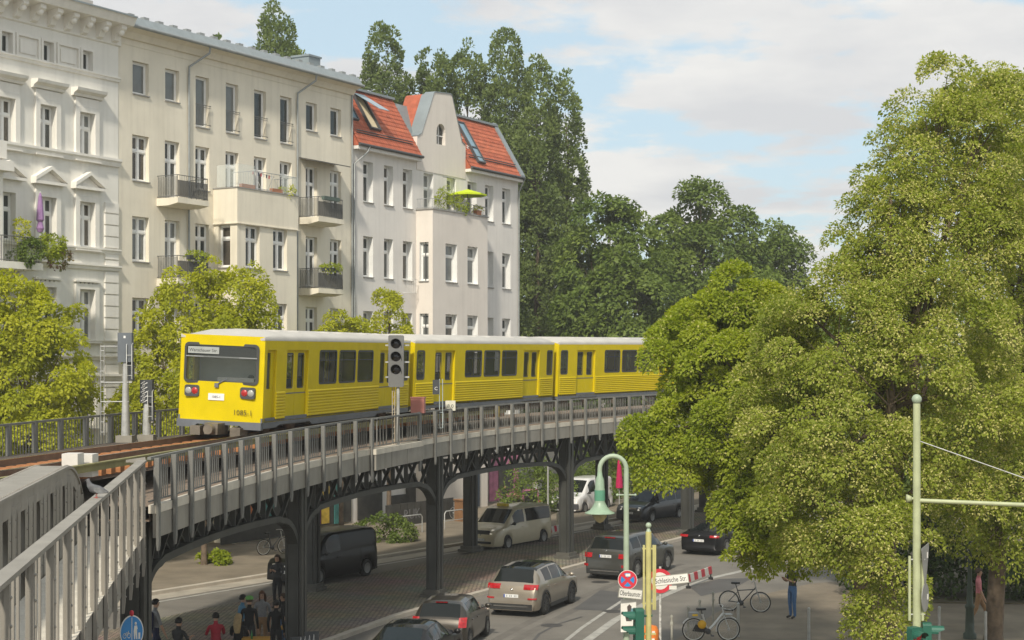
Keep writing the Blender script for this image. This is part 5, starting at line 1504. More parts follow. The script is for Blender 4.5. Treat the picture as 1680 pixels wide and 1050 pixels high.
def vehicle(name, label, cat, L, w, top, belt, wt, axles, wr, col, loc, head, sidewin, wind, rear=None, plate_z=.8, tail=None, headl=None, clad=False,
            roofm=None, dark_rim=False, van=False, grille=None, mirror=True, group=None):
    """top/belt/wt: (x, value) tables from tail (negative x) to nose; sidewin: list of (x0,x1); wind/rear: (x0,x1) of the screens"""
    v = tag(empty(name, (loc[0], loc[1], 0), R(90-head)), label, cat, group)
    tx, tz = zip(*top); bx, bz = zip(*belt); gx_, gw = zip(*wt)
    x0, x1 = -L/2, L/2
    zt = lambda x: float(np.interp(x, tx, tz)); zb_ = lambda x: float(np.interp(x, bx, bz)); gw_ = lambda x: float(np.interp(x, gx_, gw))
    edges = [x0, x1] + [e for a in sidewin for e in a] + list(wind) + (list(rear) if rear else []) + list(tx)
    xs = set(round(e, 4) for e in edges)
    for a in axles:
        for k in range(-9, 10): xs.add(round(a+k/9*(wr*1.16), 4))
        xs.add(round(a-wr*1.17, 4)); xs.add(round(a+wr*1.17, 4))
    for k in range(int(L/.14)+1): xs.add(round(x0+k*L/int(L/.14), 4))
    xs = sorted(x for x in xs if x0 <= x <= x1)
    xs = [x for i, x in enumerate(xs) if i == 0 or x-xs[i-1] > .004 or x in edges]
    def ring(x):
        e = min(x-x0, x1-x); W = w*(1-.16*max(0, 1-e/.42)**2.2)
        zc = zt(x); zl = .22
        for a in axles:
            d = abs(x-a)
            if d < wr*1.16: zl = max(zl, wr*.96+math.sqrt(max(0, (wr*1.16)**2-d*d))-wr*.0-wr*.02)
        zl = min(zl, zc-.06)
        be = min(zb_(x), zc-.05); be = max(be, zl+.02)
        g = min(gw_(x), W*.95)
        gh = zc-be > .14
        te = (g, zc-.075) if gh else (W*.88, zc-.03)
        p4 = (W*.955, be)
        def mixp(t): 
            bow = .025*math.sin(math.pi*t) if gh else 0
            return (p4[0]+(te[0]-p4[0])*t+bow, p4[1]+(te[1]-p4[1])*t)
        m = max(zl, .30)
        return [(W*.93, zl), (W*.985, zl+(be-zl)*.14), (W, zl+(be-zl)*.45), (W*.992, zl+(be-zl)*.62), (W*.985, zl+(be-zl)*.85), p4, mixp(.10), mixp(.5), mixp(.92), te, (te[0]*.88, zc-.022), (te[0]*.5, zc-.004), (0, zc)]
    rings = [ring(x) for x in xs]; n = len(rings[0])
    body = MB(); sg = {}; ws_ = MB(); rw = MB(); rf_ = MB()
    inr = lambda x, rg: rg and rg[0]-1e-4 <= x <= rg[1]+1e-4
    for s in (1, -1):
        bv = []
        for i, x in enumerate(xs):
            for (yy, zz_) in rings[i]: bv.append((x, s*yy, zz_))
        fb, fw, fr, frf = [], [], [], []; fs_ = {}
        for i in range(len(xs)-1):
            xm = (xs[i]+xs[i+1])/2
            for j in range(n-1):
                q = (i*n+j, (i+1)*n+j, (i+1)*n+j+1, i*n+j+1)
                if s > 0: q = q[::-1]
                dst = fb
                if 6 <= j <= 7:
                    for wi, rg in enumerate(sidewin):
                        if inr(xm, rg): dst = fs_.setdefault(wi, [])
                if j >= 9:
                    if inr(xm, wind) and j >= 10: dst = fw
                    elif rear and inr(xm, rear) and j >= 10: dst = fr
                    elif roofm and rear and rear[1] < xm < wind[0]: dst = frf
                dst.append(q)
        body.add(bv, fb, 0, True); 
        if fw: ws_.add(bv, fw, 0, True)
        if fr: rw.add(bv, fr, 0, True)
        if frf: rf_.add(bv, frf, 0, True)
        for wi, f in fs_.items():
            m_ = MB(); m_.add(bv, f, 0, True); sg[(s, wi)] = m_
    for i in (0, len(xs)-1):
        pts = [(xs[i], yy, zz_) for (yy, zz_) in rings[i]]+[(xs[i], -yy, zz_) for (yy, zz_) in rings[i][-2::-1]]
        body.add(pts, [tuple(range(len(pts)))[::(-1 if i == 0 else 1)]], 0)
    def clean(mb, nm, m, par=v):
        o = mb.build(nm, m, par); bm_ = bmesh.new(); bm_.from_mesh(o.data); bmesh.ops.delete(bm_, geom=[q for q in bm_.verts if not q.link_faces], context='VERTS')
        bmesh.ops.remove_doubles(bm_, verts=bm_.verts, dist=.0005); bm_.to_mesh(o.data); bm_.free(); return o
    bo_ = clean(body, 'body', col)
    if ws_.f: clean(ws_, 'windscreen', M_CARGL)
    if rw.f: clean(rw, 'rear_window', M_CARGL)
    if rf_.f: clean(rf_, 'roof_panel', roofm)
    for k_, m_ in sg.items(): clean(m_, 'side_window', M_CARGL)
    k = MB(); k.box(x0+.25,x1-.25,-w*.80,w*.80,.17,.42); k.build('underbody', M_TRIMB, v)
    for a in axles:
        for s in (1, -1):
            o = empty('wheel'); o.parent = v; o.location = (a, s*(w-.115), wr); o.scale = (wr, .24, wr)
            if s > 0: o.rotation_euler = (0, 0, math.pi)
            link('tyre', WM[0], o); link('rim', WM[2 if dark_rim else 1], o); link('brake_disc', WM[3], o)
    # bumper trims, lamps, plate, mirrors
    if clad:
        for a in axles:
            for s in (1,-1):
                k = MB(); pts = [(a+wr*1.17*math.cos(t), wr*.98+wr*1.14*math.sin(t)) for t in np.linspace(0,math.pi,15)]+[(a+wr*1.34*math.cos(t), wr*.98+wr*1.31*math.sin(t)) for t in np.linspace(math.pi,0,15)]
                k.prism(pts, lambda p,q:(p,s*(w*.97),q), lambda p,q:(p,s*(w+.008),q)); k.build('arch_trim', M_TRIMB, v)
        k = MB(); k.box(x0-.012,x0+.10,-w*.82,w*.82,.24,.44); k.build('rear_bumper_trim', M_TRIMB, v)
        k = MB(); k.box(x0-.03,x0+.06,-w*.66,w*.66,.34,.385); k.build('skid_plate', M_CHROME, v)
        for s in (1,-1): k = MB(); k.box(axles[0]+wr*1.3,axles[1]-wr*1.3,min(s*w*.9,s*(w+.006)),max(s*w*.9,s*(w+.006)),.21,.33); k.build('sill_trim', M_TRIMB, v)
    def xr(z):      # rear surface position at height z
        zz_ = np.array(tz); xx = np.array(tx); k_ = [i for i in range(len(xx)) if xx[i] < (rear[1] if rear else x0+.6)]
        return float(np.interp(z, zz_[k_], xx[k_]))
    def xf(z):
        xx = np.array(tx)[::-1]; zz_ = np.array(tz)[::-1]; k_ = [i for i in range(len(xx)) if xx[i] > wind[1]-.05]
        return float(np.interp(z, zz_[k_], xx[k_]))
    if tail:
        for (y0_, y1_, z0_, z1_, nm, m_) in tail:
            for s in (1,-1):
                k = MB(); pts = [(y0_,z0_),(y1_,z0_),(y1_,z1_),(y0_,z1_)]
                f_ = lambda y_, z_, d_: (xr(z_)-.018*d_+max(0,(abs(y_)-w*.80))*.55, s*y_, z_)
                ym = (y0_+y1_)/2
                gp_ = [(y_, z_) for z_ in (z0_, (z0_+z1_)/2, z1_) for y_ in np.linspace(y0_, y1_, 5)]
                vs = [f_(y_,z_,1.2) for y_,z_ in gp_]; fcs = [(r_*5+c_, r_*5+c_+1, (r_+1)*5+c_+1, (r_+1)*5+c_) for r_ in range(2) for c_ in range(4)]
                bk_ = [f_(y_,z_,-2.5) for y_,z_ in gp_]
                k.add(vs, fcs, 0, False)
                rim_ = [0,1,2,3,4,9,14,13,12,11,10,5]; nn_ = len(rim_)
                k.add([vs[q] for q in rim_]+[bk_[q] for q in rim_], [(q,(q+1)%nn_,nn_+(q+1)%nn_,nn_+q) for q in range(nn_)])
                k.build(nm, m_, v)
    if headl:
        for (y0_, y1_, z0_, z1_, nm, m_) in headl:
            for s in (1,-1):
                k = MB(); gp_ = [(y_, z_) for z_ in (z0_, z1_) for y_ in np.linspace(y0_, y1_, 5)]
                f_ = lambda y_, z_, d_: (xf(z_)+.02*d_-max(0,(abs(y_)-w*.62))*.9, s*y_, z_)
                vs = [f_(y_,z_,1) for y_,z_ in gp_]; bk_ = [f_(y_,z_,-4) for y_,z_ in gp_]
                k.add(vs, [(c_,c_+1,6+c_,5+c_) for c_ in range(4)]); rim_ = [0,1,2,3,4,9,8,7,6,5]; nn_ = 10
                k.add([vs[q] for q in rim_]+[bk_[q] for q in rim_], [(q,(q+1)%nn_,nn_+(q+1)%nn_,nn_+q) for q in range(nn_)])
                k.build(nm, m_, v)
    if grille:
        for (yw, z0_, z1_, m_, nm) in grille:
            k = MB(); xg = xf((z0_+z1_)/2); k.prism(rrect(-yw,yw,z0_,z1_,.05,3), lambda p,q:(xg+.022,p,q), lambda p,q:(xg-.10,p,q)); k.build(nm, m_, v)
    if plate_z:
        fr_ = plate_z < 0; z = abs(plate_z); xp = (xf(z)+.03) if fr_ else (xr(z)-.03); d_ = 1 if fr_ else -1
        k = MB(); k.box(min(xp,xp-d_*.02),max(xp,xp-d_*.02),-.26,.26,z-.055,z+.055); pl = k.build('number_plate', M_PLATE, v)
        ys_ = (.215,.258) if d_ < 0 else (-.258,-.215)
        k = MB(); k.box(min(xp,xp+d_*.004),max(xp,xp+d_*.004),*ys_,z-.052,z+.052); k.build('plate_band', M_PLATEB, pl)
        k = MB()
        for q in range(7):
            if q in (1,4): continue
            yq = .15-q*.055; k.box(min(xp,xp+d_*.003),max(xp,xp+d_*.003),yq-.016,yq+.010,z-.034,z+.034)
        k.build('plate_characters', mat('plate_ink',(.30,.30,.32),.6,var=0), pl)
        k = MB(); k.ball(((xf(z+.22) if fr_ else xr(z+.20)),0,z+.20), .045, sc=(.5,1,1)); k.build('badge', M_CHROME, v)
    if mirror:
        xm_ = wind[1]-.32
        for s in (1,-1):
            k = MB(); k.ball((xm_, s*(w+.10), zb_(xm_)+.10), .105, sc=(.65,1,.72)); k.beam((xm_,s*(w-.05),zb_(xm_)+.04),(xm_,s*(w+.06),zb_(xm_)+.08),.05,.04); k.build('mirror', col if not van else M_TRIMB, v)
    for s in (1,-1):
        for (a, b) in sidewin[:2]:
            k = MB(); xx = a+.12; k.box(xx,xx+.17,min(s*(w*.99),s*(w+.02)),max(s*(w*.99),s*(w+.02)),zb_(xx)-.16,zb_(xx)-.13); k.build('door_handle', col, v)
    return v
def axle_place(pr, pf, w, wb, axles):
    """place by the ground points of rear and front right-hand wheels: returns centre and heading (deg from +Y)"""
    h = math.degrees(math.atan2(pf[0]-pr[0], pf[1]-pr[1])); mid = ((pr[0]+pf[0])/2, (pr[1]+pf[1])/2)
    c = off(mid, h, -(axles[0]+axles[1])/2, w-.11)
    return c, h
P_TAN = paint('paint_champagne', (.33,.285,.225), .55)
P_BLK = mat('paint_black', (.006,.006,.0065), .35, 0, var=.04, spec=.25, coat=.15)
P_BRN = paint('paint_dark_brown', (.055,.047,.036), .5)
P_GRY = paint('paint_dark_grey', (.075,.074,.064), .5)
P_TAXI = paint('paint_ivory', (.60,.53,.37), .0, .4)
P_WHT = paint('paint_white', (.68,.67,.65), .0, .4)
P_NAVY = paint('paint_blueblack', (.02,.024,.032), .3)
# champagne SUV
ax = (-1.32, 1.35)
c, h = axle_place(G(891,1008), G(934,990), .925, 2.67, ax)
vehicle('parked_car', 'champagne beige SUV with dark glass roof, rear towards the camera', 'car', 4.46, .925,
  [(-2.23,.34),(-2.22,.62),(-2.16,.80),(-2.10,1.02),(-1.98,1.14),(-1.62,1.54),(-1.45,1.60),(-.6,1.655),(.2,1.64),(.62,1.54),(1.30,1.08),(1.95,.96),(2.15,.84),(2.22,.62),(2.23,.34)],
  [(-2.23,1.02),(-1.6,1.10),(0,1.04),(1.3,.98),(2.23,.9)], [(-2.23,.80),(-1.9,.76),(-1.5,.66),(0,.66),(.7,.64),(1.3,.74),(2.23,.8)], ax, .36, P_TAN, c, h,
  [(-1.28,-.62),(-.56,.30),(.36,.95)], (.62,1.30), (-1.98,-1.60), .70, [(.42,.90,.92,1.08,'tail_lamp',M_TAIL),(.60,.88,.60,.65,'reflector',M_TAIL)], None, True, M_CARGL, True)
# dark hatchback
ax = (-1.16, 1.23)
c, h = axle_place(G(765,1066), G(796,1042), .83, 2.37, ax)
vehicle('parked_car', 'small dark brown hatchback with tall rear window, behind the champagne SUV', 'car', 3.62, .83,
  [(-1.81,.34),(-1.80,.60),(-1.76,.78),(-1.70,.95),(-1.62,1.03),(-1.36,1.36),(-1.2,1.43),(-.5,1.47),(.1,1.45),(.42,1.38),(1.12,.98),(1.55,.88),(1.75,.76),(1.81,.5),(1.81,.34)],
  [(-1.81,.95),(-1.2,1.0),(0,.96),(1.1,.90),(1.81,.8)], [(-1.81,.72),(-1.5,.68),(-1.2,.60),(0,.60),(.5,.58),(1.1,.68),(1.81,.7)], ax, .30, P_BRN, c, h,
  [(-1.1,-.45),(-.38,.78)], (.42,1.12), (-1.64,-1.34), 0, [(.60,.82,.72,1.0,'tail_lamp',M_TAIL),(-.18,.18,1.385,1.41,'brake_light',M_TAIL)])
# black saloon at the lower edge
ax = (-1.35, 1.40)
p = P(678,1024,43.0)
c = off((p[0], 43.4), 13, -.1)
vehicle('parked_car', 'black saloon cut off by the lower edge of the photo', 'car', 4.6, .89,
  [(-2.3,.34),(-2.29,.7),(-2.24,.94),(-1.62,1.02),(-.86,1.36),(-.6,1.42),(0,1.45),(.35,1.41),(.55,1.35),(1.30,.96),(2.0,.84),(2.25,.68),(2.3,.34)],
  [(-2.3,.92),(-1,.98),(0,.94),(1.3,.88),(2.3,.8)], [(-2.3,.76),(-1.6,.74),(-.9,.62),(0,.62),(.6,.60),(1.3,.72),(2.3,.74)], ax, .32, P_BLK, c, 13,
  [(-.95,-.25),(-.18,.75)], (.55,1.30), (-1.60,-.86), .72, [(.55,.86,.76,.92,'tail_lamp',M_TAIL)], roofm=M_CARGL)
# dark grey SUV
ax = (-1.42, 1.50)
c, h = axle_place(G(1043,949), G(1091,936), .96, 2.92, ax)
vehicle('parked_car', 'dark grey SUV behind the green lamp post, red tail lamps lit', 'car', 4.84, .96,
  [(-2.42,.36),(-2.41,.66),(-2.36,.86),(-2.30,1.12),(-2.22,1.20),(-1.92,1.62),(-1.75,1.69),(-.8,1.755),(.2,1.74),(.6,1.66),(1.32,1.18),(2.1,1.05),(2.34,.9),(2.41,.6),(2.42,.36)],
  [(-2.42,1.1),(-1.6,1.16),(0,1.12),(1.3,1.06),(2.42,.98)], [(-2.42,.82),(-2.1,.78),(-1.7,.70),(0,.70),(.7,.68),(1.3,.78),(2.42,.82)], ax, .375, P_GRY, c, h,
  [(-1.75,-1.02),(-.95,-.02),(.04,.95)], (.60,1.32), (-2.22,-1.90), .93, [(.58,.94,.86,1.04,'tail_lamp',M_TAIL),(.72,.93,.52,.62,'reflector',M_TAIL),(-.22,.22,1.60,1.64,'brake_light',M_TAIL)], None, True)
# black coupe
ax = (-1.40, 1.42)
pl_, pr_ = G(1116,909), G(1178,913)
mid = ((pl_[0]+pr_[0])/2, (pl_[1]+pr_[1])/2)
c = off(mid, 30, 2.35)
vehicle('parked_car', 'low black coupe half hidden by lime leaves, farther along the street', 'car', 4.85, .95,
  [(-2.42,.34),(-2.41,.62),(-2.37,.84),(-2.30,.97),(-1.75,1.03),(-.85,1.29),(-.4,1.34),(.1,1.36),(.5,1.30),(1.30,.93),(2.1,.80),(2.38,.64),(2.42,.34)],
  [(-2.42,.93),(-1,.98),(0,.92),(1.3,.86),(2.42,.76)], [(-2.42,.82),(-1.7,.76),(-.9,.64),(0,.62),(.6,.60),(1.3,.74),(2.42,.78)], ax, .35, P_BLK, c, 30,
  [(-.9,-.3),(-.22,.72)], (.50,1.30), (-1.75,-.88), .66, [(.52,.93,.80,.90,'tail_lamp',M_TAIL)], None)
def van_shape(L, hgt, hood=1.12):
    h2 = L/2
    return ([(-h2,.34),(-h2+.01,.8),(-h2+.04,1.2),(-h2+.14,hgt-.16),(-h2+.28,hgt-.04),(-h2+.8,hgt),(h2-2.0,hgt-.01),(h2-1.72,hgt-.10),(h2-.98,hood+.10),(h2-.82,hood+.02),(h2-.34,hood-.10),(h2-.12,hood-.24),(h2-.02,.62),(h2,.34)],
            [(-h2,1.12),(0,1.12),(h2-1.2,1.08),(h2,.95)], [(-h2,.82),(-h2+.5,.80),(h2-1.9,.78),(h2-1.0,.82),(h2,.80)])
# ivory taxi van, coming towards the camera
ax = (-1.62, 1.58)
rw_, fw_ = G(887,892), G(833,902)
h = math.degrees(math.atan2(fw_[0]-rw_[0], fw_[1]-rw_[1])); midp = ((rw_[0]+fw_[0])/2, (rw_[1]+fw_[1])/2)
c = off(midp, h, 0, -.84)
t_, b_, g_ = van_shape(5.1, 1.90)
tx_ = vehicle('taxi_van', 'ivory taxi van with yellow roof sign driving under the viaduct', 'van', 5.1, .955, t_, b_, g_, ax, .335, P_TAXI, c, h,
  [(-2.25,-.05),(.12,1.05)], (.83,1.57), None, -.52, None, [(.50,.93,.78,.98,'headlight',M_HEAD)], grille=[(.48,.70,.93,M_TRIMB,'grille'),(.62,.34,.44,M_TRIMB,'lower_intake')], van=True)
k = MB(); k.prism([(-.10,0),(.10,0),(.07,.13),(-.07,.13)], lambda a,b:(a,-.28,b), lambda a,b:(a,.28,b)); k.build('taxi_sign', mat('taxi_yellow',(.62,.48,.03),.5), tx_, (.55,0,1.89))
# white delivery van
ax = (-1.55, 1.55)
f2 = G(958,843); c = off(f2[:2], 208, -1.55, -.85)
t_, b_, g_ = van_shape(5.0, 1.98)
vehicle('delivery_van', 'white delivery van parked beyond the columns under the viaduct', 'van', 5.0, .95, t_, b_, g_, ax, .33, P_WHT, c, 208,
  [(.10,.98)], (.80,1.52), None, -.58, None, [(.55,.92,.80,1.0,'headlight',M_HEAD)], grille=[(.46,.74,.90,M_TRIMB,'grille'),(.92,.30,.62,mat('bumper_grey',(.06,.06,.065),.7),'bumper')], van=True)
# dark MPV
ax = (-1.42, 1.46)
f2 = G(1068,858); c = off(f2[:2], 216, -1.46, -.84)
vehicle('parked_car', 'blue-black people carrier facing the camera beyond the dark grey SUV', 'car', 4.7, .94,
  [(-2.35,.34),(-2.34,.8),(-2.28,1.1),(-2.08,1.62),(-1.9,1.70),(-.6,1.75),(.3,1.70),(.62,1.60),(1.38,1.12),(1.95,.98),(2.22,.82),(2.34,.6),(2.35,.34)],
  [(-2.35,1.05),(0,1.04),(1.4,.98),(2.35,.9)], [(-2.35,.78),(-1.9,.74),(.5,.70),(1.4,.78),(2.35,.8)], ax, .33, P_NAVY, c, 216,
  [(-2.0,-1.15),(-1.08,-.10),(-.02,1.0)], (.62,1.38), None, -.56, None, [(.50,.90,.70,.86,'headlight',M_HEAD)], grille=[(.42,.76,.84,M_CHROME,'grille'),(.6,.34,.48,M_TRIMB,'lower_intake')])
# black van on the left
ax = (-1.60, 1.50)
rw_, fw_ = G(599,945), G(521,960)
h = math.degrees(math.atan2(fw_[0]-rw_[0], fw_[1]-rw_[1])); midp = ((rw_[0]+fw_[0])/2, (rw_[1]+fw_[1])/2)
c = off(midp, h, .05, -.85)
t_, b_, g_ = van_shape(5.0, 1.96)
vehicle('delivery_van', 'black panel van driving left behind the dark columns', 'van', 5.0, .955, t_, b_, g_, ax, .34, P_BLK, c, h,
  [(.10,.98)], (.80,1.52), None, -.55, None, [(.50,.93,.80,1.02,'headlight',M_HEAD)], grille=[(.46,.72,.9,M_TRIMB,'grille')], van=True)
# ------------------------------------------------------------------ signals on the viaduct
M_SIGG = mat('signal_grey', (.15,.15,.145), .55, var=.12)
M_SIGD = mat('signal_dark', (.05,.055,.06), .5, var=.12)
M_GALV = mat('galvanised', (.44,.44,.42), .5, .3, var=.2, scale=5)
M_LENS = mat('lens_dark', (.012,.010,.010), .15, var=0)
def hood(mb, c, r, L, n=10, mi=0):
    """visor over a lamp that looks towards -y"""
    vs = []
    for y in (0, -L):
        for i in range(n+1):
            a = math.pi*(-.12+1.24*i/n); rr_ = r
            vs.append((c[0]+rr_*math.cos(a), c[1]+y*(1 if math.sin(a) > .3 else .55), c[2]+rr_*math.sin(a)))
    mb.add(vs, [(i, i+1, n+2+i, n+1+i) for i in range(n)], mi)
# tall three-lamp signal on the refuge
s_ = 21.9; p = VC(s_, .05, 0); Ys = p.y; base = Vector((P(650,0,Ys)[0], Ys, zr(s_)-.95))
sg = tag(empty('railway_signal', base), 'tall grey railway signal with three dark lamps in front of the train', 'signal')
zt_, zb2 = H+54*Ys/F-base.z, H-31*Ys/F-base.z
k = MB(); k.prism(rrect(-.25,.25,zb2,zt_,.05,3), lambda a,b:(a,-.09,b), lambda a,b:(a,.09,b)); k.build('signal_head', M_SIGG, sg)
for i in range(3):
    zc = zt_-.28-.42*i
    l = MB(); l.lathe([(0,-.105),(.15,-.10),(.165,-.085)], 16, (0,0,zc), axis='y'); lo_ = l.build('lens', M_LENS, sg)
    k = MB(); hood(k, (0,-.09,zc), .17, .22); k.build('visor', M_SIGD, lo_)
k = MB(); k.tube([(.06,.02,0),(.06,.02,zb2)], .055, 10); k.build('pole', M_GALV, sg)
k = MB()
for x in (-.13,-.05): k.tube([(x,.06,0),(x,.06,zb2+.2)], .018, 6)
for z in np.arange(.1, zb2, .2): k.beam((-.13,.06,z),(-.05,.06,z+.1), .015, .015)
k.build('ladder', mat('ladder_rusty',(.42,.36,.27),.7,var=.25,scale=6), sg)
for z in (zt_-.35, zt_-.9, zb2+.3):
    k = MB(); k.box(-.36,.42,.095,.125,z,z+.05); k.build('bracket', M_GALV, sg)
k = MB(); k.box(.02,.12,-.05,.09,.15,.62); k.build('cable_box', M_GALV, sg)
# red box on the rail, number board, small route indicator
s_ = 24.35; p = VC(s_, .12, zr(s_)); k = MB(); k.box(-.23,.23,-.16,.16,0,.52); k.box(-.25,.25,-.18,.18,.52,.55); o = k.build('relay_box', mat('faded_red',(.50,.20,.17),.7,var=.08), None, (P(686,0,p.y)[0], p.y, p.z-.02), (0,0,-VT(s_)*.4)); tag(o, 'faded red box standing at the viaduct railing beside the signal', 'box')
s_ = 27.3; p = VC(s_, .05, 0); Ys = p.y
nb_ = tag(empty('distance_board', (P(739,0,Ys)[0], Ys, zr(s_)-.05)), 'small white board reading 8,0 on the viaduct railing', 'sign')
k = MB(); k.box(-.18,.18,-.012,.012,0,.36); k.build('board', mat('board_cream',(.66,.64,.54),.6), nb_)
link('lettering', text_mesh('8,0', .19, M_BLACK), nb_, (0,-.016,.10), (R(90),0,0))
s_ = 26.2; p = VC(s_, .06, 0); Ys = p.y; b0 = Vector((P(722,0,Ys)[0], Ys, zr(s_)-.62))
ri = tag(empty('route_indicator', b0), 'small dark route indicator on a pale tubular frame at the railing', 'signal')
k = MB(); 
for x in (-.02,.09): k.tube([(x,0,.0),(x,0,H-20*Ys/F-b0.z+.05)], .016, 6)
k.tube([(-.22,-.05,.0),(-.22,-.05,.55),(.1,-.05,.55),(.1,-.05,0),(-.22,-.05,0)], .02, 6); k.build('frame', mat('pale_blue_grey',(.40,.46,.46),.5), ri)
k = MB(); k.box(-.26,-.03,-.06,.06,H-43*Ys/F-b0.z,H-20*Ys/F-b0.z+.02); k.build('indicator_head', M_SIGD, ri)
link('lettering', text_mesh('C', .17, M_WHITE), ri, (-.14,-.065,H-36*Ys/F-b0.z), (R(90),0,0))
# two signals seen from behind, left of the train
def back_signal(label, x, Y, ytop, ybot, wpx, grf):
    b = Vector((P(x,0,Y)[0], Y, zrail(16)-.33)); o = tag(empty('railway_signal', b), label, 'signal', None)
    zt2, zb3 = H-(ytop-HY)/F*Y-b.z, H-(ybot-HY)/F*Y-b.z; w_ = wpx*Y/F
    k = MB(); k.box(-w_/2,w_/2,-.12,.14,zb3,zt2); k.box(-w_/2-.0,w_/2+.0,-.14,-.12,zb3+.2,zt2-.0) if False else None; hd = k.build('signal_head', M_SIGD if grf else mat('signal_slate',(.12,.135,.15),.5), o)
    k = MB(); k.box(w_*.1,w_/2+.02,-.02,.16,zb3-.55,zb3); k.build('terminal_box', M_SIGD, o)
    k = MB(); k.tube([(0,0,0),(0,0,.9),(0,0,zb3+.15)], [.13,.11,.07], 10); k.build('pole', M_GALV, o)
    k = MB(); k.box(-.24,.24,-.24,.24,0,.2); k.build('plinth', mat('plinth_concrete',(.26,.24,.20),.9), o)
    k = MB()
    for (xx) in (w_*.18, w_*.55): k.tube([(xx,-.18,zb3-.5),(xx,-.18,zt2-.35),(xx,-.02,zt2-.3)], .014, 5)
    for z in np.arange(zb3-.4, zt2-.4, .3): k.tube([(w_*.18,-.18,z),(w_*.55,-.18,z)], .01, 4)
    k.build('back_frame', M_GALV, o)
    for i in range(2 if grf else 3):
        k = MB(); k.lathe([(.13,0),(.14,.28)], 10, (.0,.14,zt2-.25-.36*i), axis='y'); k.build('visor', M_GALV, o)
    if grf:
        k = MB()
        rr2 = random.Random(3)
        for i in range(5):
            z = zt2-.12-.13*i; k.tube([(-w_*.40,-.125,z),(-w_*.1,-.125,z+.08),(-w_*.3,-.125,z-.05),(w_*.12,-.125,z+.03)], .016, 4)
        k.build('graffiti', M_WHITE, hd)
    else:
        k = MB(); k.box(-.03,.03,-.125,-.121,zt2-.16,zt2-.09); k.build('mark', M_WHITE, hd)
        k = MB()
        for xx in (-.72,-.62): k.tube([(xx,-.05,.2),(xx,-.05,zt2-.35)], .011, 5)
        for z in np.arange(.3, zt2-.4, .3): k.tube([(-.72,-.05,z),(-.62,-.05,z)], .012, 4)
        k.tube([(-.72,-.05,zt2-.4),(.1,-.05,zt2-.4)], .016, 5); k.tube([(-.72,-.05,1.2),(.1,-.05,1.2)], .016, 5); k.tube([(-.72,-.05,zb3-.6),(.2,-.05,zb3-.6)], .02, 5); k.build('ladder', M_GALV, o)
    return o
back_signal('tall slate grey railway signal seen from behind with a ladder', 206, 46.8, 546, 594, 23, False)
back_signal('short dark railway signal with white graffiti seen from behind', 241, 47.4, 623, 661, 20, True)

# ------------------------------------------------------------------ street lamp and signs near the camera
M_LGREEN = mat('lamp_green', (.33,.40,.29), .5, var=.10, scale=4)
M_MAST = mat('mast_pale_green', (.40,.43,.25), .5, var=.14, scale=3, streak=.2)
M_MASTY = mat('mast_yellow_green', (.47,.43,.17), .55, var=.14, scale=4, streak=.25)
M_TLG = mat('traffic_green', (.015,.10,.065), .45, var=.12)
M_SRED = mat('sign_red', (.58,.03,.05), .45, var=.08)
M_SBLUE = mat('sign_blue', (.03,.22,.52), .45, var=.08)
M_SWHITE = mat('sign_white', (.72,.70,.64), .5, var=.08, scale=5)
Yl = 35.0; lx = P(1027.5,0,Yl)[0]
lp = tag(empty('street_lamp', (lx, Yl, 0)), 'pale green swan-neck street lamp with bell-shaped shade', 'street lamp')
ztop = H-(748-HY)/F*Yl; dx = -(1027.5-984)*Yl/F; r_ = -dx/2
zc = ztop-r_
pts = [(0,0,0),(0,0,1.2),(0,0,zc)]+[(r_*(-1+math.cos(a)), 0, zc+r_*math.sin(a)) for a in np.linspace(.2,math.pi,12)]+[(dx,0,zc-.10)]
k = MB(); k.tube(pts, [.085,.075,.055]+[.052]*12+[.05], 12); k.build('pole', M_LGREEN, lp)
k = MB(); k.tube([(-.20,0,H-(812-HY)/F*Yl),(.20,0,H-(812-HY)/F*Yl)], .016, 6); k.ball((-.2,0,H-(812-HY)/F*Yl),.03); k.ball((.2,0,H-(812-HY)/F*Yl),.03); k.build('cross_bar', M_LGREEN, lp)
zz0 = H-(858-HY)/F*Yl
pz = lambda y: H-(y-HY)/F*Yl
k = MB(); k.lathe([(.05,pz(773)),(.06,pz(780)),(.095,pz(787)),(.105,pz(801)),(.115,pz(803)),(.115,pz(823)),(.13,pz(826)),(.165,pz(831)),(.225,pz(837)),(.33,pz(841)),(.335,pz(842.5)),(.20,pz(843.5))], 24, (dx,0,0)); sh = k.build('lamp_shade', mat('shade_green',(.27,.37,.26),.4,var=.15,scale=3), lp)
k = MB(); k.lathe([(.119,pz(804)),(.119,pz(821))], 20, (dx,0,0)); k.build('shade_band', mat('shade_band',(.10,.28,.18),.4), sh)
k = MB(); k.lathe([(.17,pz(844)),(.15,pz(849)),(.09,pz(855)),(.0,pz(858.5))], 18, (dx,0,0)); k.build('bulb_glass', mat('bulb_amber',(.34,.29,.14),.12,var=.2,scale=5,coat=.8), lp)
k = MB(); k.lathe([(.0,0),(.16,.0),(.16,.9),(.12,1.0),(.085,1.05)], 14); k.build('base', M_LGREEN, lp)
k = MB(); k.ball((.09,-.02,pz(944)), .05); k.build('clamp', M_LGREEN, lp)
def disc(mb, r, y0, y1, n=28, mi=0):
    mb.lathe([(0,y0),(r,y0),(r,y1),(0,y1)], n, axis='y', mi=mi, sm=False)
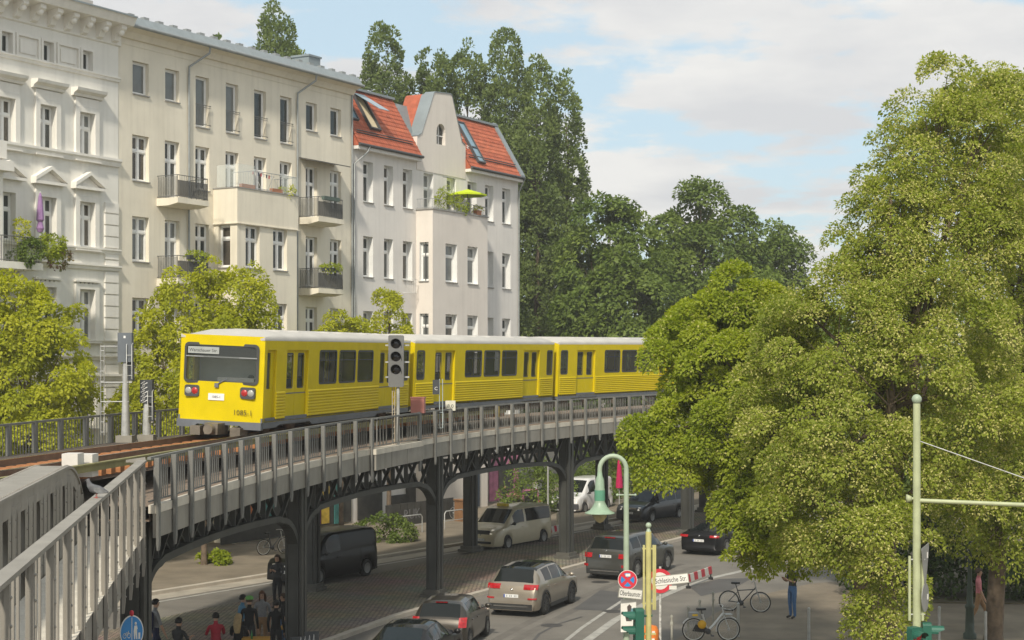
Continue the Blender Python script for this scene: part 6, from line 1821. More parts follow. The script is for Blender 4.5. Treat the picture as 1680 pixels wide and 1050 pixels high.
# no-stopping sign fixed to the lamp post
ns = tag(empty('no_stopping_sign', (lx+.02, Yl-.12, H-(950-HY)/F*Yl), R(-6)), 'round blue and red no-stopping sign on the green lamp post', 'sign')
k = MB(); disc(k, .213, -.008, .0); k.build('plate', M_SWHITE, ns)
k = MB(); disc(k, .203, -.011, -.0085); k.build('red_field', M_SRED, ns)
for q in range(4):
    a0 = R(90*q); k = MB(); pts = []
    for i in range(9):
        a = a0-R(31)+R(62)*i/8; pts.append((.150*math.cos(a), .150*math.sin(a)))
    pts.append((.046*math.cos(a0), .046*math.sin(a0)))
    k.prism(pts, lambda a,b:(a,-.0145,b), lambda a,b:(a,-.0112,b)); k.build('blue_field', M_SBLUE, ns)
k = MB(); k.box(-.045,.06,-.017,-.015,.075,.135); k.build('sticker', M_SWHITE, ns)
def street_sign(label, txt, xc, yc, Y, w, h, rz, tilt):
    o = tag(empty('street_sign', P(xc,yc,Y), rot=(0,R(tilt),R(rz))), label, 'sign')
    k = MB(); k.box(-w/2,w/2,-.012,.012,-h/2,h/2); k.build('plate', mat('sign_frame_grey',(.30,.29,.24),.6), o)
    k = MB(); k.box(-w/2+.015,w/2-.015,-.016,-.0122,-h/2+.015,h/2-.015); k.build('face', M_SWHITE, o)
    me = text_mesh(txt, h*.74, M_BLACK, .001); sx = (w*.90)/max(v.co.x*2 for v in me.vertices)
    l = link('lettering', me, o, (0,-.018,-h*.24), (R(90),0,0)); l.scale = (sx,1,1)
    return o
street_sign('white street sign Oberbaumstr. on the lamp post below the round sign', 'Oberbaumstr.', 1034, 974, 34.7, .56, .215, 18, 8)
po = tag(empty('poster', P(1031,1010,34.8), rot=(0,0,R(4))), 'white poster with a dark figure hung on the lamp post', 'poster')
k = MB(); k.box(-.17,.17,-.006,.006,-.36,.36); k.build('sheet', M_SWHITE, po)
k = MB(); k.prism([(-.05,-.12),(.07,-.12),(.09,.02),(.05,.10),(.07,.20),(.02,.25),(-.03,.20),(-.02,.10),(-.08,.02)], lambda a,b:(a,-.011,b), lambda a,b:(a,-.0065,b)); k.build('printed_figure', mat('print_dark',(.07,.055,.05),.7), po)
k = MB(); k.box(.03,.14,-.0105,-.0065,.0,.16); k.build('printed_patch', mat('print_teal',(.12,.24,.27),.7), po)
k = MB(); k.box(-.14,.13,-.0105,-.0065,-.30,-.22); k.build('printed_band', mat('print_rose',(.50,.36,.32),.7), po)
# yellow-green mast with the second street sign
Ym = 33.0; mx_ = P(1064,0,Ym)[0]; pm = lambda y: H-(y-HY)/F*Ym
ma = tag(empty('sign_mast', (mx_, Ym, 0)), 'yellow-green mast with ball top carrying the Schlesische Str. sign', 'mast')
k = MB(); k.tube([(0,0,0),(0,0,pm(872))], .062, 12); k.build('pole', M_MASTY, ma)
k = MB(); k.tube([(0,0,pm(872)),(0,0,pm(867))], [.055,.03], 10); k.ball((0,0,pm(862)), .062, seg=14, rings=9); k.build('ball_top', M_LGREEN, ma)
for xx in (-.10, .10, .135):
    k = MB(); k.beam((xx,-.02,pm(1000)),(xx,-.02,pm(894)), .035 if xx > .12 else .05, .04); k.build('mounting_rail', M_MASTY, ma)
for z in (pm(900), pm(990), pm(1040)): k = MB(); k.box(-.13,.15,-.03,.03,z-.015,z+.015); k.build('clamp', M_MASTY, ma)
street_sign('white street sign Schlesische Str. pointing right from the yellow-green mast', 'Schlesische Str.', 1101, 951, 32.9, .74, .205, -14, -8)
k = MB(); k.box(-.10,.10,-.008,.008,-.05,.05); o = k.build('small_plate', M_SWHITE, None, P(1104,964,42.6)); tag(o, 'small white plate under the Schlesische Str. sign', 'sign')
# green traffic light on the mast, visors pointing left
def traffic_light(label, loc, rz, n=2, lit=None):
    o = tag(empty('traffic_light', loc, rz), label, 'traffic light')
    k = MB(); k.prism(rrect(-.13,.13,-.30*n,.06,.05,3), lambda a,b:(a,-.08,b), lambda a,b:(a,.10,b)); k.build('housing', M_TLG, o)
    for i in range(n):
        zc = -.12-.30*i; l = MB(); l.lathe([(0,-.095),(.10,-.09),(.108,-.08)], 16, (0,0,zc), axis='y'); lo_ = l.build('lens', M_RED if lit == i else M_LENS, o)
        k = MB(); hood(k, (0,-.08,zc), .115, .26); k.build('visor', M_TLG, lo_)
    k = MB(); k.tube([(.0,.10,-.1),(.0,.30,-.1)], .025, 6); k.build('bracket', M_TLG, o)
    return o
traffic_light('dark green traffic light seen side-on by the poster', (mx_-.22, Ym-.05, pm(1002)), R(-82), 3)
# prohibition sign on a stickered pole, with orange bin
Yp = 43.5; px_ = P(1083,0,Yp)[0]; pp = lambda y: H-(y-HY)/F*Yp
pr2 = tag(empty('no_entry_sign', (px_, Yp, 0), R(-8)), 'round white sign with red ring on a stickered pole behind the mast', 'sign')
k = MB(); k.tube([(0,.05,0),(0,.05,pp(930))], .035, 10); k.build('pole', mat('pole_stickered',(.50,.50,.47),.6,var=.5,scale=12), pr2)
zs_ = pp(953)
k = MB(); k.lathe([(0,-.02),(.335,-.02),(.335,0),(0,0)], 30, (0,0,zs_), axis='y', sm=False); k.build('plate', M_SRED, pr2)
k = MB(); k.lathe([(0,-.026),(.235,-.026),(.235,-.021)], 30, (0,0,zs_), axis='y', sm=False); k.build('face', M_SWHITE, pr2)
bn = tag(empty('litter_bin', (P(1066,0,43.2)[0], 43.2, .72)), 'orange litter bin with white stickers below the street signs', 'litter bin')
k = MB(); k.lathe([(0,0),(.20,.0),(.24,.1),(.25,.42),(.19,.55),(.0,.60)], 14, sm=True); k.build('body', mat('bin_orange',(.72,.20,.03),.5,var=.06), bn)
for (x, z) in ((-.05,.36),(.08,.42),(.07,.22),(-.12,.2)): k = MB(); k.box(x-.04,x+.04,-.262,-.20,z-.03,z+.03); k.build('sticker', M_SWHITE, bn)
k = MB(); k.tube([(.0,.0,-.72),(.0,.0,.0)], .04, 8); k.build('stand', M_GALV, bn)
# striped barrier boards
def barrier(label, a, b, h0, h1):
    o = tag(empty('barrier_board', (a[0],a[1],0)), label, 'barrier'); A_, B_ = Vector((a[0],a[1],0)), Vector((b[0],b[1],0)); d = (B_-A_); L_ = d.length; d.normalize(); n = 7
    nrm = Vector((d.y,-d.x,0))*.02
    for i in range(n):
        s0, s1 = L_*i/n, L_*(i+1)/n; sk = .12
        q = [d*s0+Vector((0,0,h0)), d*s1+Vector((0,0,h0)), d*(s1-sk)+Vector((0,0,h1)), d*(s0-sk)+Vector((0,0,h1))]
        k = MB(); k.add([v+nrm for v in q]+[v-nrm for v in q], [(0,1,2,3),(7,6,5,4),(0,4,5,1),(1,5,6,2),(2,6,7,3),(3,7,4,0)]); k.build('stripe', M_SRED if i % 2 == 0 else M_SWHITE, o)
    for s in (.15, L_-.15):
        p_ = d*s; k = MB(); k.box(p_.x-.08,p_.x+.08,p_.y-.12,p_.y+.12,0,.09); k.box(p_.x-.025,p_.x+.025,p_.y-.025,p_.y+.025,.09,h0+.02); k.build('foot', M_BLACK, o)
    return o
barrier('red and white striped barrier board beside the Schlesische Str. sign', G(1127,966), G(1168,950), .22, .52)
barrier('red and white striped barrier board behind the taxi', G(893,884), G(922,877), .22, .52)
k = MB(); k.tube([(0,0,0),(0,0,.95)], .07, 10); k.ball((0,0,.95), .07); o = k.build('bollard', mat('bollard_cream',(.62,.58,.45),.6), None, G(915,874)); tag(o, 'cream bollard standing at the striped board behind the taxi', 'bollard')
# bollards along the footway
bm2 = MB(); bm2.tube([(0,0,0),(0,0,.86)], .032, 10); bm2.lathe([(.045,.72),(.05,.76),(.05,.80),(.032,.83),(.032,.92),(.045,.95),(.045,1.0),(.0,1.04)], 12)
bme = bm2.mesh('bollard', mat('bollard_grey',(.34,.33,.28),.6,var=.2,scale=5))
for (x, y, lb) in ((1102,1008,'slim grey bollard nearest the orange bin'),(1129,994,'slim grey bollard second along from the orange bin'),(1148,983,'slim grey bollard beside the rental bicycle saddle'),(1170,970,'slim grey bollard behind the rental bicycle handlebar')):
    Yb = (H-1.15)*F/(y-HY); o = link('bollard', bme, None, (P(x,0,Yb)[0], Yb, .11)); tag(o, lb, 'bollard', 'bollards along the kerb')
bp2 = MB(); bp2.tube([(0,0,0),(0,0,1.0)], .045, 10); bp2.ball((0,0,1.0), .05); bpe = bp2.mesh('bollard', M_GALV)
for (x, y, lb) in ((1211,990,'plain steel post beside the front wheel of the rental bicycle'),(1327,998,'plain steel post on the footway below the lime leaves'),(1541,996,'plain steel post before the dark hedge'),(1617,1004,'plain steel post in front of the bare trunk')):
    Yb = (H-1.13)*F/(y-HY); o = link('bollard', bpe, None, (P(x,0,Yb)[0], Yb, .11)); tag(o, lb, 'bollard', 'steel posts on the footway')
# big pale green mast on the right with arm, sign backs and traffic lights
Ym2 = 33.0; m2x = P(1504,0,Ym2)[0]; p2z = lambda y: H-(y-HY)/F*Ym2
mm = tag(empty('signal_mast', (m2x, Ym2, 0)), 'tall pale green mast with ball top and long arm before the flowering lime', 'mast')
k = MB(); k.tube([(0,0,0),(0,0,p2z(662))], [.092,.075], 16); k.build('pole', M_MAST, mm)
k = MB(); k.ball((0,0,p2z(655)), .105, seg=16, rings=10); k.build('ball_top', M_LGREEN, mm)
k = MB(); k.tube([(0,0,p2z(821)),(3.2,-1.0,p2z(821)-.06)], .045, 10); k.build('arm', M_MAST, mm)
k = MB(); k.tube([(0,0,p2z(722)),(3.2,-1.0,p2z(821)+.08)], .012, 6); k.build('stay_cable', M_GALV, mm)
k = MB(); k.lathe([(0,-.05),(.09,-.04),(.05,.06),(.0,.06)], 12, (-.17,0,p2z(818)), axis='x'); k.tube([(-.2,0,p2z(818)),(0,0,p2z(818))], .03, 8); k.build('end_cap', M_MAST, mm)
for xx in (-.15, .12):
    k = MB(); k.beam((xx,0,p2z(1018)),(xx,0,p2z(912)), .04, .05); k.build('mounting_rail', M_MAST, mm)
for z in (p2z(918), p2z(1008)): k = MB(); k.tube([(-.17,0,z),(.17,0,z)], .018, 6); k.build('clamp', M_GALV, mm)
gsb = mat('sign_back_grey',(.30,.30,.28),.5,.3,var=.15)
o = tag(empty('angular_sign', (m2x+.20, Ym2+.06, p2z(925)), R(62)), 'grey back of an angular sign on the tall green mast', 'sign')
k = MB(); k.prism([(-.30,.34),(.30,.40),(.30,.30),(.05,-.42),(-.05,-.42),(-.30,.28)], lambda a,b:(a,0,b), lambda a,b:(a,.015,b)); k.build('plate', gsb, o)
k = MB(); k.box(.12,.18,-.012,-.002,.10,.22); k.build('sticker', M_SWHITE, o)
o = tag(empty('round_sign', (m2x+.20, Ym2+.06, p2z(981)), R(62)), 'grey back of a round sign on the tall green mast', 'sign')
k = MB(); k.lathe([(0,0),(.30,0),(.30,.015),(0,.015)], 26, axis='y', sm=False); k.build('plate', gsb, o)
k = MB(); k.box(.14,.22,-.012,-.002,-.06,.05); k.build('sticker', M_SWHITE, o)
traffic_light('green traffic light glowing red at the foot of the tall mast', (m2x-.10, Ym2-.25, p2z(1030)), R(20), 3, 0)
traffic_light('green traffic light turned right beside the tall mast', (m2x+.22, Ym2+.02, p2z(1026)), R(82), 3)
# ornate old lamp post
gx = (P(1591,0,48)[0], 48)
ol = tag(empty('lamp_post', (gx[0], gx[1], .11)), 'dark green ornate lamp post shaft beside the bare trunk', 'street lamp')
k = MB(); k.lathe([(.20,0),(.20,.15),(.14,.2),(.12,.9),(.15,.95),(.15,1.0),(.10,1.05),(.085,1.5),(.10,1.55),(.07,1.62),(.06,2.6),(.08,2.65),(.05,2.7),(.045,4.2)], 14); k.build('shaft', mat('lamp_darkgreen',(.06,.085,.065),.5,var=.15), ol)
k = MB(); k.lathe([(.05,4.2),(.16,4.3),(.20,4.7),(.10,4.85),(.0,4.95)], 12); k.build('lantern', mat('lantern_glass',(.35,.36,.33),.3), ol)
# blue shared-path sign
sb = tag(empty('path_sign', (P(216,0,30.2)[0], 30.2, 0), R(34)), 'round blue cycle and footway sign low under the bridge', 'sign'); sb.scale = (.72,.72,1); zc = H-(1037-HY)/F*30.2
k = MB(); k.tube([(0,.04,0),(0,.04,H-(1012-HY)/F*30.2)], .035, 8); k.build('pole', M_LGREEN, sb)
k = MB(); k.lathe([(0,-.01),(.325,-.01),(.325,.005),(0,.005)], 30, (0,0,zc), axis='y', sm=False); k.build('rim', M_SWHITE, sb)
k = MB(); k.lathe([(0,-.014),(.300,-.014),(.300,-.011)], 30, (0,0,zc), axis='y', sm=False); k.build('face', M_SBLUE, sb)
k = MB(); k.box(-.008,.008,-.018,-.0145,zc-.28,zc+.28); k.build('divider', M_SWHITE, sb)
k = MB()
for xx in (-.20,-.08): k.tube([(xx+.045*math.cos(a),-.018,zc-.06+.045*math.sin(a)) for a in np.linspace(0,2*math.pi,13)], .007, 4)
k.tube([(-.20,-.018,zc-.06),(-.15,-.018,zc+.0),(-.10,-.018,zc+.0),(-.14,-.018,zc-.06),(-.15,-.018,zc+.0)], .007, 4); k.tube([(-.10,-.018,zc+.03),(-.08,-.018,zc-.06)], .007, 4); k.build('bicycle_symbol', M_SWHITE, sb)
k = MB(); k.prism([(.06,-.14),(.09,-.14),(.10,-.02),(.12,-.14),(.15,-.14),(.14,.05),(.16,.05),(.14,.12),(.07,.12),(.05,.02)], lambda a,b:(a,-.018,zc+b), lambda a,b:(a,-.0145,zc+b)); k.lathe([(0,-.018),(.03,-.018),(.03,-.0145)], 12, (.105,0,zc+.16), axis='y'); k.prism([(.18,-.14),(.23,-.14),(.23,-.02),(.18,-.02)], lambda a,b:(a,-.018,zc+b), lambda a,b:(a,-.0145,zc+b)); k.build('walker_symbol', M_SWHITE, sb)
k = MB(); k.ball((0,.0,zc+.36), .06); k.build('red_cap', M_SRED, sb)

# ------------------------------------------------------------------ bicycles
def bicycle(label, loc, rz, colr, rental=False, group=None):
    b = tag(empty('bicycle', loc, rz), label, 'bicycle', group)
    wr = .335; wb = 1.06
    for x, nm in ((0,'wheel'),(wb,'wheel')):
        w_ = empty('wheel'); w_.parent = b; w_.location = (x,0,wr)
        k = MB(); k.tube([(wr*math.cos(a),0,wr*math.sin(a)) for a in np.linspace(0,2*math.pi,29)], .020, 6, caps=False); k.build('tyre', M_TYRE, w_)
        k = MB(); k.tube([((wr-.03)*math.cos(a),0,(wr-.03)*math.sin(a)) for a in np.linspace(0,2*math.pi,29)], .014, 5, caps=False); k.build('rim', mat('bike_rim',(.62,.61,.57),.4), w_)
        k = MB()
        for q in range(14):
            a = 2*math.pi*q/14; k.tube([(.03*math.cos(a+.5),(.02 if q%2 else -.02),.03*math.sin(a+.5)),((wr-.03)*math.cos(a),0,(wr-.03)*math.sin(a))], .003, 3, caps=False)
        k.tube([(0,-.05,0),(0,.05,0)], .03, 8); k.build('spokes', M_GALV, w_)
    bb = (.42,0,.29); seat = (.26,0,.80); hd = (.90,0,.82)
    k = MB()
    if rental:
        k.tube([bb,(.60,0,.46),hd], [.042,.045,.04], 8); k.tube([bb,seat], .03, 8)
    else:
        k.tube([bb,hd], .02, 8); k.tube([(.30,0,.70),(.88,0,.76)], .018, 8); k.tube([bb,seat], .018, 8)
    for s in (-.05,.05): k.tube([bb,(0,s,wr)], .014, 6); k.tube([(.30,0,.66),(0,s,wr)], .012, 6)
    k.build('frame', colr, b)
    k = MB()
    for s in (-.045,.045): k.tube([(.93,s,.72),(wb+.02,s,wr)], .015, 6)
    k.tube([(.93,0,.70),(.87,0,1.0)], .02, 8); k.tube([(.80,-.28,1.03),(.87,-.12,1.06),(.87,.12,1.06),(.80,.28,1.03)], .013, 6); k.build('fork_and_handlebar', colr if rental else M_GALV, b)
    k = MB(); k.prism([(-.13,-.08),(.0,-.09),(.15,-.02),(.15,.02),(.0,.09),(-.13,.08)], lambda a,c:(a+.22,c,.92), lambda a,c:(a+.22,c,.98)); k.tube([seat,(.22,0,.93)], .014, 6); k.build('saddle', M_BLACK, b)
    k = MB(); k.lathe([(0,-.02),(.09,-.02),(.09,.0),(0,.0)], 14, (bb[0],-.05,bb[2]), axis='y'); k.tube([(bb[0],-.1,bb[2]),(bb[0],.1,bb[2])], .02, 6); k.beam((bb[0],-.09,bb[2]),(bb[0]+.12,-.09,bb[2]-.12),.02,.02); k.box(bb[0]+.08,bb[0]+.17,-.16,-.07,bb[2]-.14,bb[2]-.11); k.beam((bb[0],.09,bb[2]),(bb[0]-.12,.09,bb[2]+.12),.02,.02); k.build('crank', M_SHADE, b)
    if rental:
        for (x0_, a0, a1) in ((0,.25,2.6),(wb,.9,3.3)):
            k = MB(); pts = [(x0_+(wr+.035)*math.cos(a),0,wr+(wr+.035)*math.sin(a)) for a in np.linspace(a0,a1,12)]; k.tube(pts, .026, 6); k.build('mudguard', colr, b)
        k = MB(); k.box(-.16,.14,-.12,.12,.70,.86); k.build('rear_box', mat('bike_box',(.30,.31,.31),.5), b)
        k = MB(); k.box(-.06,.10,-.124,-.118,.76,.82); k.build('yellow_label', mat('marker_yellow',(.80,.52,.02),.5), b)
        k = MB(); k.lathe([(0,-.02),(.13,-.02),(.13,.02),(0,.02)], 18, (.24,-.07,.50), axis='y'); k.build('orange_disc', mat('disc_orange',(.75,.42,.02),.5), b)
        k = MB(); k.prism([(-.05,.30),(.44,.24),(.46,.34),(.30,.44),(.05,.50)], lambda a,c:(a,-.06,c), lambda a,c:(a,-.04,c)); k.build('chain_guard', M_BLACK, b)
        k = MB(); k.box(.93,1.16,-.14,.14,.78,.80)
        for (x,y) in ((.93,-.14),(.93,.14),(1.16,-.14),(1.16,.14)): k.tube([(x,y,.79),(x+.02*(1 if x>1 else -1),y*1.12,.96)], .008, 4)
        k.tube([(.91,-.157,.96),(1.18,-.157,.96),(1.18,.157,.96),(.91,.157,.96),(.91,-.157,.96)], .01, 5); k.build('basket', M_GALV, b)
    return b
M_SILV = mat('bike_silver', (.60,.61,.60), .35, .3, var=.05)
q = G(1140,1064)
bicycle('silver rental bicycle with orange disc parked on the footway', (P(1138,0,47.6)[0], 47.6, .11), R(4), M_SILV, True)
bicycle('dark bicycle half hidden by low lime leaves behind the rental one', (P(1196,0,53.5)[0], 53.5, .11), R(-18), mat('bike_dark',(.06,.065,.07),.4), False)
bicycle('dark bicycle leaning on the rack across the street', (G(744,855)[0], G(744,855)[1], .12), R(50), mat('bike_dark',(.06,.065,.07),.4), False)
bicycle('bicycle with pale wheel standing beyond the left arch', (G(440,915)[0]-.2, G(440,915)[1], .12), R(40), mat('bike_dark',(.06,.065,.07),.4), False)
# bicycle hoops
def hoop(label, p, w_, h_, rz):
    k = MB(); k.tube([(-w_/2,0,0),(-w_/2,0,h_-.12),(-w_/2+.12,0,h_),(w_/2-.12,0,h_),(w_/2,0,h_-.12),(w_/2,0,0)], .03, 8); k.tube([(-w_/2,0,h_*.45),(w_/2,0,h_*.45)], .02, 6)
    o = k.build('bicycle_hoop', M_GALV, None, p, (0,0,rz)); tag(o, label, 'bicycle rack', 'bicycle hoops'); return o
hoop('pale steel hoop before the graffiti boards', (*G(672,880)[:2],.12), 2.0, .9, R(55)); hoop('pale steel hoop beside the green bicycle across the street', (*G(745,870)[:2],.12), 1.6, .9, R(55))
# ------------------------------------------------------------------ people
SKIN = mat('skin', (.50,.30,.20), .55, var=.06)
def cloth(n, c): return mat('cloth_'+n, c, .85, var=.14, scale=14)
C_RED, C_BLACK, C_GREY, C_NAVY, C_JEAN, C_TAN, C_WHITE, C_BLUE, C_DARK, C_ROSE, C_SHOE = [cloth(*a) for a in (('red',(.42,.03,.05)),('black',(.015,.015,.016)),('grey',(.25,.25,.25)),('navy',(.02,.025,.06)),('jean',(.07,.15,.30)),('tan',(.34,.20,.10)),('white',(.62,.60,.56)),('blue',(.10,.25,.38)),('dark',(.04,.04,.04)),('rose',(.62,.22,.24)),('shoe',(.05,.045,.04)))]
H_DK, H_BR, H_BL, H_RD = [mat('hair_'+n, c, .6, var=.25, scale=20) for n, c in (('dark',(.015,.012,.010)),('brown',(.06,.032,.018)),('blonde',(.34,.24,.11)),('auburn',(.13,.05,.022)))]
def skeleton(pose):
    J = {}; E = []
    def j(n, p, r): J[n] = (p, r if isinstance(r, tuple) else (r, r))
    dz = -.44 if pose == 'sit' else 0.0
    j('pelvis',(0,.0,.95+dz),(.145,.105)); j('waist',(0,.0,1.10+dz),(.125,.09)); j('chest',(0,.005,1.28+dz),(.155,.105)); j('neckb',(0,.015,1.44+dz),(.075,.065)); j('neck',(0,.005,1.50+dz),.052)
    j('chin',(0,-.015,1.555+dz),(.062,.068)); j('head',(0,-.012,1.63+dz),(.074,.092)); j('crown',(0,-.004,1.70+dz),(.060,.072)); j('nose',(0,-.108,1.615+dz),.013)
    E += [('pelvis','waist'),('waist','chest'),('chest','neckb'),('neckb','neck'),('neck','chin'),('chin','head'),('head','crown'),('head','nose')]
    for s, t in ((1,'l'),(-1,'r')):
        j('sh'+t,(s*.175,.01,1.40+dz),.056)
        if pose in ('sit','table'): el, wr_, pa = (s*.235,-.10,1.16+dz),(s*.15,-.33,1.14+dz if pose == 'table' else .80),(s*.12,-.40,1.15+dz if pose == 'table' else .79)
        elif pose == 'phone': el, wr_, pa = (s*.215,-.04,1.14),(s*.10,-.27,1.22),(s*.06,-.33,1.27)
        elif pose == 'walk': el, wr_, pa = (s*.225,.06*s,1.13),(s*.24,-.06+.10*s,.90),(s*.24,-.09+.11*s,.82)
        else: el, wr_, pa = (s*.225,.03,1.13+dz),(s*.235,-.05,.89+dz),(s*.235,-.07,.81+dz)
        j('el'+t,el,.044); j('wr'+t,wr_,.030); j('pa'+t,pa,(.036,.022))
        d = (Vector(pa)-Vector(wr_)).normalized(); sd = Vector((s,0,0)) if abs(d.x) < .8 else Vector((0,1,0)); sd = (sd-d*sd.dot(d)).normalized()
        E += [('chest','sh'+t),('sh'+t,'el'+t),('el'+t,'wr'+t),('wr'+t,'pa'+t)]
        for q in range(4):
            L_ = (.072,.082,.078,.060)[q]; b_ = Vector(pa)+sd*(-.026+.0175*q)+d*.03; m_ = b_+d*L_*.55; e_ = m_+d*L_*.42-Vector((0,0,.010))
            j(f'f{q}a{t}',tuple(b_),.010); j(f'f{q}b{t}',tuple(m_),.009); j(f'f{q}c{t}',tuple(e_),.008); E += [('pa'+t,f'f{q}a{t}'),(f'f{q}a{t}',f'f{q}b{t}'),(f'f{q}b{t}',f'f{q}c{t}')]
        b_ = Vector(wr_).lerp(Vector(pa),.55)-sd*.034; e_ = b_-sd*.022+d*.045; j('ta'+t,tuple(b_),.012); j('tb'+t,tuple(e_),.009); E += [('pa'+t,'ta'+t),('ta'+t,'tb'+t)]
        j('hip'+t,(s*.095,0,.89+dz),.092)
        if pose == 'sit': kn, an, toe = (s*.12,-.42,.50),(s*.12,-.40,.10),(s*.13,-.56,.045)
        elif pose == 'walk': kn, an, toe = (s*.10,-.05-.14*s,.50),(s*.10,.05-.26*s,.10),(s*.10,-.11-.26*s,.045)
        else: kn, an, toe = (s*.10,-.015,.49),(s*.10,.02,.09),(s*.115,-.14,.04)
        j('kn'+t,kn,.063); j('an'+t,an,.043); j('toe'+t,toe,(.038,.034)); E += [('pelvis','hip'+t),('hip'+t,'kn'+t),('kn'+t,'an'+t),('an'+t,'toe'+t)]
    return J, E
BODY = {}
def body_mesh(pose):
    if pose in BODY: return BODY[pose]
    J, E = skeleton(pose); names = list(J); ix = {n: i for i, n in enumerate(names)}
    me = bpy.data.meshes.new('skin'); me.from_pydata([J[n][0] for n in names], [(ix[a], ix[b]) for a, b in E], [])
    ob = bpy.data.objects.new('skin', me); COL.objects.link(ob)
    ob.modifiers.new('skin', 'SKIN'); sv_ = me.skin_vertices[0].data
    for n in names: sv_[ix[n]].radius = J[n][1]; sv_[ix[n]].use_root = (n == 'pelvis')
    sb_ = ob.modifiers.new('sub', 'SUBSURF'); sb_.levels = 1; sb_.render_levels = 1
    dg = bpy.context.evaluated_depsgraph_get(); dg.update()
    out_ = bpy.data.meshes.new_from_object(ob.evaluated_get(dg)); bpy.data.objects.remove(ob)
    reg = []
    segs = []
    for a, b in E:
        if a in ('pelvis','waist','chest') and b in ('waist','chest','neckb') or b[:2] == 'sh': r = 0
        elif a[:2] == 'sh': r = 1
        elif a[:2] == 'el': r = 2
        elif b[:3] == 'hip' or a[:3] == 'hip': r = 3
        elif a[:2] == 'kn': r = 4
        elif a[:2] == 'an': r = 5
        else: r = 6
        segs.append((np.array(J[a][0]), np.array(J[b][0]), r, max(J[a][1])))
    for p in out_.polygons:
        c = np.array(p.center); best = (9, 0)
        for a, b, r, rd in segs:
            t = np.clip(np.dot(c-a, b-a)/max(1e-9, np.dot(b-a, b-a)), 0, 1); d = np.linalg.norm(c-a-(b-a)*t)-rd*.5
            if d < best[0]: best = (d, r)
        reg.append(best[1])
    BODY[pose] = (out_, reg, J); return BODY[pose]
def person(label, pose, loc, rz, shirt, trousers, hair, long_hair=0, sleeves=1, shorts=False, cap=None, backpack=None, h=1.0, group=None, face=True, hs=1.06):
    """sleeves 0 none, 1 short, 2 long"""
    me0, reg, J = body_mesh(pose)
    o = tag(empty('person', loc, rz), label, 'person', group); h *= hs; o.scale = (h, h, h)
    me = me0.copy(); me.materials.clear()
    for m in (shirt, trousers, SKIN, C_SHOE): me.materials.append(m)
    mp = {0:0, 1:0 if sleeves else 2, 2:0 if sleeves == 2 else 2, 3:1, 4:2 if shorts else 1, 5:3, 6:2}
    me.polygons.foreach_set('material_index', [mp[r] for r in reg]); me.polygons.foreach_set('use_smooth', [True]*len(reg))
    link('body', me, o)
    hz = J['head'][0][2]
    k = MB(); vs = []; fs = []; n1, n2 = 12, 7
    for i in range(n2+1):
        th = (math.pi*.62)*i/n2
        for q in range(n1):
            a = 2*math.pi*q/n1; fr = -math.cos(a)          # fr = 1 towards the face
            lim = th*(1-.30*max(0, -math.sin(a-math.pi/2)*-1)) if False else th
            x, y = math.sin(lim)*math.sin(a), -math.sin(lim)*math.cos(a)
            zc = math.cos(lim)
            if y < -.2 and zc < .35: zc = .35+(zc-.35)*.15; y *= .80; x *= .96
            vs.append((x*.098, y*.113-.006, hz+.02+zc*.112))
    for i in range(n2):
        for q in range(n1): fs.append((i*n1+q, i*n1+(q+1) % n1, (i+1)*n1+(q+1) % n1, (i+1)*n1+q))
    k.add(vs, fs, 0, True)
    if long_hair:
        rg = []
        for i in range(6):
            f = i/5; z = hz+.04-long_hair*f; w_ = .095+.015*math.sin(f*3)-.03*f*f; y = .055+.055*min(1, f*2.2)
            for q in range(9):
                a = math.pi*(q/8); rg.append((w_*1.05*math.cos(a), y-.02+.05*math.sin(a), z))
        k.add(rg, [(i*9+q, i*9+q+1, (i+1)*9+q+1, (i+1)*9+q) for i in range(5) for q in range(8)], 0, True)
    k.build('hair', hair, o)
    if face:
        for s in (-1,1): k = MB(); k.ball((s*.032,-.096,hz+.012), .011, seg=6, rings=4); k.build('eye', M_BLACK, o)
        k = MB(); k.box(-.024,.024,-.098,-.088,hz-.062,hz-.054); k.build('mouth', mat('lips',(.36,.13,.10),.6), o)
    if cap:
        k = MB(); k.lathe([(.112,hz+.045),(.113,hz+.075),(.095,hz+.12),(.05,hz+.142),(0,hz+.147)], 14, (0,-.004,0)); k.box(-.07,.07,-.19,-.10,hz+.045,hz+.055); k.build('cap', cap, o)
    if backpack:
        dz = hz-1.63
        k = MB(); k.prism(rrect(-.15,.15,.98+dz,1.42+dz,.07,3), lambda a,b:(a,.10,b), lambda a,b:(a,.27,b)); k.build('backpack', backpack, o)
    return o
MZ = .10
def gp2(x, Y, z=MZ): return (P(x,0,Y)[0], Y, z)
GRP = 'people at the tables under the viaduct'
person('seated man in a red shirt with a black cap hanging at his back', 'sit', gp2(354,44.2), R(200), C_RED, C_DARK, H_DK, group=GRP)
person('seated woman with long blonde hair and black top, back to camera', 'sit', gp2(391,44.0), R(170), C_BLACK, C_JEAN, H_BL, .42, 1, group=GRP)
person('man in black shirt and bright green cap, back to camera', 'stand', gp2(409,45.0,MZ-.10), R(175), C_BLACK, C_DARK, H_BR, 0, 2, cap=cloth('green',(.16,.42,.10)), h=.98, group=GRP)
person('woman with long auburn hair facing the camera at the table', 'stand', gp2(430,46.0,MZ-.06), R(-5), C_GREY, C_TAN, H_RD, .36, 1, h=.97, group=GRP)
person('man with dark hair in black shirt, back to camera beside the column', 'stand', gp2(453,44.6,MZ-.14), R(165), C_BLACK, C_DARK, H_DK, 0, 2, h=.98, group=GRP)
person('woman with brown hair in black top turned to the left', 'stand', gp2(465,45.8,MZ-.08), R(-75), C_BLACK, C_JEAN, H_BR, .3, 1, h=.96, group=GRP)
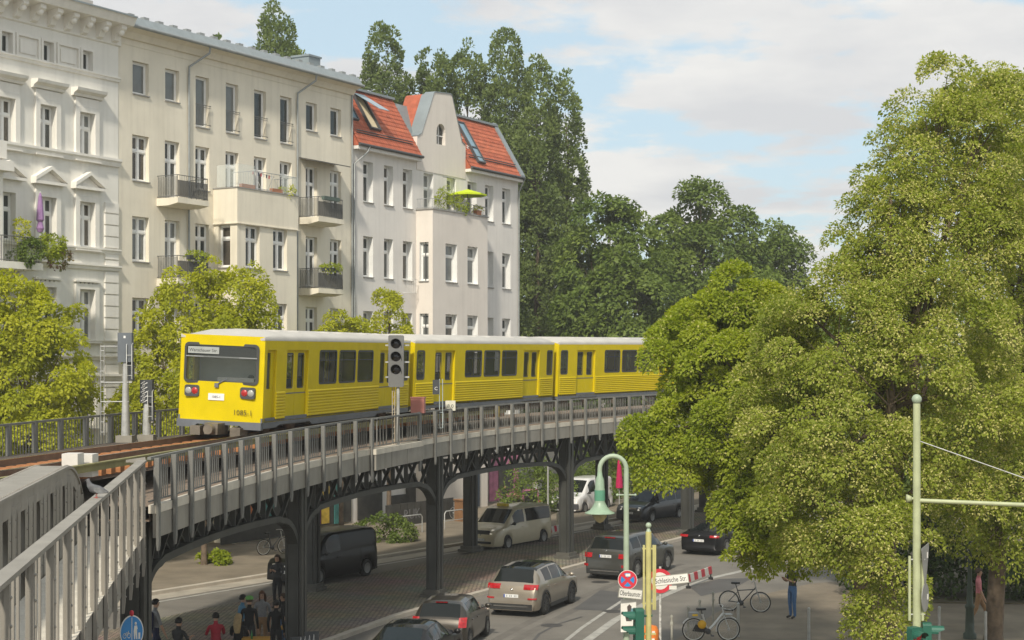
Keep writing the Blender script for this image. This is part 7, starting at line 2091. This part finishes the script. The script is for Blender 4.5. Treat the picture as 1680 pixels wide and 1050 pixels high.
person('person in blue shirt half hidden behind the green cap', 'stand', gp2(398,46.2,MZ-.18), R(120), C_BLUE, C_DARK, H_DK, 0, 1, h=.96, group=GRP)
person('standing person in dark clothes reading beside the far side of the column', 'phone', gp2(455,54.0), R(-20), C_DARK, C_BLACK, H_BR, .25, 2)
person('man in grey T-shirt carrying a navy backpack near the blue sign', 'walk', gp2(255,43.6), R(120), C_GREY, C_NAVY, H_DK, 0, 1, backpack=C_NAVY)
person('person with dark hair cut off at the lower edge near the backpacker', 'sit', gp2(293,43.3), R(150), C_DARK, C_DARK, H_DK, group=GRP)
person('person in dark top and blue jeans on the footway under the lime', 'phone', gp2(1300,51.8,.11), R(-60), C_DARK, C_JEAN, H_DK, 0, 1)
person('person in tan trousers walking behind the bare trunk', 'walk', gp2(1606,50.2,.11), R(70), C_ROSE, C_TAN, H_BR, 0, 1)
person('seated person in black by the pink kiosk across the street', 'sit', gp2(828,92.5,.12), R(40), C_BLACK, C_DARK, H_DK)
person('seated person in pale top at the cafe boards across the street', 'sit', gp2(850,92.0,.12), R(-50), C_TAN, C_DARK, H_BR)
# passengers
def passenger(label, car, x, y, rz, sh, hr):
    o = person(label, 'sit', (0,0,0), 0, sh, C_DARK, hr, face=True)
    o.matrix_world = car.matrix_world @ Matrix.Translation((x, y, Z0-.02)) @ Matrix.Rotation(rz, 4, 'Z'); return o
bpy.context.view_layer.update()
passenger('passenger in pale blue seen through a window of the middle carriage', c2, 4.6, -.75, R(0), C_BLUE, H_BR)
passenger('passenger in pink seen through a window of the rearmost carriage', c3, 8.2, -.75, R(0), C_ROSE, H_BL)
passenger('train driver silhouette behind the wide windscreen', c1, .72, -.55, R(90), C_NAVY, H_DK)
# tables, bottle, dark screen with graffiti, waste
def table(label, loc, rz, w_, d_, hgt, m):
    t = tag(empty('beer_table', loc, rz), label, 'table')
    for i in range(4): k = MB(); k.box(-w_/2,w_/2,-d_/2+d_*i/4+.004,-d_/2+d_*(i+1)/4-.004,hgt-.035,hgt); k.build('plank', m, t)
    for s in (-1,1):
        for q in (-1,1): k = MB(); k.tube([(s*w_*.38,q*d_*.38,0),(s*w_*.34,q*d_*.30,hgt-.04)], .018, 6); k.build('leg', M_SHADE, t)
    return t
M_BEER = mat('table_orange', (.62,.33,.06), .55, var=.15, scale=3)
table('orange wooden beer table among the seated group', gp2(420,43.9), R(8), .78, .62, .72, M_BEER)
table('orange wooden table at the foot of the column', gp2(472,44.9), R(-12), .55, .5, .86, M_BEER)
k = MB(); k.lathe([(0,0),(.03,0),(.031,.13),(.012,.18),(.012,.23),(0,.23)], 10); o = k.build('bottle', mat('bottle_green',(.03,.18,.05),.15,var=0), None, (gp2(414,43.9)[0],43.8,MZ+.72)); tag(o, 'green bottle standing on the orange beer table', 'bottle')
sc = tag(empty('screen_board', (P(476,0,43.2)[0], 43.2, MZ), R(18)), 'dark boarded screen with white graffiti at the foot of the column', 'screen')
for i in range(4): k = MB(); k.box(-.8+.4*i,-.8+.4*i+.39,-.03,.03,0,.60+.13*i); k.build('board', M_SIGD, sc)
k = MB()
for q in range(4): k.tube([(.25+.12*q,-.035,.50+.02*q),(.29+.12*q,-.035,.86+.02*q),(.33+.12*q,-.035,.55+.02*q)], .012, 4)
k.build('graffiti', M_WHITE, sc)
# pigeon on the bridge railing
Yg = 22.6; pg = tag(empty('pigeon', (GL(Yg,0,gz(Yg)+.025)), R(-150)), 'grey pigeon standing on the heavy bridge railing', 'bird')
k = MB(); M_PIG = mat('pigeon_grey',(.13,.13,.135),.7,var=.3,scale=14)
k.tube([(-.17,0,.075),(-.11,0,.095),(-.03,0,.115),(.06,0,.14),(.10,0,.19),(.115,0,.235),(.125,0,.265),(.14,0,.262)], [.012,.035,.062,.062,.042,.028,.030,.014], 12); k.build('body', M_PIG, pg)
k = MB(); k.tube([(.145,0,.258),(.165,0,.252)], [.008,.002], 6); k.build('beak', M_SHADE, pg)
for s in (-1,1):
    k = MB(); k.tube([(.0,s*.025,.07),(.0,s*.025,.0)], .005, 5); k.tube([(-.02,s*.025,.004),(.03,s*.025,.004)], .004, 4); k.build('leg', mat('pigeon_leg',(.45,.10,.08),.6), pg)
    k = MB(); k.prism([(-.15,.08),(-.02,.06),(.05,.10),(.06,.15),(-.03,.15)], lambda a,b:(a,s*.052,b), lambda a,b:(a,s*.062,b)); k.build('wing', mat('pigeon_wing',(.20,.20,.20),.7,var=.3,scale=20), pg)

# ------------------------------------------------------------------ things on balconies and terraces (house coordinates)
def W(u, d, z): return (BO[0]+CA*u-SA*d, BO[1]+SA*u+CA*d, z)
def plant(label, c, r, n, m, seed, name='balcony_plant', group=None):
    o = tag(empty(name, c), label, 'plant', group); link('foliage', crown_mesh('foliage', [(0,0,0,r[0],r[1],r[2])], n, .11, .16, [m], seed, cov=2.0), o); return o
# purple closed parasol and greenery on the white house
pu = tag(empty('parasol', W(ux(66,-.7), -.7, lz)), 'closed purple parasol on the planted balcony of the white house', 'parasol')
zt3 = zy(66,316,-.7)-lz
k = MB(); k.lathe([(.02,zt3),(.07,zt3-.15),(.13,zt3-.7),(.16,zt3-1.1),(.09,zt3-1.2),(.16,zt3-1.45),(.10,zt3-1.6),(.02,zt3-1.62)], 9, sm=False); k.build('folded_canopy', cloth('purple',(.30,.17,.34)), pu)
k = MB(); k.tube([(0,0,0),(0,0,zt3+.05)], .02, 6); k.build('pole', M_WHITE, pu)
plant('bushy green plants spilling over the white house balcony', W(ux(85,-1.2), -1.2, lz+.75), (.5,.35,.42), 1700, L_LIGHT, 71)
plant('trailing dark plants hanging on the white house balcony rail', W(ux(45,-1.2), -1.25, lz+.45), (.6,.28,.42), 1600, L_DARK, 72)
plant('rosy flowering plant at the balcony corner of the white house', W(ux(100,-1.2), -1.15, lz+.35), (.35,.3,.4), 700, leaf_mat('leaf_rosy',(.22,.10,.12),(.25,.20,.08),(.18,.24,.05)), 73)
plant('tall pot plant at the pier of the white house balcony', W(ux(38,-1.0), -.9, lz+1.3), (.25,.25,.45), 500, L_YEL, 74)
# terrace boxes and clothes line on the cream house
def box_at(name, label, cat, u, d, z, sx_, sy_, sz_, m, group=None):
    k = MB(); k.prism([(-sy_/2+.02,0),(sy_/2-.02,0),(sy_/2,sz_),(-sy_/2,sz_)], lambda a,b:(-sx_/2,a,b), lambda a,b:(sx_/2,a,b)); o = k.build(name, m, None, W(u,d,z), (0,0,R(60))); tag(o, label, cat, group); return o
M_TERR = mat('terracotta', (.40,.17,.09), .85, var=.15)
box_at('planter_box', 'terracotta planter on the cream house terrace edge, near the glass screen', 'planter', ux(405,-1.3), -1.32, zbt+.05, .95, .2, .18, M_TERR, 'terrace planters'); box_at('planter_box', 'terracotta planter on the cream house terrace edge, near the wire rail end', 'planter', ux(453,-1.3), -1.32, zbt+.05, .8, .2, .18, M_TERR, 'terrace planters')
plant('dry grass tuft in the terrace planter of the cream house', W(ux(470,-1.3), -1.3, zbt+.22), (.35,.12,.16), 300, L_YEL, 75)
dr = tag(empty('clothes_airer', W(ux(425,-1.0), -.95, zbt+.05), R(60)), 'clothes airer with pegs on the cream house terrace', 'airer')
k = MB(); k.tube([(-.5,0,.95),(1.2,0,.80)], .014, 5); k.tube([(0,-.25,0),(0,.25,.9)], .012, 5); k.tube([(.9,.25,0),(.9,-.25,.85)], .012, 5); k.build('frame', M_GALV, dr)
for q in range(8): k = MB(); k.box(-.4+q*.2,-.36+q*.2,-.02,.02,.78-q*.016,.95-q*.016); k.build('clothes_peg', (C_RED, C_WHITE, C_NAVY)[q % 3], dr)
def folding_chair(label, u, d, z, rz, m):
    o = tag(empty('balcony_chair', W(u,d,z), R(60)+rz), label, 'chair', 'balcony chairs')
    k = MB(); k.box(-.2,.2,-.2,.2,.42,.45); k.build('seat', m, o)
    k = MB(); k.prism([(.16,.45),(.19,.45),(.27,.88),(.24,.88)], lambda a,b:(-.2,a,b), lambda a,b:(.2,a,b)); k.build('backrest', m, o)
    for (a,b) in ((-.18,-.18),(.18,-.18),(-.18,.18),(.18,.18)): k = MB(); k.tube([(a,b,0),(a*.9,-b*.3,.43)], .012, 5); k.build('leg', M_SHADE, o)
zsL = zy(291,323,-BALD); zsR = zy(524,355,-BALD)
folding_chair('dark chair on the upper left balcony of the cream house', ux(318,-.6), -.6, zsL, R(40), M_SHADE); folding_chair('dark chair on the lower left balcony of the cream house', ux(318,-.6), -.6, zsL-ST, R(-60), M_SHADE)
for (xx, zz_, lb, sd_) in ((540,zsR,'green flower box on the upper right balcony of the cream house',76),(540,zsR-ST,'flower box on the lower right balcony of the cream house',77),(322,zsL-ST,'leafy flower box on the lower left balcony of the cream house',78)):
    box_at('flower_box', lb, 'planter', ux(xx,-BALD), -BALD-.10, zz_+.86, 1.3, .2, .18, mat('box_green',(.09,.13,.11),.7) if sd_ == 76 else M_SIGD, 'balcony flower boxes')
    if sd_ != 76: plant(lb.replace('flower box','plants'), W(ux(xx,-BALD), -BALD-.1, zz_+1.08), (.45,.45,.10), 420, L_LIGHT, sd_, group='balcony plants')
# lime green parasol and plants on the pale house terrace
gpz = zy(772,317,-1.2); gu = ux(773,-1.0)
ps = tag(empty('parasol', W(gu, -.75, z3t+.07)), 'open lime green parasol on the terrace of the pale house', 'parasol')
k = MB(); n_ = 8; R_ = 1.12; zc = gpz-z3t-.07
k.add([(0,0,zc+.30)]+[(R_*math.cos(2*math.pi*i/n_),R_*math.sin(2*math.pi*i/n_),zc) for i in range(n_)]+[(R_*math.cos(2*math.pi*i/n_),R_*math.sin(2*math.pi*i/n_),zc-.10) for i in range(n_)], [(0,1+i,1+(i+1)%n_) for i in range(n_)]+[(1+i,1+n_+i,1+n_+(i+1)%n_,1+(i+1)%n_) for i in range(n_)]); k.build('canopy', cloth('lime',(.50,.62,.01)), ps)
k = MB(); k.tube([(0,0,0),(0,0,zc+.3)], .022, 6); k.build('pole', M_SHADE, ps)
plant('tall bamboo pot plant on the pale house terrace', W(ux(729,-.8), -.8, z3t+.75), (.42,.35,.65), 900, L_LIGHT, 81); plant('leafy pot plant beside the lime parasol', W(ux(757,-.9), -.9, z3t+.55), (.32,.3,.45), 600, L_LIGHT, 82)
box_at('flower_pot', 'terracotta flower pot at the terrace rail of the pale house', 'pot', ux(783,-.95), -.95, z3t+.08, .5, .3, .28, M_TERR); plant('small red and green plant in the terrace flower pot', W(ux(783,-.95), -.95, z3t+.45), (.28,.2,.16), 260, L_YEL, 83)
k = MB(); k.tube([(0,0,0),(0,0,1.9)], .02, 6); k.tube([(0,0,1.9),(-1.2,0,1.88)], .015, 6); o = k.build('terrace_frame', M_SHADE, None, W(ux(745,-.95), -.95, z3t+.07), (0,0,R(60))); tag(o, 'thin dark frame standing on the pale house terrace', 'frame')

# ------------------------------------------------------------------ street-level fronts under the houses
def front(par, name, xa, xb, z0, z1, m, d=-.05, dd=0.0, th=.05):
    k = MB(); k.box(ux(xa,dd), ux(xb,dd), dd+d-th, dd+d, z0, z1); return k.build(name, m, par)
M_SHOPD = mat('shop_dark', (.05,.048,.042), .6, var=.4, scale=2); M_TEAL = mat('shop_teal', (.04,.16,.15), .6, var=.3); M_GRA = mat('graffiti_pale', (.15,.15,.15), .7, var=.4, scale=5); M_GRY2 = mat('graffiti_yellow', (.55,.38,.05), .7, var=.3, scale=4); M_GRP = mat('graffiti_violet', (.28,.08,.22), .7, var=.3, scale=4); M_PINK = mat('shop_pink', (.42,.15,.24), .7, var=.3)
front(b2, 'shop_front', 205, 345, .2, 3.3, M_SHOPD); front(b2, 'shop_front', 492, 574, .2, 3.3, M_SHOPD)
front(b2, 'shop_sign', 230, 330, 2.7, 3.2, M_TEAL, -.12); front(b2, 'door', 300, 320, .2, 2.5, M_TEAL, -.12)
front(b2, 'shop_front', 360, 480, .2, 3.0, M_SHOPD, dd=BD); front(b2, 'poster', 398, 410, 1.2, 2.6, mat('poster_orange',(.55,.16,.05),.7), -.12, BD); front(b2, 'poster', 430, 445, 1.0, 2.4, M_TEAL, -.12, BD)
front(b2, 'graffiti_panel', 505, 522, .3, 3.0, M_GRP, -.12); front(b2, 'graffiti_panel', 524, 536, .3, 2.2, M_GRY2, -.12); front(b2, 'door', 545, 560, .2, 2.6, M_TEAL, -.12)
front(b3, 'shop_front', 585, 625, .2, 2.2, M_SHOPD); front(b3, 'graffiti_panel', 640, 668, .2, 1.3, M_SHOPD); front(b3, 'window_shutter', 665, 680, .2, 2.4, M_SHOPD)

front(b3, 'door', 770, 785, .2, 2.7, mat('door_blue',(.04,.055,.08),.6), dd=BD3); front(b3, 'shop_front', 801, 848, .2, 2.9, M_PINK); front(b3, 'shop_window', 815, 838, .8, 2.3, M_SHOPD, -.12)
fb_ = tag(empty('site_fence', (*G(690,862)[:2], .12), R(57)), 'low dark boarded fence with pale scrawls across the street', 'fence')
for i in range(10): k = MB(); k.box(-3+.6*i,-3+.6*i+.58,-.03,.03,0,1.15); k.build('board', M_SHOPD, fb_)
link('graffiti', text_mesh('RUK', .75, M_GRA, .004), fb_, (-.8,-.04,.30), (R(90),0,0))
# cafe boards, kiosk, red parasol, crate
def aboard(label, p, w_, h_, m1, m2):
    o = tag(empty('pavement_board', (*p[:2],.12), R(20)), label, 'board', None)
    k = MB(); k.prism([(0,0),(.03,0),(.20,h_),(.17,h_)], lambda a,b:(-w_/2,a,b), lambda a,b:(w_/2,a,b)); k.prism([(.37,0),(.40,0),(.20,h_-.02),(.17,h_-.02)], lambda a,b:(-w_/2,a,b), lambda a,b:(w_/2,a,b)); k.build('board_frame', m1, o)
    k = MB(); k.prism([(.002,.12),(.012,.12),(.165,h_-.1),(.155,h_-.1)], lambda a,b:(-w_/2+.07,a-.012,b), lambda a,b:(w_/2-.07,a-.012,b)); k.build('board_face', m2, o)
    for q in range(3): f = .25+.22*q; k = MB(); k.box(-w_/2+.14,w_/2-.16-.06*q,.17*f-.028,.17*f-.014,h_*f,h_*f+.09); k.build('printed_line', M_GRA if q else mat('print_orange',(.55,.22,.05),.6), o)
aboard('pink framed chalk board outside the cafe across the street', G(872,842), .95, 1.25, M_PINK, M_SHOPD); aboard('taller menu board with pictures beside the pink chalk board', G(886,838), .8, 1.55, mat('board_pale',(.45,.40,.34),.6), M_PLATE)
rp = tag(empty('parasol', (*G(1016,835)[:2], 0)), 'closed crimson parasol beyond the white delivery van', 'parasol')
k = MB(); k.lathe([(.02,3.1),(.10,2.8),(.20,1.6),(.22,1.25),(.05,1.2)], 9, sm=False); k.build('folded_canopy', cloth('crimson',(.45,.01,.08)), rp); k = MB(); k.tube([(0,0,0),(0,0,3.1)], .03, 6); k.build('pole', M_GALV, rp)
k = MB(); k.box(-.45,.45,-.35,.35,0,1.1); k.box(-.5,.5,-.4,.4,1.1,1.16); o = k.build('cupboard', mat('cardboard',(.25,.13,.06),.8,var=.2), None, (*G(763,858)[:2],.12), (0,0,R(40))); tag(o, 'brown wooden cupboard left by the bicycle rack', 'cupboard')
k = MB(); k.tube([(0,0,0),(0,0,3.2)], .05, 8); o = k.build('pole', M_GALV, None, (*G(899,850)[:2],.12)); o.name = 'sign_pole'; tag(o, 'thin pale pole standing beside the menu board', 'pole')
# ------------------------------------------------------------------ summer haze
hzm = bpy.data.materials.new('haze_air'); hzm.use_nodes = True
t = hzm.node_tree; t.nodes.clear(); ho = t.nodes.new('ShaderNodeOutputMaterial'); hv = t.nodes.new('ShaderNodeVolumePrincipled')
hv.inputs['Color'].default_value = (.96,.95,.92,1); hv.inputs['Density'].default_value = .0006; hv.inputs['Anisotropy'].default_value = .2
t.links.new(hv.outputs[0], ho.inputs['Volume'])
k = MB(); k.box(-320,320,-40,430,-1.2,44)
o = k.build('haze', hzm); o['kind'] = 'stuff'; tag(o, 'thin pale summer haze over the whole street', 'haze')
